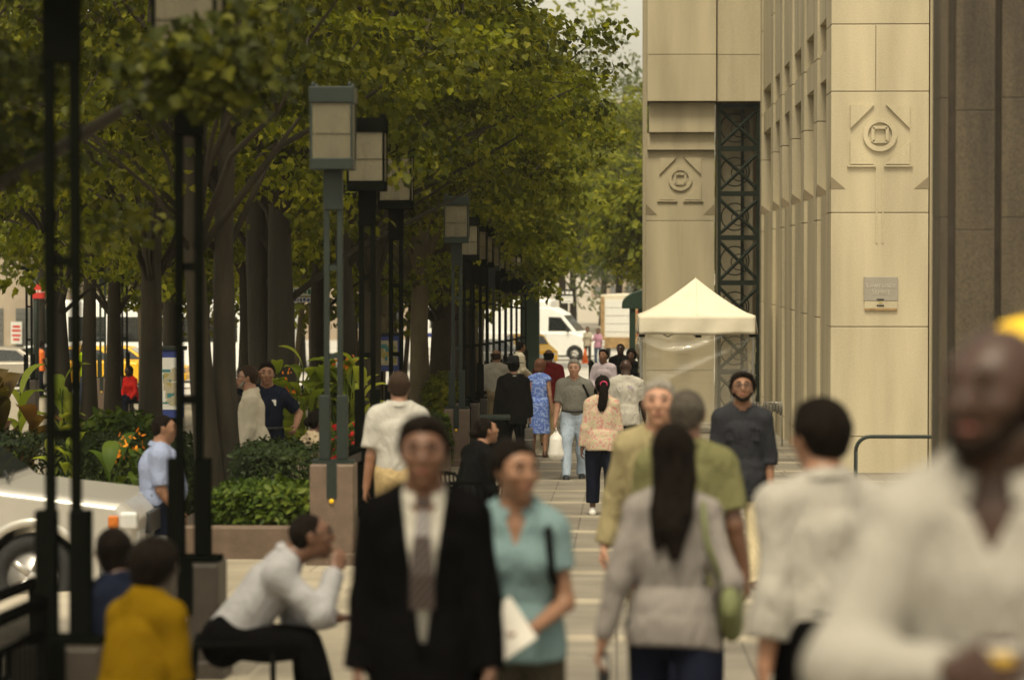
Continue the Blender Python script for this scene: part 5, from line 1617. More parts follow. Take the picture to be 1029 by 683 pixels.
# ------------------------------------------------------------------ railings
def rail_run(label, x0, y0, x1, y1, h, mat, group=None, dense=9.0, name='railing', solid=False):
    root = empty(name, (x0, y0, gz(y0)), label, 'railing', group)
    def P_(t, z): 
        y = y0 + (y1 - y0) * t
        return Vector((x0 + (x1 - x0) * t - x0, y - y0, gxy(x0 + (x1 - x0) * t, y) - gz(y0) + z))
    ln = math.hypot(x1 - x0, y1 - y0)
    MB().tube([P_(0, h), P_(.5, h), P_(1, h)], .032, 10).build('handrail', mat, root, True)
    MB().tube([P_(0, h - .14), P_(.5, h - .14), P_(1, h - .14)], .018, 8).build('rail', mat, root, True)
    MB().tube([P_(0, .12), P_(.5, .12), P_(1, .12)], .02, 8).build('rail', mat, root, True)
    mb = MB(); n = int(ln * dense)
    for i in range(n + 1): mb.tube([P_(i / n, .12), P_(i / n, h - .14)], .011, 6)
    mb.build('bars', mat, root, True)
    for t in (0, .5, 1): MB().tube([P_(t, -.05), P_(t, h + .0)], .028, 8).build('post', mat, root, True)
    if solid:
        a, b, c, d_ = P_(0.01, .16), P_(.99, .16), P_(.99, h - .16), P_(.01, h - .16)
        o = Vector((.012, 0, 0))
        MB().add([a - o, b - o, c - o, d_ - o, a + o, b + o, c + o, d_ + o], [(0, 1, 2, 3), (7, 6, 5, 4), (0, 4, 5, 1), (1, 5, 6, 2), (2, 6, 7, 3), (3, 7, 4, 0)]).build('panel', mat, root)
    return root
rail_run('black iron railing running up to the nearest lantern post', -2.62, 9.2, -2.62, 13.5, .84, MT['rail_black'])
rail_run('black iron railing farther back in front of the silver car wheel', -3.45, 12, -3.45, 17.5, .60, MT['rail_black'])
rail_run('dark green panel railing behind the person in the white polo shirt', XL + .05, 27.4, XL + .05, 33.5, .98, MT['lamp_dark'], solid=True)
rail_run('dark railing between the far piers by the white shirted person', XL + .05, 50, XL + .05, 59, .98, MT['lamp_dark'], solid=True)
# ------------------------------------------------------------------ vehicles
def arcpts(cx, cz, r, a0, a1, n=10):
    return [(cx + r * math.cos(a0 + (a1 - a0) * i / n), cz + r * math.sin(a0 + (a1 - a0) * i / n)) for i in range(n + 1)]


def wheel(parent, x, y, z, r, w, side):
    xf = Matrix.Translation((x, y, z)) @ Matrix.Rotation(math.pi / 2 * side, 4, 'X')
    root = empty('wheel', (0, 0, 0)); root.parent = parent
    t = MB().lathe([(r * .62, -w / 2), (r * .9, -w / 2), (r * .985, -w * .38), (r, 0), (r * .985, w * .38), (r * .9, w / 2), (r * .62, w / 2), (r * .62, w * .2)], 32, xf, caps=False)
    t.build('tyre', MT['tyre'], root, True)
    rm = MB().lathe([(r * .62, w * .42), (r * .60, w * .3), (r * .5, w * .22), (r * .2, w * .34), (r * .05, w * .36)], 32, xf)
    for k in range(5):
        a = 2 * math.pi * k / 5
        rm.box((r * .36 * math.cos(a), r * .36 * math.sin(a), w * .36), (r * .5, r * .16, .03), rz=a, xf=xf)
    rm.build('rim', MT['rim_metal'], root, True)
    dk = MB()
    for k in range(5):
        a = 2 * math.pi * (k + .5) / 5
        dk.lathe([(r * .10, w * .325), (r * .10, w * .335), (.004, w * .336)], 12, xf @ Matrix.Translation((r * .42 * math.cos(a), r * .42 * math.sin(a), 0)))
    dk.build('vent_hole', MT['car_trim'], root, True)


def vehicle(name, label, cat, loc, heading, Ln, Wd, body, roof, paint, wheels, wr, group=None, panes=(), lamps=True, shoulder=.7, cabin_in=.16, plate=False, trimz=None, roofname='cabin'):
    """body: upper outline (x, z) from front to rear; front = +x. roof: outline of the cabin (x, z). wheels: x positions"""
    root = empty(name, loc, label, cat, group, heading)
    low = .28
    poly = list(body)
    bot = []
    xr = poly[-1][0]; xf_ = poly[0][0]
    cur = [(xr, low)]
    for wx in sorted(wheels):
        cur += [(wx - wr * 1.16, low)] + [(x, z) for x, z in arcpts(wx, wr, wr * 1.16, math.pi - .2, .2, 10)] + [(wx + wr * 1.16, low)]
    cur += [(xf_, low)]
    outl = poly + cur
    rings = []
    for yo, ins in ((-Wd / 2, .05), (-Wd / 2 + .05, .012), (-Wd / 2 + .16, 0), (Wd / 2 - .16, 0), (Wd / 2 - .05, .012), (Wd / 2, .05)):
        ring = []
        cx = sum(p[0] for p in poly) / len(poly)
        for i, (x, z) in enumerate(outl):
            if i < len(poly):
                ring.append((x - math.copysign(ins * 1.2, x - cx) * (abs(x - cx) > Ln * .4), yo, z - ins * (z > low + .15)))
            else:
                ring.append((x - math.copysign(ins * 1.2, x - cx) * (abs(x - cx) > Ln * .44), yo, z))
        rings.append(ring)
    mb = MB(); mb.loft(rings)
    b = mb.build('body', paint, root)
    bevel(b, .02, 2)
    if roof:
        zt = max(z for _, z in roof); zb = min(z for _, z in roof)
        rings = []
        for f, e in ((-1, .03), (-1, 0), (1, 0), (1, .03)):
            ring = []
            for x, z in roof:
                t = (z - zb) / max(zt - zb, .01)
                y = f * (Wd / 2 - .055 - cabin_in * t) + (-f * e * -1 if False else 0)
                ring.append((x, y - f * (.03 - e), z - (.02 if e and t > .8 else 0)))
            rings.append(ring)
        cb = MB(); cb.loft(rings); bevel(cb.build(roofname, paint, root), .03, 3)
        for pn in panes:
            for sg in (-1, 1):
                vs = []
                for off in (.002, .012):
                    for x, z in pn:
                        t = (z - zb) / max(zt - zb, .01)
                        vs.append((x, sg * (Wd / 2 - .055 - cabin_in * t + off - .0), z))
                n = len(pn); fs = [list(range(n)), list(range(2 * n - 1, n - 1, -1))] + [[i, (i + 1) % n, (i + 1) % n + n, i + n] for i in range(n)]
                MB().add(vs, fs).build('window', MT['car_glass'], root)
        # windscreen and rear glass
        for (pa, pb, nm) in ((roof[0], roof[1], 'windscreen'), (roof[-1], roof[-2], 'rear_window')):
            a = Vector((pa[0], 0, pa[1])); c = Vector((pb[0], 0, pb[1])); dn = (c - a).normalized(); nn = Vector((dn.z, 0, -dn.x)) * (1 if nm == 'windscreen' else -1)
            if nm == 'windscreen' and nn.x < 0: nn = -nn
            if nm != 'windscreen' and nn.x > 0: nn = -nn
            a2 = a.lerp(c, .12); c2 = a.lerp(c, .9); w0 = Wd / 2 - .055 - cabin_in * .12 - .07; w1 = Wd / 2 - .055 - cabin_in * .9 - .07
            vs = []
            for off in (.003, .014):
                for p, w_ in ((a2, -w0), (a2, w0), (c2, w1), (c2, -w1)): vs.append((p.x + nn.x * off, w_, p.z + nn.z * off))
            MB().add(vs, [(0, 1, 2, 3), (7, 6, 5, 4), (0, 4, 5, 1), (1, 5, 6, 2), (2, 6, 7, 3), (3, 7, 4, 0)]).build(nm, MT['car_glass'], root)
    for wx in wheels:
        for sg in (-1, 1):
            wheel(root, wx, sg * (Wd / 2 - .13), wr, wr, .22, -sg)
    xF, xRr = poly[0][0], poly[-1][0]
    ml = MB(); ml.bb(xRr + .3, xF - .3, -Wd / 2 + .3, Wd / 2 - .3, .2, .5); ml.build('underbody', MT['car_trim'], root)
    if lamps:
        zf = poly[0][1]
        for sg in (-1, 1):
            l_ = MB(); l_.box((xF - .05, sg * (Wd / 2 - .26), zf + .02), (.13, .36, .16)); bevel(l_.build('headlight', MT['lamp_clear'], root), .03, 3)
            l_ = MB(); l_.box((xRr + .03, sg * (Wd / 2 - .2), poly[-1][1] - .12), (.10, .24, .16)); bevel(l_.build('tail_light', MT['lamp_red'], root), .03, 3)
        for x, nm in ((xF + .02, 'front_bumper'), (xRr - .02, 'rear_bumper')):
            q = MB(); q.bb(x - .10, x + .08, -Wd / 2 + .04, Wd / 2 - .04, .30, .55); bevel(q.build(nm, paint, root), .05, 3)
    return root


def sedan(label, loc, hd, paint, name='parked_car', cat='car', group='cars on the plaza road'):
    body = [(2.2, .62), (2.25, .74), (1.3, .93), (.9, .98), (-1.5, 1.0), (-2.2, .95), (-2.28, .70)]
    roof = [(1.05, .95), (.35, 1.40), (-.2, 1.46), (-1.0, 1.42), (-1.7, .98)]
    panes = [[(.78, 1.02), (.30, 1.36), (-.18, 1.39), (-.18, 1.02)], [(-.26, 1.02), (-.26, 1.39), (-.92, 1.35), (-1.35, 1.03)]]
    return vehicle(name, label, cat, loc, hd, 4.5, 1.78, body, roof, paint, (1.42, -1.38), .32, group, panes)


def suvcar(label, loc, hd, paint, name='parked_suv', cat='car', group=None):
    body = [(2.28, .66), (2.30, .86), (2.16, 1.0), (1.2, 1.11), (.92, 1.15), (-2.1, 1.16), (-2.32, 1.1), (-2.36, .7)]
    roof = [(1.12, 1.10), (.35, 1.72), (-.1, 1.78), (-1.9, 1.76), (-2.28, 1.14)]
    panes = [[(.80, 1.2), (.28, 1.66), (-.25, 1.69), (-.25, 1.2)], [(-.33, 1.2), (-.33, 1.69), (-1.1, 1.69), (-1.1, 1.2)], [(-1.18, 1.2), (-1.18, 1.69), (-1.85, 1.67), (-2.1, 1.22)]]
    return vehicle(name, label, cat, loc, hd, 4.66, 1.86, body, roof, paint, (1.40, -1.40), .37, group, panes)

# silver off-roader by the planter
p = spot(31, 24.97); 
sv = suvcar('silver off roader with grey lower trim parked behind the black railing', Vector((p.x - 1.40 , 25.9, gz(25.6) - DRV[4])), 0, MT['car_silver'])
sy = -1.86 / 2
tr_ = MB()
for q in arcpts(1.40, .37, .47, math.pi - .1, .1, 14)[:-1]:
    pass
ar = arcpts(1.40, .37, .50, math.pi - .12, .12, 16); ai = arcpts(1.40, .37, .43, math.pi - .12, .12, 16)
vs = [(x, sy - .015, z) for x, z in ar] + [(x, sy - .015, z) for x, z in ai] + [(x, sy + .03, z) for x, z in ar] + [(x, sy + .03, z) for x, z in ai]
n = len(ar); fs = []
for i in range(n - 1):
    fs += [(i, i + 1, n + i + 1, n + i), (i, 2 * n + i, 2 * n + i + 1, i + 1), (n + i, n + i + 1, 3 * n + i + 1, 3 * n + i)]
MB().add(vs, fs).build('wheel_arch', MT['car_silver'], sv, True)
q = MB(); q.bb(1.95, 2.40, -.95, .95, .34, .64); bevel(q.build('front_bumper', MT['bumper_grey'], sv), .06, 3)
q = MB(); q.bb(-1.2, .9, sy - .02, sy + .02, .36, .52); bevel(q.build('side_moulding', MT['bumper_grey'], sv), .01)
q = MB(); q.box((2.09, sy + .03, .84), (.09, .10, .11)); bevel(q.build('corner_lamp', MT['lamp_orange'], sv), .02, 3)
q = MB(); q.box((2.215, sy + .05, .85), (.155, .13, .15)); bevel(q.build('side_headlight', MT['lamp_clear'], sv), .03, 3)
q = MB(); q.bb(2.28, 2.335, -.45, .45, .70, .88); bevel(q.build('grille', MT['car_trim'], sv), .01)
q = MB(); q.tube([(1.10, -.5, 1.18), (1.02, .2, 1.2)], .008, 6); q.tube([(1.12, -.55, 1.18), (1.0, -.1, 1.21)], .012, 6); q.build('wiper', MT['car_trim'], sv, True)

g_ = 'vehicles on the road beyond the plaza'
def rspot(px, d): return spot(px, d)
sedan('champagne silver saloon car at the left edge beyond the bronze canna', rspot(-8, 96), R(180), MT['car_champagne'], group=g_)
sedan('white saloon car behind the twin posts, beside the silver one', rspot(38, 102), R(180), MT['car_white'], group=g_)
tx = []
for lb, px, d, hd in (('yellow taxi seen between the two dark posts and the young trees', 76, 98, 180), ('yellow taxi with white roof light right of the young trees', 122, 100, 0)):
    t = sedan(lb, rspot(px, d), R(hd), MT['car_yellow'], 'taxi', 'taxi', g_)
    q = MB(); q.bb(-.32, -.12, -.25, .25, 1.47, 1.62); bevel(q.build('roof_light', MT['sign_white'], t), .03, 3)
t = sedan('yellow taxi half hidden behind the thick green column', rspot(530, 135), R(-75), MT['car_yellow'], 'taxi', 'taxi', g_)
q = MB(); q.bb(-.32, -.12, -.25, .25, 1.47, 1.62); bevel(q.build('roof_light', MT['sign_white'], t), .03, 3)
sedan('dark grey car parked at the road left of the green column', rspot(500, 118), R(0), MT['bumper_grey'], group=g_)
sedan('white car far behind the plaza trunks', rspot(185, 108), R(0), MT['car_white'], group=g_)

def van(label, loc, hd):
    body = [(2.95, .62), (2.98, .95), (2.60, 1.18), (1.95, 1.36), (1.85, 1.40), (-2.75, 1.40), (-2.82, .6)]
    roof = [(2.10, 1.34), (1.25, 2.30), (.7, 2.58), (-2.6, 2.60), (-2.78, 1.38)]
    panes = [[(1.80, 1.46), (1.22, 2.12), (.62, 2.14), (.62, 1.46)]]
    v = vehicle('delivery_van', label, 'van', loc, hd, 5.8, 1.95, body, roof, MT['car_white'], (1.95, -1.75), .36, g_, panes, cabin_in=.14)
    for sg in (-1, 1):
        q = MB(); q.box((1.62, sg * 1.06, 1.55), (.12, .10, .26)); bevel(q.build('mirror', MT['car_trim'], v), .02)
        q = MB(); q.bb(-2.6, .45, sg * .985 - .012, sg * .985 + .012, .62, .72); q.build('side_strip', MT['bumper_grey'], v)
        q = MB(); q.bb(.10, .30, sg * .985 - .012, sg * .985 + .012, 1.22, 1.27); q.build('handle', MT['car_trim'], v)
        q = MB(); q.bb(.50, .515, sg * .982 - .004, sg * .982 + .004, .6, 1.36); q.build('door_seam', MT['bumper_grey'], v)
    return v
pv = spot(556, 146)
van('white high roofed delivery van crossing the end of the street', Vector((pv.x - .6, 146, gz(146))), R(-14))
# white bus with blue stripe
pb = spot(512, 152)
bus = empty('bus', Vector((pb.x - .9, 152, gz(152))), 'white bus with blue band behind the lantern row', 'bus', g_, R(-6))
q = MB(); q.bb(-3.2, 3.2, -1.2, 1.2, .4, 2.95); bevel(q.build('body', MT['car_white'], bus), .12, 3)
for i in range(4):
    q = MB(); q.bb(-3.0 + 1.5 * i, -1.7 + 1.5 * i, -1.212, -1.19, 1.5, 2.3); bevel(q.build('window', MT['car_glass'], bus), .008)
q = MB(); q.bb(-3.18, 3.18, -1.215, -1.195, 1.05, 1.25); q.build('blue_band', MT['blue_paint'], bus)
q = MB(); q.bb(-2.2, 1.6, -.7, .7, 2.951, 3.2); bevel(q.build('roof_unit', MT['bumper_grey'], bus), .05)
q = MB(); q.bb(2.9, 3.21, -1.21, -.95, .75, .95); q.build('tail_light', MT['lamp_red'], bus)
for wx in (-2.1, 2.0): wheel(bus, wx, -1.08, .45, .45, .26, 1); wheel(bus, wx, 1.08, .45, .45, .26, -1)
pb = spot(148, 104)
b2 = empty('bus', Vector((pb.x + .6, 108, gz(108))), 'pale bus far off behind the large map board', 'bus', g_, R(0))
q = MB(); q.bb(-4.2, 4.2, -1.2, 1.2, .4, 3.0); bevel(q.build('body', MT['car_white'], b2), .12, 3)
for i in range(5):
    q = MB(); q.bb(-3.9 + 1.6 * i, -2.6 + 1.6 * i, -1.212, -1.19, 1.5, 2.4); bevel(q.build('window', MT['car_glass'], b2), .008)
for wx in (-2.6, 2.6): wheel(b2, wx, -1.08, .45, .45, .26, 1); wheel(b2, wx, 1.08, .45, .45, .26, -1)
# box truck seen from behind
pt_ = spot(623, 148)
tk = empty('box_truck', Vector((pt_.x + .05, 148, gz(148))), 'weathered cream box truck with open lift gate seen from behind', 'truck', g_, R(-9))
q = MB(); q.bb(-1.02, 1.35, .0, 6, .75, 3.2); bevel(q.build('box', MT['truck_panel'], tk), .03)
q = MB(); q.bb(-.78, .62, -.03, -.002, 1.0, 2.95); bevel(q.build('roll_door', MT['sign_white'], tk), .005)
for z in (1.35, 1.75, 2.15, 2.55): 
    q = MB(); q.bb(-.77, .61, -.036, -.029, z, z + .02); q.build('door_rib', MT['bumper_grey'], tk)
for x in (-.92, .76): 
    q = MB(); q.bb(x - .08, x + .08, -.06, -.003, .75, 3.1); q.build('post', MT['truck_rust'], tk)
q = MB(); q.bb(-.95, .85, -.24, -.062, .55, 1.1); bevel(q.build('lift_gate', MT['truck_rust'], tk), .02)
q = MB(); q.bb(1.352, 1.362, 1.0, 2.2, 1.3, 2.0); q.build('side_patch', MT['cap_yellow'], tk)
q = MB(); q.bb(.98, 1.2, -.012, -.002, 1.7, 2.05); q.build('yellow_sticker', MT['cap_yellow'], tk)
q = MB(); q.bb(1.0, 1.18, -.018, -.011, 1.55, 1.68); q.build('red_sticker', MT['sign_red'], tk)
for z in (1.2, 1.45, 2.3):
    q = MB(); q.bb(.80, .90, -.07, -.061, z, z + .1); q.build('lamp', MT['lamp_red'], tk)
for wx in (-.85, .95): 
    w_ = MB(); w_.lathe([(.2, -.13), (.42, -.13), (.45, 0), (.42, .13), (.2, .13)], 24, Matrix.Translation((wx, .9, .45)) @ Matrix.Rotation(math.pi / 2, 4, 'Y')); w_.build('wheel', MT['tyre'], tk, True)

# ------------------------------------------------------------------ street furniture far off
def pole_sign(name, label, px, d, h, plates, cat='sign', r=.035, mat='lamp_dark'):
    p = spot(px, d); root = empty(name, p, label, cat)
    MB().tube([(0, 0, -.1), (0, 0, h)], r, 10).build('pole', MT[mat], root, True)
    for (x, z, w, hh, mt, txt, tm, ts) in plates:
        q = MB(); q.bb(x - w / 2, x + w / 2, -r - .02, -r - .002, z - hh / 2, z + hh / 2); pl_ = bevel(q.build('plate', MT[mt], root), .004)
        rr = random.Random(int(px * 10 + z * 100))
        q = MB()
        for i in range(txt):        # illegible lettering: short strokes only
            zz = z + hh * (.5 - (i + .5) / txt); xx = x - w * .42
            while xx < x + w * .40:
                ww = rr.uniform(.4, 1.0) * ts
                q.bb(xx, min(xx + ww, x + w * .43), -r - .0225, -r - .0205, zz - ts * rr.uniform(.35, .6), zz + ts * rr.uniform(.35, .6)); xx += ww + ts * rr.uniform(.25, .6)
        if txt: q.build('lettering', MT[tm], pl_)
    return root
pole_sign('parking_sign', 'white regulation sign with black band on a thin post by the van', 570, 158, 3.45, [(0, 3.24, .62, .34, 'sign_ink', 1, 'sign_white', .17), (0, 2.88, .60, .36, 'sign_white', 2, 'bumper_grey', .04)], r=.04)
gzs = zc(294, 66) - gz(66) - 1.0
pole_sign('street_sign', 'green and blue street name sign on a pale pole among the trees', 321, 66, 1.2 + gzs, [(-.40, 1.02 + gzs, .64, .19, 'sign_white', 1, 'sign_green', .10), (-.32, .84 + gzs, .58, .12, 'sign_white', 1, 'sign_blue', .065)], mat='alu')
pole_sign('no_parking_sign', 'small red and white notice on a grey pole by the parked cars', 36, 88, 4.0, [(.10, 3.2, .42, .42, 'sign_red', 1, 'sign_white', .07)], mat='lamp_green', r=.09)

def mapboard(label, px0, px1, py0, py1, d, field, ink):
    a, b = at(px0, py0, d), at(px1, py1, d)
    g = gz(d); root = empty('map_board', ((a.x + b.x) / 2, d, g), label, 'map board', 'city map boards in the plaza')
    w = b.x - a.x; z1 = a.z - g; z0 = b.z - g
    q = MB(); q.bb(-w / 2, w / 2, 0, .12, z0, z1); bevel(q.build('cabinet', MT['blue_paint'], root), .015)
    q = MB(); q.bb(-w / 2 - .04, w / 2 + .04, -.03, .15, z1 + .001, z1 + .06); bevel(q.build('roof_cap', MT['lamp_green'], root), .01)
    q = MB(); q.bb(-w / 2 + .05, w / 2 - .05, -.008, -.001, z0 + .12, z1 - .10); mp_ = q.build('map_panel', MT[field], root)
    for sx in (-1, 1):
        q = MB(); q.bb(sx * (w / 2 - .08) - .05, sx * (w / 2 - .08) + .05, .02, .1, -.05, z0 - .001); q.build('leg', MT['lamp_dark'], root)
    r = random.Random(int(px0)); wi = w - .14; hi = z1 - z0 - .3
    inks = {}
    for i in range(46):
        x = -wi / 2 + wi * r.random(); z = z0 + .16 + hi * r.random() * .75
        m_ = r.choice(ink); inks.setdefault(m_, MB())
        ww, hh = r.uniform(.02, .12), r.uniform(.02, .10)
        x = max(-wi / 2, min(wi / 2 - ww, x))
        inks[m_].bb(x, x + ww, -.0115 - .0004 * i / 4, -.0085, z, z + hh)
    lines = MB()
    for i in range(7):
        z = z0 + .18 + hi * .8 * i / 7; lines.bb(-wi / 2, wi / 2, -.010, -.0082, z, z + .012)
    for m_, q in inks.items(): q.build('map_print', MT[m_], mp_)
    lines.build('map_street', MT['sign_white'], mp_)
    return root
mapboard('large white city map board with blue header behind the officer', 158, 184, 352, 420, 41.5, 'sign_white', ['map_tan', 'map_teal', 'map_tan', 'map_olive'])
mapboard('small tan city map board under the dark lanterns', 378, 402, 337, 373, 58.5, 'map_tan', ['map_olive', 'map_teal', 'map_olive'])

# green arched shelter
pa_, pb_ = at(625, 345, 84), at(662, 345, 84)
aw = empty('arched_shelter', (pa_.x, 84, gz(84)), 'dark green shelter with an arched roof past the portal', 'shelter')
w = pb_.x - pa_.x + .4
def z_(py): return zc(py, 84) - gz(84)
pts = [(0, z_(310)), (0, z_(307))]
for i in range(13):
    t = i / 12; pts.append((w * .75 * (1 - math.cos(t * math.pi / 2)), z_(307) + (z_(290) - z_(307)) * math.sin(t * math.pi / 2)))
pts += [(w * 1.6, z_(290)), (w * 1.6, z_(310))]
q = MB(); q.prism(pts, 0, 3.0); q.build('roof', MT['awning_green'], aw)
for x in (.30, .55):
    for y in (.05, 2.9):
        q = MB(); q.bb(x - .08, x + .08, y, y + .1, -.05, z_(310) - .002); q.build('post', MT['awning_green'], aw)
q = MB(); q.bb(.64, .68, .1, 2.8, .1, z_(311)); q.build('side_panel', MT['awning_green'], aw)
# bollards
for i, (px, d) in enumerate(((594, 92), (520, 96), (548, 97))):
    r_ = empty('bollard', spot(px, d), ['dark bollard right of the walking person in grey', 'dark bollard behind the black hat', 'dark bollard behind the maroon shirt'][i], 'bollard', 'bollards at the street end')
    MB().lathe([(.11, -.05), (.11, .12), (.075, .16), (.075, .95), (.095, .98), (.095, 1.04), (.05, 1.1), (.01, 1.12)], 16).build('post', MT['lamp_dark'], r_, True)
# traffic cone by the truck
cn = empty('traffic_cone', spot(588, 140), 'orange traffic cone on the road beside the van', 'cone')
MB().lathe([(.16, .03), (.03, .7), (.01, .71)], 16).build('cone', MT['cone_orange'], cn, True); q = MB(); q.bb(-.2, .2, -.2, .2, 0, .029); q.build('base', MT['cone_orange'], cn)
# litter bin
lb_ = empty('litter_bin', spot(497, 44.5), 'dark green litter bin beside the person with the briefcase', 'bin')
q = MB(); q.bb(-.2, .2, -.2, .2, .05, .86); bevel(q.build('body', MT['lamp_dark'], lb_), .03); q = MB(); q.bb(-.23, .23, -.23, .23, .861, .93); bevel(q.build('rim', MT['lamp_green'], lb_), .02)
q = MB(); q.bb(-.17, .17, -.17, .17, -.02, .049); q.build('foot', MT['lamp_dark'], lb_)

# ------------------------------------------------------------------ far buildings
def facade(name, label, x0, x1, y, depth, h, mat, rows, cols, wmat, zb=None, win=(.55, .6), ground=None):
    zb = gz(y) if zb is None else zb
    root = empty(name, ((x0 + x1) / 2, y, zb), label, 'building')
    q = MB(); q.bb(-(x1 - x0) / 2, (x1 - x0) / 2, 0, depth, -1, h); q.build('wall', mat, root)
    q = MB(); q.bb(-(x1 - x0) / 2 - .2, (x1 - x0) / 2 + .2, -.2, depth + .1, h + .002, h + .5); q.build('cornice', mat, root)
    cw = (x1 - x0) / cols; rh = (h - (ground or 0)) / rows
    for i in range(cols):
        for j in range(rows):
            cx = -(x1 - x0) / 2 + cw * (i + .5); cz = (ground or 0) + rh * (j + .5)
            f = MB(); f.bb(cx - cw * win[0] / 2, cx + cw * win[0] / 2, -.03, .02, cz - rh * win[1] / 2, cz + rh * win[1] / 2)
            o = f.build('window', wmat, root)
            s_ = MB(); s_.bb(cx - cw * win[0] / 2 - .06, cx + cw * win[0] / 2 + .06, -.12, -.002, cz - rh * win[1] / 2 - .14, cz - rh * win[1] / 2 - .002); s_.build('sill', mat, o)
    return root
xa_, xb2 = at(594, 0, 430).x, at(672, 0, 430).x
facade('apartment_tower', 'tan apartment tower with rows of windows far beyond the trees', xa_, xb2, 430, 20, zc(106, 430) - gz(430), MT['tower_far'], 13, 5, MT['win_far'])
# grey garage building on the left
gx0, gx1 = at(-40, 0, 134).x, at(235, 0, 134).x
gb = facade('garage_building', 'pale stone building with grey roller doors behind the parked cars', gx0, gx1, 134, 14, 9.5, MT['brick_far'], 1, 5, MT['win_dark'], ground=4.8)
for i in range(5):
    x = -(gx1 - gx0) / 2 + (gx1 - gx0) * (i + .5) / 5 - .3
    q = MB(); q.bb(x - .95, x + .95, -.05, .02, 0, 2.6); s_ = q.build('roller_door', MT['shutter'], gb)
    q = MB()
    for k_ in range(10): q.bb(x - .93, x + .93, -.065, -.049, .1 + k_ * .25, .12 + k_ * .25)
    q.build('door_slats', MT['bumper_grey'], s_)
ntc = empty('wall_notice', (at(15, 0, 133.8).x, 133.8, gz(134)), 'white notice with red lettering on the garage wall', 'sign')
q = MB(); q.bb(-.25, .25, 0, .05, 1.0, 2.0); n_ = q.build('board', MT['sign_white'], ntc)
q = MB()
for z, ww in ((1.78, .17), (1.60, .20), (1.38, .19), (1.20, .15)): q.bb(-ww, ww, -.006, -.001, z - .05, z + .05)
q.build('lettering', MT['sign_red'], n_)
# dim buildings further back on the left so that trees stand before masonry
facade('brick_block', 'brown brick block behind the plaza trees', at(230, 0, 190).x, at(480, 0, 190).x, 190, 14, 11, MT['tower_far'], 3, 7, MT['win_dark'])
# ------------------------------------------------------------------ the people
T = MT
def shoe(n): return T[n]
def walk(a=18, b=-16, ka=4, kb=12): return ((a, ka), (b, kb))
NEAR, MID, FAR = .0095, .012, .016
def TR(m, **k): return dict(kind='trousers', mat=T[m], **k)
WALKARMS = (('fk', 14, 8, 14, .2), ('fk', -12, 8, 12, .2))
WALKARMS2 = (('fk', -12, 8, 12, .2), ('fk', 14, 8, 16, .2))

# man in the black suit
suit, J = person('person in black suit, white shirt and striped tie walking towards the camera', 427, 11, 180, 1.755, skin=T['skin_brown'], hair=T['hair_black'], hairstyle='short', h=NEAR,  # face in backlight: its shade is put into the darker skin colour
    legs=walk(14, -14), arms=(('fk', 4, 9, 14, .15), ('fk', -2, 9, 16, .15)), bld=1.04,
    top=[dict(name='shirt', mat=T['white_cotton'], off=.003, sleeve=.5, hem=.0, collar=dict(r=.92, h=1.05), fold=.001, loose=.1, neckup=.02),
         dict(name='jacket', mat=T['black_suit'], off=.020, fold=.005, sleeve=1.97, hem=.17, flare=.0, open=(-.06, .080, .02), sd=7, loose=.6, neckup=.005, neck=.1, sloose=.012)], bot=TR('black_suit', off=.014), shoe=T['shoe_black'])
s_ = J['s']; tp = MB()
pt = [J['Nb'] + J['F'] * .062 - J['U'] * .03, J['Ch'] + J['F'] * .155 + J['U'] * .06, J['Ch'] + J['F'] * .170 - J['U'] * .08, J['W'] + J['F'] * .150]
rings = []
for p, w in zip(pt, (.022, .030, .044, .046)): rings.append([p + npv(-w, 0, 0), p + npv(w, 0, 0), p + npv(w, .010, 0), p + npv(-w, .010, 0)])
tp.loft(rings); tp.ball(tuple(pt[0] + J['F'] * .010 + J['U'] * .012), (.024, .016, .024)); tp.build('tie', T['tie_stripe'], suit)

def held(name, label, cat, J, hand, build, group=None):
    """an object carried in a hand: a thing of its own placed at the grip in world space"""
    body = J['body']; p, hd, pn, th = J['hand' + hand]
    mw = Matrix.Translation(body.location) @ Matrix.Rotation(body.rotation_euler.z, 4, 'Z')
    root = empty(name, mw @ Vector(p), label, cat, group, body.rotation_euler.z)
    build(root); return root
def onbody(name, label, cat, J, build):
    body = J['body']; root = empty(name, body.location, label, cat, None, body.rotation_euler.z); build(root); return root
def b_paperbag(r):
    q = MB(); q.bb(-.05, .05, -.13, .13, -.36, -.05); bevel(q.build('bag', T['leather_tan'], r), .02)
    MB().tube([(0, -.07, -.05), (0, -.05, .0), (0, .05, .0), (0, .07, -.05)], .006, 6).build('handle', T['leather_tan'], r, True)
held('shopping_bag', 'tan paper bag hanging below the black suit sleeve', 'bag', J, 'R', b_paperbag)

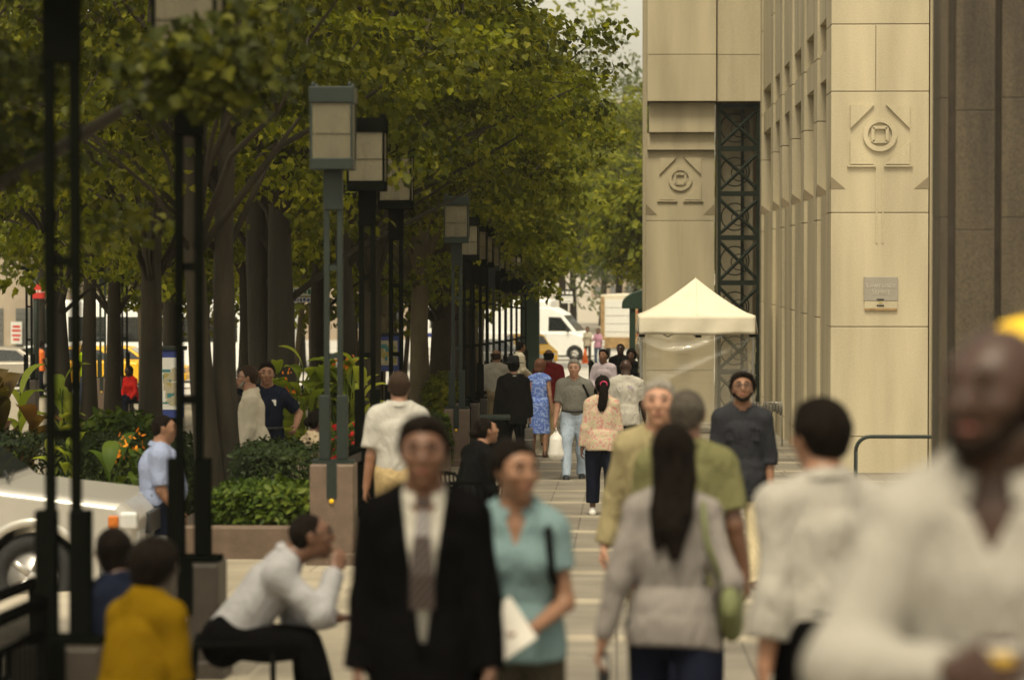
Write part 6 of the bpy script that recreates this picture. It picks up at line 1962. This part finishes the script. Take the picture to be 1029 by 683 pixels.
# woman in aqua
aq, J = person('person in aqua short sleeved top holding papers beside the black suit and tie', 519, 11.5, 180, 1.65, 'f', skin=T['skin_olive'], hair=T['hair_black'], hairstyle='bun', h=NEAR, hyaw=32,
    legs=walk(-12, 12), arms=(('fk', 8, 10, 72, .75), ('fk', 2, 10, 18, .2)), bld=1.06,
    top=dict(mat=T['aqua_knit'], off=.010, sleeve=.52, hem=.06, collar=dict(r=.95, h=.8), neck=.7, neckup=-.005, fold=.006, open=(.40, .05, .03)), bot=TR('olive_trouser', off=.012), shoe=T['shoe_black'])
def b_paper(r):
    q = MB(); q.bb(-.075, .075, -.012, .0, -.09, .10); o = q.build('sheets', T['paper'], r); o.rotation_euler = (R(18), R(35), R(0)); o.location = (.03, .03, .03)
held('paper_stack', 'folded white papers held in front of the aqua top', 'paper', J, 'L', b_paper)
def b_backpack(r):
    U, Fv = J['U'], J['F']
    pts = [J['Ch'] + npv(-.125, 0, 0) - Fv * .14 - U * .1, J['Sh'] + npv(-.125, 0, 0) - Fv * .085 + U * .02, J['Sh'] + npv(-.125, 0, 0) + U * .062, J['Sh'] + npv(-.125, 0, 0) + Fv * .082 + U * .01, J['Ch'] + npv(-.14, 0, 0) + Fv * .11 - U * .06, J['Ch'] + npv(-.165, 0, 0) - U * .14]
    MB().tube(pts, .016, 8).build('strap', T['black_cloth'], r, True)
    q = MB(); c = J['Ch'] - Fv * .20 - U * .04; q.box(tuple(c), (.27, .12, .36)); bevel(q.build('pack', T['black_cloth'], r), .05, 3)
onbody('backpack', 'black backpack whose strap crosses the aqua shoulder', 'backpack', J, b_backpack)

# woman in grey, from behind
gw, J = person('person in grey knit top seen from behind with phone and green bag', 676, 12, -6, 1.69, 'f', skin=T['skin_tan'], hair=T['hair_black'], hairstyle='long', h=NEAR, face=False, hyaw=12,
    legs=walk(10, -12), arms=(('fk', -10, 15, 6, .1), ('fk', -14, 19, 80, .35)), bld=.97,
    top=dict(mat=T['grey_knit'], off=.010, sleeve=1.95, hem=.085, fold=.009, neck=.2, flare=.0), bot=TR('dark_denim', off=.010, wide=.9), shoe=T['shoe_black'])
def b_phone(r):
    q = MB(); q.bb(-.024, .024, -.012, .012, -.09, .03); bevel(q.build('body', T['phone'], r), .008)
    q = MB(); q.bb(-.018, .018, -.0145, -.0121, -.03, .02); q.build('screen', T['rim_metal'], r)
held('mobile_phone', 'small dark phone in the lowered hand beside the grey knit top', 'phone', J, 'L', b_phone)
def b_gbag(r):
    U, Fv = J['U'], J['F']; x = .165
    MB().tube([J['W'] + npv(x + .06, 0, 0) - Fv * .10 - U * .02, J['Ch'] + npv(x - .02, 0, 0) - Fv * .135, J['Sh'] + npv(.13, 0, 0) - Fv * .095 + U * .02, J['Sh'] + npv(.125, 0, 0) + U * .068, J['Sh'] + npv(.13, 0, 0) + Fv * .095, J['W'] + npv(x + .08, 0, 0) + Fv * .10], .012, 8).build('strap', T['bag_green'], r, True)
    q = MB(); c = J['W'] + npv(x + .075, 0, 0) - U * .07
    sdf_obj('pouch', [Lf([c + npv(0, -.13, .03), c + npv(.0, .0, -.05), c + npv(0, .13, .03)], [.04, .05, .04], [.075, .095, .075], (1, 0, 0))], .012, T['bag_green'], r, fold=.012, seed=4)
onbody('shoulder_bag', 'small green shoulder bag hanging at the grey top\'s right side', 'bag', J, b_gbag)

person('person in sage green polo shirt seen from behind next to the grey knit top', 690, 15, -6, 1.79, skin=T['skin_brown'], hair=T['hair_salt'], hairstyle='crop', h=NEAR, face=False, legs=walk(-12, 12), bld=1.14,
    arms=(('fk', 6, 10, 14, .2), ('fk', -4, 12, 12, .1)), top=dict(mat=T['sage_polo'], off=.016, sleeve=.72, hem=.14, collar=dict(h=.9), fold=.007, loose=.8, sloose=.018), bot=TR('dark_denim'), shoe=T['shoe_black'])
person('person in khaki long sleeved shirt walking towards the camera past the sage polo', 663, 17, 176, 1.82, skin=T['skin_light'], hair=T['hair_grey'], hairstyle='short', h=NEAR, hpitch=-6, legs=walk(14, -14), bld=1.1,
    arms=(('fk', 8, 12, 20, .2), ('fk', -8, 14, 16, .1)), top=dict(mat=T['khaki_shirt'], off=.016, sleeve=1.95, hem=.16, collar=dict(h=1), fold=.009, loose=.8, neck=.6, sloose=.014), bot=TR('khaki_trouser'), shoe=T['shoe_brown'])
dk, J = person('person in charcoal shirt and glasses looking down beside the plastic tent wall', 746, 24.6, 180, 1.77, skin=T['skin_olive'], hair=T['hair_black'], hairstyle='thick', glasses=T['glasses'], h=MID, hpitch=-14, legs=walk(12, -12), bld=1.1,
    arms=(('fk', -4, 9, 24, .3), ('fk', 8, 8, 30, .4)), beard=T['hair_black'], top=dict(mat=T['charcoal_shirt'], off=.016, sleeve=1.3, hem=.20, collar=dict(h=.9), fold=.009, neck=.6, loose=.8), bot=TR('light_khaki'), shoe=T['shoe_brown'])
U, Fv = J['U'], J['F']
for sg in (-1, 1):
    q = MB(); c = J['Ch'] + npv(sg * .085, 0, 0) + Fv * .132 - U * .01
    q.box(tuple(c), (.105, .016, .11)); q.box(tuple(c + U * .05 + Fv * .006), (.11, .014, .035)); o = bevel(q.build('breast_pocket', T['charcoal_shirt'], dk), .006)

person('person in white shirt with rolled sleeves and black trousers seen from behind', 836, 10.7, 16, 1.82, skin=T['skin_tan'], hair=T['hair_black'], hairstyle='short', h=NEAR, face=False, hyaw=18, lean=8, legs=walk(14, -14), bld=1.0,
    arms=(('fk', -6, 9, 12, .1), ('fk', 6, 10, 60, .7)), top=dict(mat=T['shaded_white'], off=.016, sleeve=1.55, hem=-.03, collar=dict(h=.95), fold=.012, loose=.9, sloose=.020), bot=TR('black_suit'), shoe=T['shoe_black'], belt=T['leather_black'])
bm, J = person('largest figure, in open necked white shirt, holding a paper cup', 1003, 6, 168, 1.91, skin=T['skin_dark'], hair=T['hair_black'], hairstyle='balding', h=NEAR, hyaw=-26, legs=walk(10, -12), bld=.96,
    arms=(('fk', 4, 10, 70, .7), ('fk', 24, 20, 100, 1.3)), beard=T['hair_black'], top=dict(mat=T['shaded_white'], off=.020, sleeve=1.96, hem=.14, collar=dict(h=1.1, r=1.08), fold=.012, loose=.9, neck=.8, neckup=-.01, sloose=.02, open=(.42, .06, .05)), bot=TR('black_suit'), shoe=T['shoe_black'])
def b_cup(r):
    MB().lathe([(.026, -.05), (.036, .05), (.038, .052)], 20).build('cup', T['paper'], r, True)
    MB().lathe([(.0365, .0), (.0375, .018), (.0380, .02)], 20, Matrix.Translation((0, 0, .02))).build('band', T['cap_yellow'], r, True)
held('paper_cup', 'white paper cup with yellow mark held before the open white shirt', 'cup', J, 'R', b_cup)
person('person in a yellow cap behind the largest white shirted figure', 1058, 7.6, 118, 1.95, skin=T['skin_deep'], hair=T['hair_black'], hairstyle='afro', h=NEAR, hat='cap', legs=walk(8, -8), bld=1.05,
    arms=WALKARMS, top=dict(mat=T['beige_shirt'], off=.018, sleeve=.7, hem=.14, fold=.009), bot=TR('dark_denim'), shoe=T['shoe_black'])
person('person in off white polo and khaki trousers walking away by the dark railing', 401, 24, 4, 1.79, skin=T['skin_tan'], hair=T['hair_brown'], hairstyle='crop', h=MID, face=False, legs=walk(12, -12), bld=1.06,
    arms=(('fk', -2, 10, 10, .1), ('fk', 8, 8, 22, .3)), top=dict(mat=T['offwhite_polo'], off=.018, sleeve=.75, hem=-.015, collar=dict(h=.9), fold=.009, loose=.9, sloose=.02), bot=TR('khaki_trouser', off=.016), shoe=T['shoe_brown'], belt=T['leather_tan'])

# seated figures
SIT = dict(legs=((84, 82), (88, 80)))
def seated_thinker():
    # wrists are placed by hand: right hand at the cheek, left forearm on the knee
    return person('person in pale shirt sitting bent forward with hand to face', 226, 15.8, -84, 1.78, skin=T['skin_brown'], hair=T['hair_black'], hairstyle='crop', h=NEAR, lean=38, seatz=.43, hpitch=-8, glasses=T['glasses'],
        legs=((86, 84), (90, 74)), legout=8, arms=(('ik', (-.16, .60, .52), (-.4, -.2, -1), (0, 0, -1)), ('ik', (.08, .57, .80), (.4, .1, -1), (-.6, -.2, 0))),
        top=dict(mat=T['pale_blue_grey'], off=.016, sleeve=1.93, hem=.02, collar=dict(h=.9), fold=.009, loose=.9, sloose=.014), bot=TR('black_suit'), shoe=T['shoe_black'])
wm, Jt = seated_thinker()

def chair(label, loc, rz, group='black metal chairs along the walk', mat='rail_black', arms=False, back=True):
    r = empty('metal_chair', loc, label, 'chair', group, rz)
    q = MB(); q.bb(-.22, .22, -.22, .24, .42, .45); bevel(q.build('seat', MT[mat], r), .012)
    for x in (-.2, .2):
        MB().tube([(x, .2, 0), (x, .2, .42)], .014, 8).build('leg', MT[mat], r, True)
        MB().tube([(x, -.24, 0), (x, -.21, .42)], .014, 8).build('leg', MT[mat], r, True)
    if back: MB().tube([(-.2, -.21, .44), (-.2, -.25, .80), (-.16, -.26, .85), (.16, -.26, .85), (.2, -.25, .80), (.2, -.21, .44)], .014, 8).build('back_frame', MT[mat], r, True)
    for i in range(5 if back else 0):
        x = -.13 + .065 * i; MB().tube([(x, -.215, .45), (x, -.258, .84)], .008, 6).build('back_slat', MT[mat], r, True)
    for x in (-.23, .23) if arms else ():
        MB().tube([(x, -.23, .66), (x, .15, .66), (x, .20, .62), (x, .20, .44)], .014, 8).build('arm', MT[mat], r, True)
    return r
def chair_for(body, label, **k):
    rz = body.rotation_euler.z
    p = Vector(body.location) + Matrix.Rotation(rz, 3, 'Z') @ Vector((0, .05, 0))
    return chair(label, p, rz, **k)
chair_for(wm, 'black backless metal seat under the person with hand to face', back=False)
ye, J = person('person in mustard yellow top sitting with back to the camera', 130, 12.5, -38, 1.56, 'f', skin=T['skin_deep'], hair=T['hair_black'], hairstyle='afro', h=NEAR, face=False, lean=12, seatz=.45, legs=SIT['legs'], bld=1.12,
    arms=(('fk', 18, 12, 50, .5), ('fk', 14, 14, 60, .5)), top=dict(mat=T['mustard'], off=.016, sleeve=1.0, hem=.04, fold=.010, loose=.8, sloose=.02), bot=TR('black_suit'), shoe=T['shoe_black'])
chair_for(ye, 'black backless metal seat under the person in mustard yellow', back=False)
br, J = person('person in dark navy top sitting just beyond the mustard yellow top', 126, 13.9, 40, 1.55, skin=T['skin_brown'], hair=T['hair_black'], hairstyle='bob', h=MID, face=False, lean=10, seatz=.42, legs=SIT['legs'],
    arms=(('fk', 14, 8, 40, .4), ('fk', 14, 8, 40, .4)), top=dict(mat=T['navy'], off=.014, sleeve=.6, hem=.04), bot=TR('black_suit'), shoe=T['shoe_black'])
chair_for(br, 'black backless metal seat under the person beyond the yellow top', back=False)
sb, J = person('person all in black sitting next to the pink granite pier', 466, 27, -52, 1.72, 'f', skin=T['skin_tan'], hair=T['hair_black'], hairstyle='bun', h=MID, lean=20, seatz=.56, hyaw=-12, hpitch=-12, legs=SIT['legs'],
    arms=(('fk', 22, 8, 30, .3), ('fk', 22, 8, 30, .3)), top=dict(mat=T['black_cloth'], off=.018, sleeve=1.95, hem=.1, fold=.008), bot=TR('black_cloth'), shoe=T['shoe_black'])
chair_for(sb, 'black metal chair under the seated person in black')
for px, d, rz, lb in ((478, 24.5, 70, 'empty black metal chair in front of the seated person in black'), (456, 25.2, 20, 'empty black metal chair next to the black suit shoulder')):
    chair(lb, spot(px, d), R(rz), arms=True)
be, J = person('person in beige blouse and jeans sitting next to the box hedge', 305, 31.4, -62, 1.66, 'f', skin=T['skin_brown'], hair=T['hair_black'], hairstyle='bun', h=MID, face=False, lean=12, seatz=.53, hyaw=-10, legs=((80, 70), (84, 74)),
    arms=(('fk', 26, 8, 50, .5), ('fk', 26, 10, 50, .5)), top=dict(mat=T['beige_shirt'], off=.014, sleeve=1.5, hem=.05, fold=.008), bot=TR('mid_denim'), shoe=T['shoe_white'])
chair_for(be, 'black metal chair under the person in beige by the hedge')
rd, J = person('person in red top sitting near the parked taxis', 133, 70, 150, 1.66, 'f', skin=T['skin_dark'], hair=T['hair_black'], hairstyle='bob', h=FAR, face=False, lean=12, seatz=.53, legs=SIT['legs'],
    arms=(('fk', 20, 8, 40, .4), ('fk', 20, 8, 40, .4)), top=dict(mat=T['red_cloth'], off=.014, sleeve=1.9, hem=.05), bot=TR('dark_denim'), shoe=T['shoe_black'])
chair_for(rd, 'black metal chair under the figure in red')

# officers and the man between them
of, J = person('officer in pale blue uniform shirt standing sideways by the silver car', 158, 26.2, -84, 1.69, skin=T['skin_olive'], hair=T['hair_black'], hairstyle='crop', h=MID, hyaw=-4, legs=((2, 2), (-3, 3)), bld=1.5, belly=.09,
    arms=(('fk', 4, 8, 30, .3), ('fk', 6, 6, 32, .25)), top=dict(mat=T['police_blue'], off=.014, sleeve=.85, hem=-.02, collar=dict(h=.9), fold=.006, loose=.7, sloose=.018), bot=TR('navy'), shoe=T['shoe_black'], belt=T['leather_black'])
U, Fv = J['U'], J['F']
q = MB(); c = J['P'] + U * .06 * J['s'] + npv(.20, -.01, 0); q.box(tuple(c), (.05, .09, .13)); bevel(q.build('holster', T['leather_black'], of), .012)
sh_, el_ = J['shR'], J['elbowR']; c = sh_ + (el_ - sh_) * .30 + npv(.072, 0, 0)
q = MB(); q.box(tuple(c), (.006, .05, .055)); bevel(q.build('sleeve_patch', T['leather_tan'], of), .002)
person('person in cream shirt and glasses seen in profile beside the navy uniform', 254, 33.3, 98, 1.76, skin=T['skin_light'], hair=T['hair_brown'], hairstyle='short', glasses=T['glasses'], h=MID, legs=walk(8, -8), bld=1.1, belly=.03, beard=T['hair_grey'],
    arms=(('fk', 6, 8, 20, .2), ('fk', 2, 8, 16, .2)), top=dict(mat=T['cream_cotton'], off=.018, sleeve=1.95, hem=.12, collar=dict(h=1), fold=.009, loose=.9), bot=TR('black_suit'), shoe=T['shoe_black'])
po, J = person('person in navy uniform talking on a phone with hand on hip', 268, 34.6, 186, 1.79, skin=T['skin_tan'], hair=T['hair_black'], hairstyle='short', h=MID, legs=((2, 2), (-2, 2)), bld=1.12, belly=.02, legout=5,
    arms=(('fk', -18, 40, 86, .65), ('ik', (.135, .10, 1.60), (1, .1, -1), (-1, .2, 0))), top=dict(mat=T['navy'], off=.014, sleeve=.8, hem=-.02, collar=dict(h=1), fold=.006, sloose=.018), bot=TR('navy'), shoe=T['shoe_black'], belt=T['leather_black'])
q = MB(); c = J['Ch'] + npv(-.08, 0, 0) + J['F'] * .135 + J['U'] * .03; q.box(tuple(c), (.055, .012, .07)); bevel(q.build('badge', T['plastic_white'], po), .006)
def b_ph2(r):
    q = MB(); q.bb(-.012, .012, -.03, .03, -.07, .07); o = bevel(q.build('body', T['phone'], r), .006)
held('mobile_phone', 'black phone held to the ear by the navy uniform', 'phone', J, 'R', b_ph2)

# the walkers farther along
hm, J = person('person in black hat and black suit carrying a grey case', 516, 47, 2, 1.74, skin=T['skin_light'], hair=T['hair_black'], hairstyle='short', h=FAR, face=False, hat='fedora', legs=walk(12, -14), bld=1.12,
    arms=(('fk', -8, 10, 8, .1), ('fk', 2, 9, 6, .1)), top=[dict(name='shirt', mat=T['white_cotton'], off=.008, sleeve=.9, hem=0, collar=dict(h=1)), dict(name='jacket', mat=T['dark_suit'], off=.028, sleeve=1.97, hem=.20, flare=.03, neckup=-.01, neck=-.1, sd=3)], bot=TR('black_suit', off=.014), shoe=T['shoe_black'])
def b_case(r):
    q = MB(); q.bb(-.07, .07, -.22, .22, -.44, -.08); bevel(q.build('shell', T['case_grey'], r), .025, 3)
    q = MB(); q.bb(-.073, .073, -.222, .222, -.265, -.255); q.build('seam', T['rim_metal'], r)
    MB().tube([(0, -.06, -.08), (0, -.055, -.015), (0, .055, -.015), (0, .06, -.08)], .011, 8).build('handle', T['leather_black'], r, True)
held('briefcase', 'grey hard briefcase carried by the person in the black hat', 'briefcase', J, 'R', b_case)
person('person in sleeveless blue print dress walking away', 542, 51, -4, 1.68, 'f', skin=T['skin_tan'], hair=T['hair_red'], hairstyle='bob', h=FAR, face=False, legs=walk(5, -7, 3, 8), bld=1.06,
    arms=(('fk', -10, 8, 10, .1), ('fk', -14, 9, 12, .1)), top=dict(mat=T['blue_print'], off=.010, sleeve=.06, hem=.0, fold=.004, loose=.3), bot=dict(kind='skirt', mat=T['blue_print'], hem=.50, waist=.16, off=.014), shoe=T['shoe_brown'])
person('person in maroon polo shirt walking away beyond the blue dress', 551, 56, -8, 1.82, skin=T['skin_brown'], hair=T['hair_black'], hairstyle='balding', h=FAR, face=False, legs=walk(12, -12), bld=1.2,
    arms=(('fk', 4, 12, 20, .2), ('fk', -6, 14, 14, .2)), top=dict(mat=T['maroon'], off=.018, sleeve=.75, hem=.14, collar=dict(h=.9), sloose=.02), bot=TR('khaki_trouser'), shoe=T['shoe_black'])
wk, J = person('person in grey polo and pale jeans walking with a white carrier bag', 577, 44, 180, 1.77, skin=T['skin_light'], hair=T['hair_grey'], hairstyle='short', h=.0135, hyaw=-6, legs=((-10, 8), (12, 4)), bld=1.12, belly=.03,
    arms=(('fk', -8, 9, 20, .2), ('fk', 6, 12, 16, .15)), top=dict(mat=T['grey_polo'], off=.018, sleeve=.85, hem=-.01, collar=dict(h=1), neck=.7, sloose=.022, fold=.008), bot=TR('light_denim', off=.014), shoe=T['shoe_black'], belt=T['leather_black'])
def b_plastic(r):
    sdf_obj('sack', [Lf([npv(.0, 0, -.07), npv(0, .02, -.18), npv(0, .0, -.36)], [.03, .10, .12], [.03, .13, .16], (1, 0, 0))], .014, T['plastic_white'], r, fold=.02, seed=8)
    MB().tube([(0, -.03, -.09), (0, -.02, 0), (0, .02, 0), (0, .03, -.09)], .012, 6).build('handle', T['plastic_white'], r, True)
held('plastic_bag', 'white plastic carrier bag hanging beside the pale jeans', 'bag', J, 'R', b_plastic)
def b_sling(r):
    U, Fv = J['U'], J['F']
    MB().tube([J['P'] + npv(-.24, 0, 0) + U * .22 - Fv * .1, J['Sh'] + npv(-.14, 0, 0) - Fv * .09, J['Sh'] + npv(-.13, 0, 0) + U * .072, J['Sh'] + npv(-.14, 0, 0) + Fv * .10, J['P'] + npv(-.25, 0, 0) + U * .24 + Fv * .08], .016, 8).build('strap', T['black_cloth'], r, True)
    q = MB(); c = J['P'] + npv(-.26, 0, 0) + U * .16 - Fv * .08; q.box(tuple(c), (.10, .30, .26)); bevel(q.build('pouch', T['black_cloth'], r), .04, 3)
onbody('shoulder_bag', 'black bag slung on the grey polo shoulder', 'bag', J, b_sling)
pk, J = person('person in floral blouse and navy cropped trousers walking away', 605, 35, 0, 1.64, 'f', skin=T['skin_brown'], hair=T['hair_black'], hairstyle='pony', h=.0125, face=False, hyaw=10, legs=walk(6, -8, 3, 10), bld=1.1,
    arms=(('fk', -6, 10, 8, .1), ('fk', 6, 10, 24, .2)), top=dict(mat=T['floral_print'], off=.016, sleeve=1.85, hem=.10, fold=.008, loose=.7), bot=TR('dark_denim', wide=1.15, len=-.09), shoe=T['shoe_white'])
c = J['hp'](0, -.122, .020)
MB().tube([tuple(c + npv(.034 * math.cos(a), 0, .030 * math.sin(a))) for a in [2 * math.pi * i / 14 for i in range(15)]], .012, 8).build('scrunchie', T['scrunchie'], pk, True)
wt, J = person('person in white printed t-shirt seen from behind near the tent', 629, 45, 4, 1.76, skin=T['skin_dark'], hair=T['hair_black'], hairstyle='bald', h=FAR, face=False, legs=walk(10, -10), bld=1.2,
    arms=(('fk', -4, 14, 14, .2), ('fk', 8, 14, 20, .2)), top=dict(mat=T['white_cotton'], off=.020, sleeve=.85, hem=.16, sloose=.025, fold=.009), bot=TR('dark_denim'), shoe=T['shoe_white'])
q = MB()
rr = random.Random(4)
for i in range(10):
    x = -.11 + .022 * i; q.bb(x, x + .016, -.156, -.150, .0, .02 + .045 * rr.random())
o = q.build('shirt_print', T['lavender'], wt); o.location = tuple(J['Ch'] + npv(0, .0, .03))
lv, J = person('person in lavender shirt and dark tie looking down at both hands', 607, 60, 168, 1.77, skin=T['skin_olive'], hair=T['hair_black'], hairstyle='thick', h=FAR, hyaw=-14, hpitch=-10, legs=walk(6, -6), bld=1.08,
    arms=(('fk', 12, 12, 76, .8), ('fk', 12, 12, 76, .8)), top=dict(mat=T['lavender'], off=.016, sleeve=1.95, hem=0, collar=dict(h=1), fold=.008), bot=TR('black_suit'), shoe=T['shoe_black'])
rings = []
for p, w in zip((J['Nb'] + J['F'] * .066 - J['U'] * .02, J['Ch'] + J['F'] * .135, J['W'] + J['F'] * .132), (.026, .036, .048)): rings.append([p + npv(-w, 0, 0), p + npv(w, 0, 0), p + npv(w, .014, 0), p + npv(-w, .014, 0)])
MB().loft(rings).build('tie', T['tie_dark'], lv)
person('person in black short sleeved shirt standing behind the lavender shirt', 624, 67, 172, 1.85, skin=T['skin_dark'], hair=T['hair_black'], hairstyle='crop', h=FAR, legs=walk(6, -6), bld=1.15, arms=WALKARMS, top=dict(mat=T['black_cloth'], off=.018, sleeve=.85, hem=.14), bot=TR('dark_denim'), shoe=T['shoe_black'])
person('person in black long sleeved top half hidden by the tent edge', 635, 64.5, 170, 1.74, 'f', skin=T['skin_brown'], hair=T['hair_black'], hairstyle='afro', h=FAR, legs=walk(6, -6), bld=1.1, arms=WALKARMS, top=dict(mat=T['black_cloth'], off=.016, sleeve=1.9, hem=.14), bot=TR('black_cloth'), shoe=T['shoe_black'])
person('person in white shirt and tan trousers standing by the far lanterns', 498, 57, -14, 1.79, skin=T['skin_tan'], hair=T['hair_brown'], hairstyle='balding', h=FAR, face=False, hyaw=-24, legs=((2, 2), (-3, 3)), bld=1.1,
    arms=(('fk', 2, 8, 14, .2), ('fk', 2, 9, 14, .2)), top=dict(mat=T['white_cotton'], off=.018, sleeve=1.9, hem=-.01, fold=.008, sloose=.02), bot=TR('tan_trouser', off=.016), shoe=T['shoe_brown'])
person('person in pale cream shirt turned sideways behind the black hat', 521, 74, -70, 1.83, skin=T['skin_tan'], hair=T['hair_black'], hairstyle='thick', h=FAR, legs=((2, 2), (-3, 3)), bld=1.12,
    arms=(('fk', 4, 8, 50, .4), ('fk', 8, 9, 60, .4)), top=dict(mat=T['cream_cotton'], off=.018, sleeve=1.9, hem=.0, fold=.008), bot=TR('black_suit'), shoe=T['shoe_black'])
person('far person in pink top and blue jeans by the box truck', 601, 138, 175, 1.66, 'f', skin=T['skin_tan'], hair=T['hair_brown'], hairstyle='bob', h=.02, face=False, legs=((3, 2), (-4, 3)), arms=(('fk', 8, 8, 30, .4), ('fk', 30, 20, 110, .4)), top=dict(mat=T['pink_cloth'], off=.016, sleeve=.8, hem=.1), bot=TR('mid_denim'), shoe=T['shoe_white'])
person('far person in cream top and dark trousers beside the pink one', 590.5, 141, 170, 1.70, 'f', skin=T['skin_tan'], hair=T['hair_brown'], hairstyle='bob', h=.02, face=False, legs=((3, 2), (-4, 3)), arms=(('fk', 8, 8, 30, .4), ('fk', 10, 10, 70, .4)), top=dict(mat=T['cream_cotton'], off=.016, sleeve=.8, hem=.1), bot=TR('olive_trouser'), shoe=T['shoe_black'])
person('small figure in a lime safety vest among the young trunks', 86, 82, 60, 1.75, skin=T['skin_dark'], hair=T['hair_black'], hairstyle='crop', h=.02, face=False, legs=walk(8, -8), arms=WALKARMS, top=dict(mat=T['lime_vest'], off=.016, sleeve=.6, hem=.1), bot=TR('mid_denim'), shoe=T['shoe_black'])
person('small figure in orange top by the white parked car', 40, 90, -60, 1.70, skin=T['skin_dark'], hair=T['hair_black'], hairstyle='crop', h=.02, face=False, legs=walk(8, -8), arms=WALKARMS2, top=dict(mat=T['cone_orange'], off=.016, sleeve=.6, hem=.1), bot=TR('dark_denim'), shoe=T['shoe_black'])
# ------------------------------------------------------------------ light and camera
SUN_EL, SUN_AZ = 66, 192     # azimuth: clockwise from +Y
w = bpy.data.worlds.new('World'); scene.world = w; w.use_nodes = True
nt = w.node_tree; bg = nt.nodes['Background']
sky = nt.nodes.new('ShaderNodeTexSky'); sky.sky_type = 'NISHITA'; sky.sun_disc = False
sky.sun_elevation = R(SUN_EL); sky.sun_rotation = R(SUN_AZ); sky.air_density = 1.0; sky.dust_density = 3.5; sky.ozone_density = .6
hs = nt.nodes.new('ShaderNodeHueSaturation'); hs.inputs['Saturation'].default_value = .22
nt.links.new(sky.outputs[0], hs.inputs['Color']); wm_ = nt.nodes.new('ShaderNodeVectorMath'); wm_.operation = 'MULTIPLY'; wm_.inputs[1].default_value = (1.06, .955, .74)
nt.links.new(hs.outputs[0], wm_.inputs[0]); nt.links.new(wm_.outputs[0], bg.inputs[0])
bg.inputs[1].default_value = .115
sd = bpy.data.lights.new('sun', 'SUN'); sd.energy = 1.5; sd.angle = R(16); sd.color = (1.0, .91, .68)
so = bpy.data.objects.new('sun', sd); C.objects.link(so)
az, el = R(SUN_AZ), R(SUN_EL)
dirv = Vector((math.sin(az) * math.cos(el), math.cos(az) * math.cos(el), math.sin(el)))
so.rotation_euler = (-dirv).to_track_quat('-Z', 'Y').to_euler(); so.location = (0, 0, 60)

hb = MB(); hb.bb(-420, 420, -30, 620, -4.8, 60)
m, nt2, bs2 = newmat('haze_air'); nt2.nodes.remove(bs2)
pv_ = nt2.nodes.new('ShaderNodeVolumePrincipled'); pv_.inputs['Color'].default_value = (.93, .92, .86, 1); pv_.inputs['Density'].default_value = .0003; pv_.inputs['Anisotropy'].default_value = .2
nt2.links.new(pv_.outputs[0], nt2.nodes['Material Output'].inputs['Volume'])
tag(hb.build('haze', m), kind='stuff')

cd = bpy.data.cameras.new('camera'); co = bpy.data.objects.new('camera', cd); C.objects.link(co)
co.location = CAM; co.rotation_euler = CROT.to_euler()
cd.sensor_width = 36; cd.lens = 36 * FPX / PW; cd.clip_start = .5; cd.clip_end = 6000
cd.dof.use_dof = True; cd.dof.focus_distance = 46; cd.dof.aperture_fstop = 2.2
scene.camera = co
vs = scene.view_settings
vs.view_transform = 'Standard'; vs.look = 'None'; vs.exposure = 1.08; vs.gamma = 1.0; vs.use_curve_mapping = False
scene.render.resolution_x, scene.render.resolution_y = 1024, 679
scene.cycles.use_denoising = True
scene.cycles.max_bounces = 8; scene.cycles.transparent_max_bounces = 16
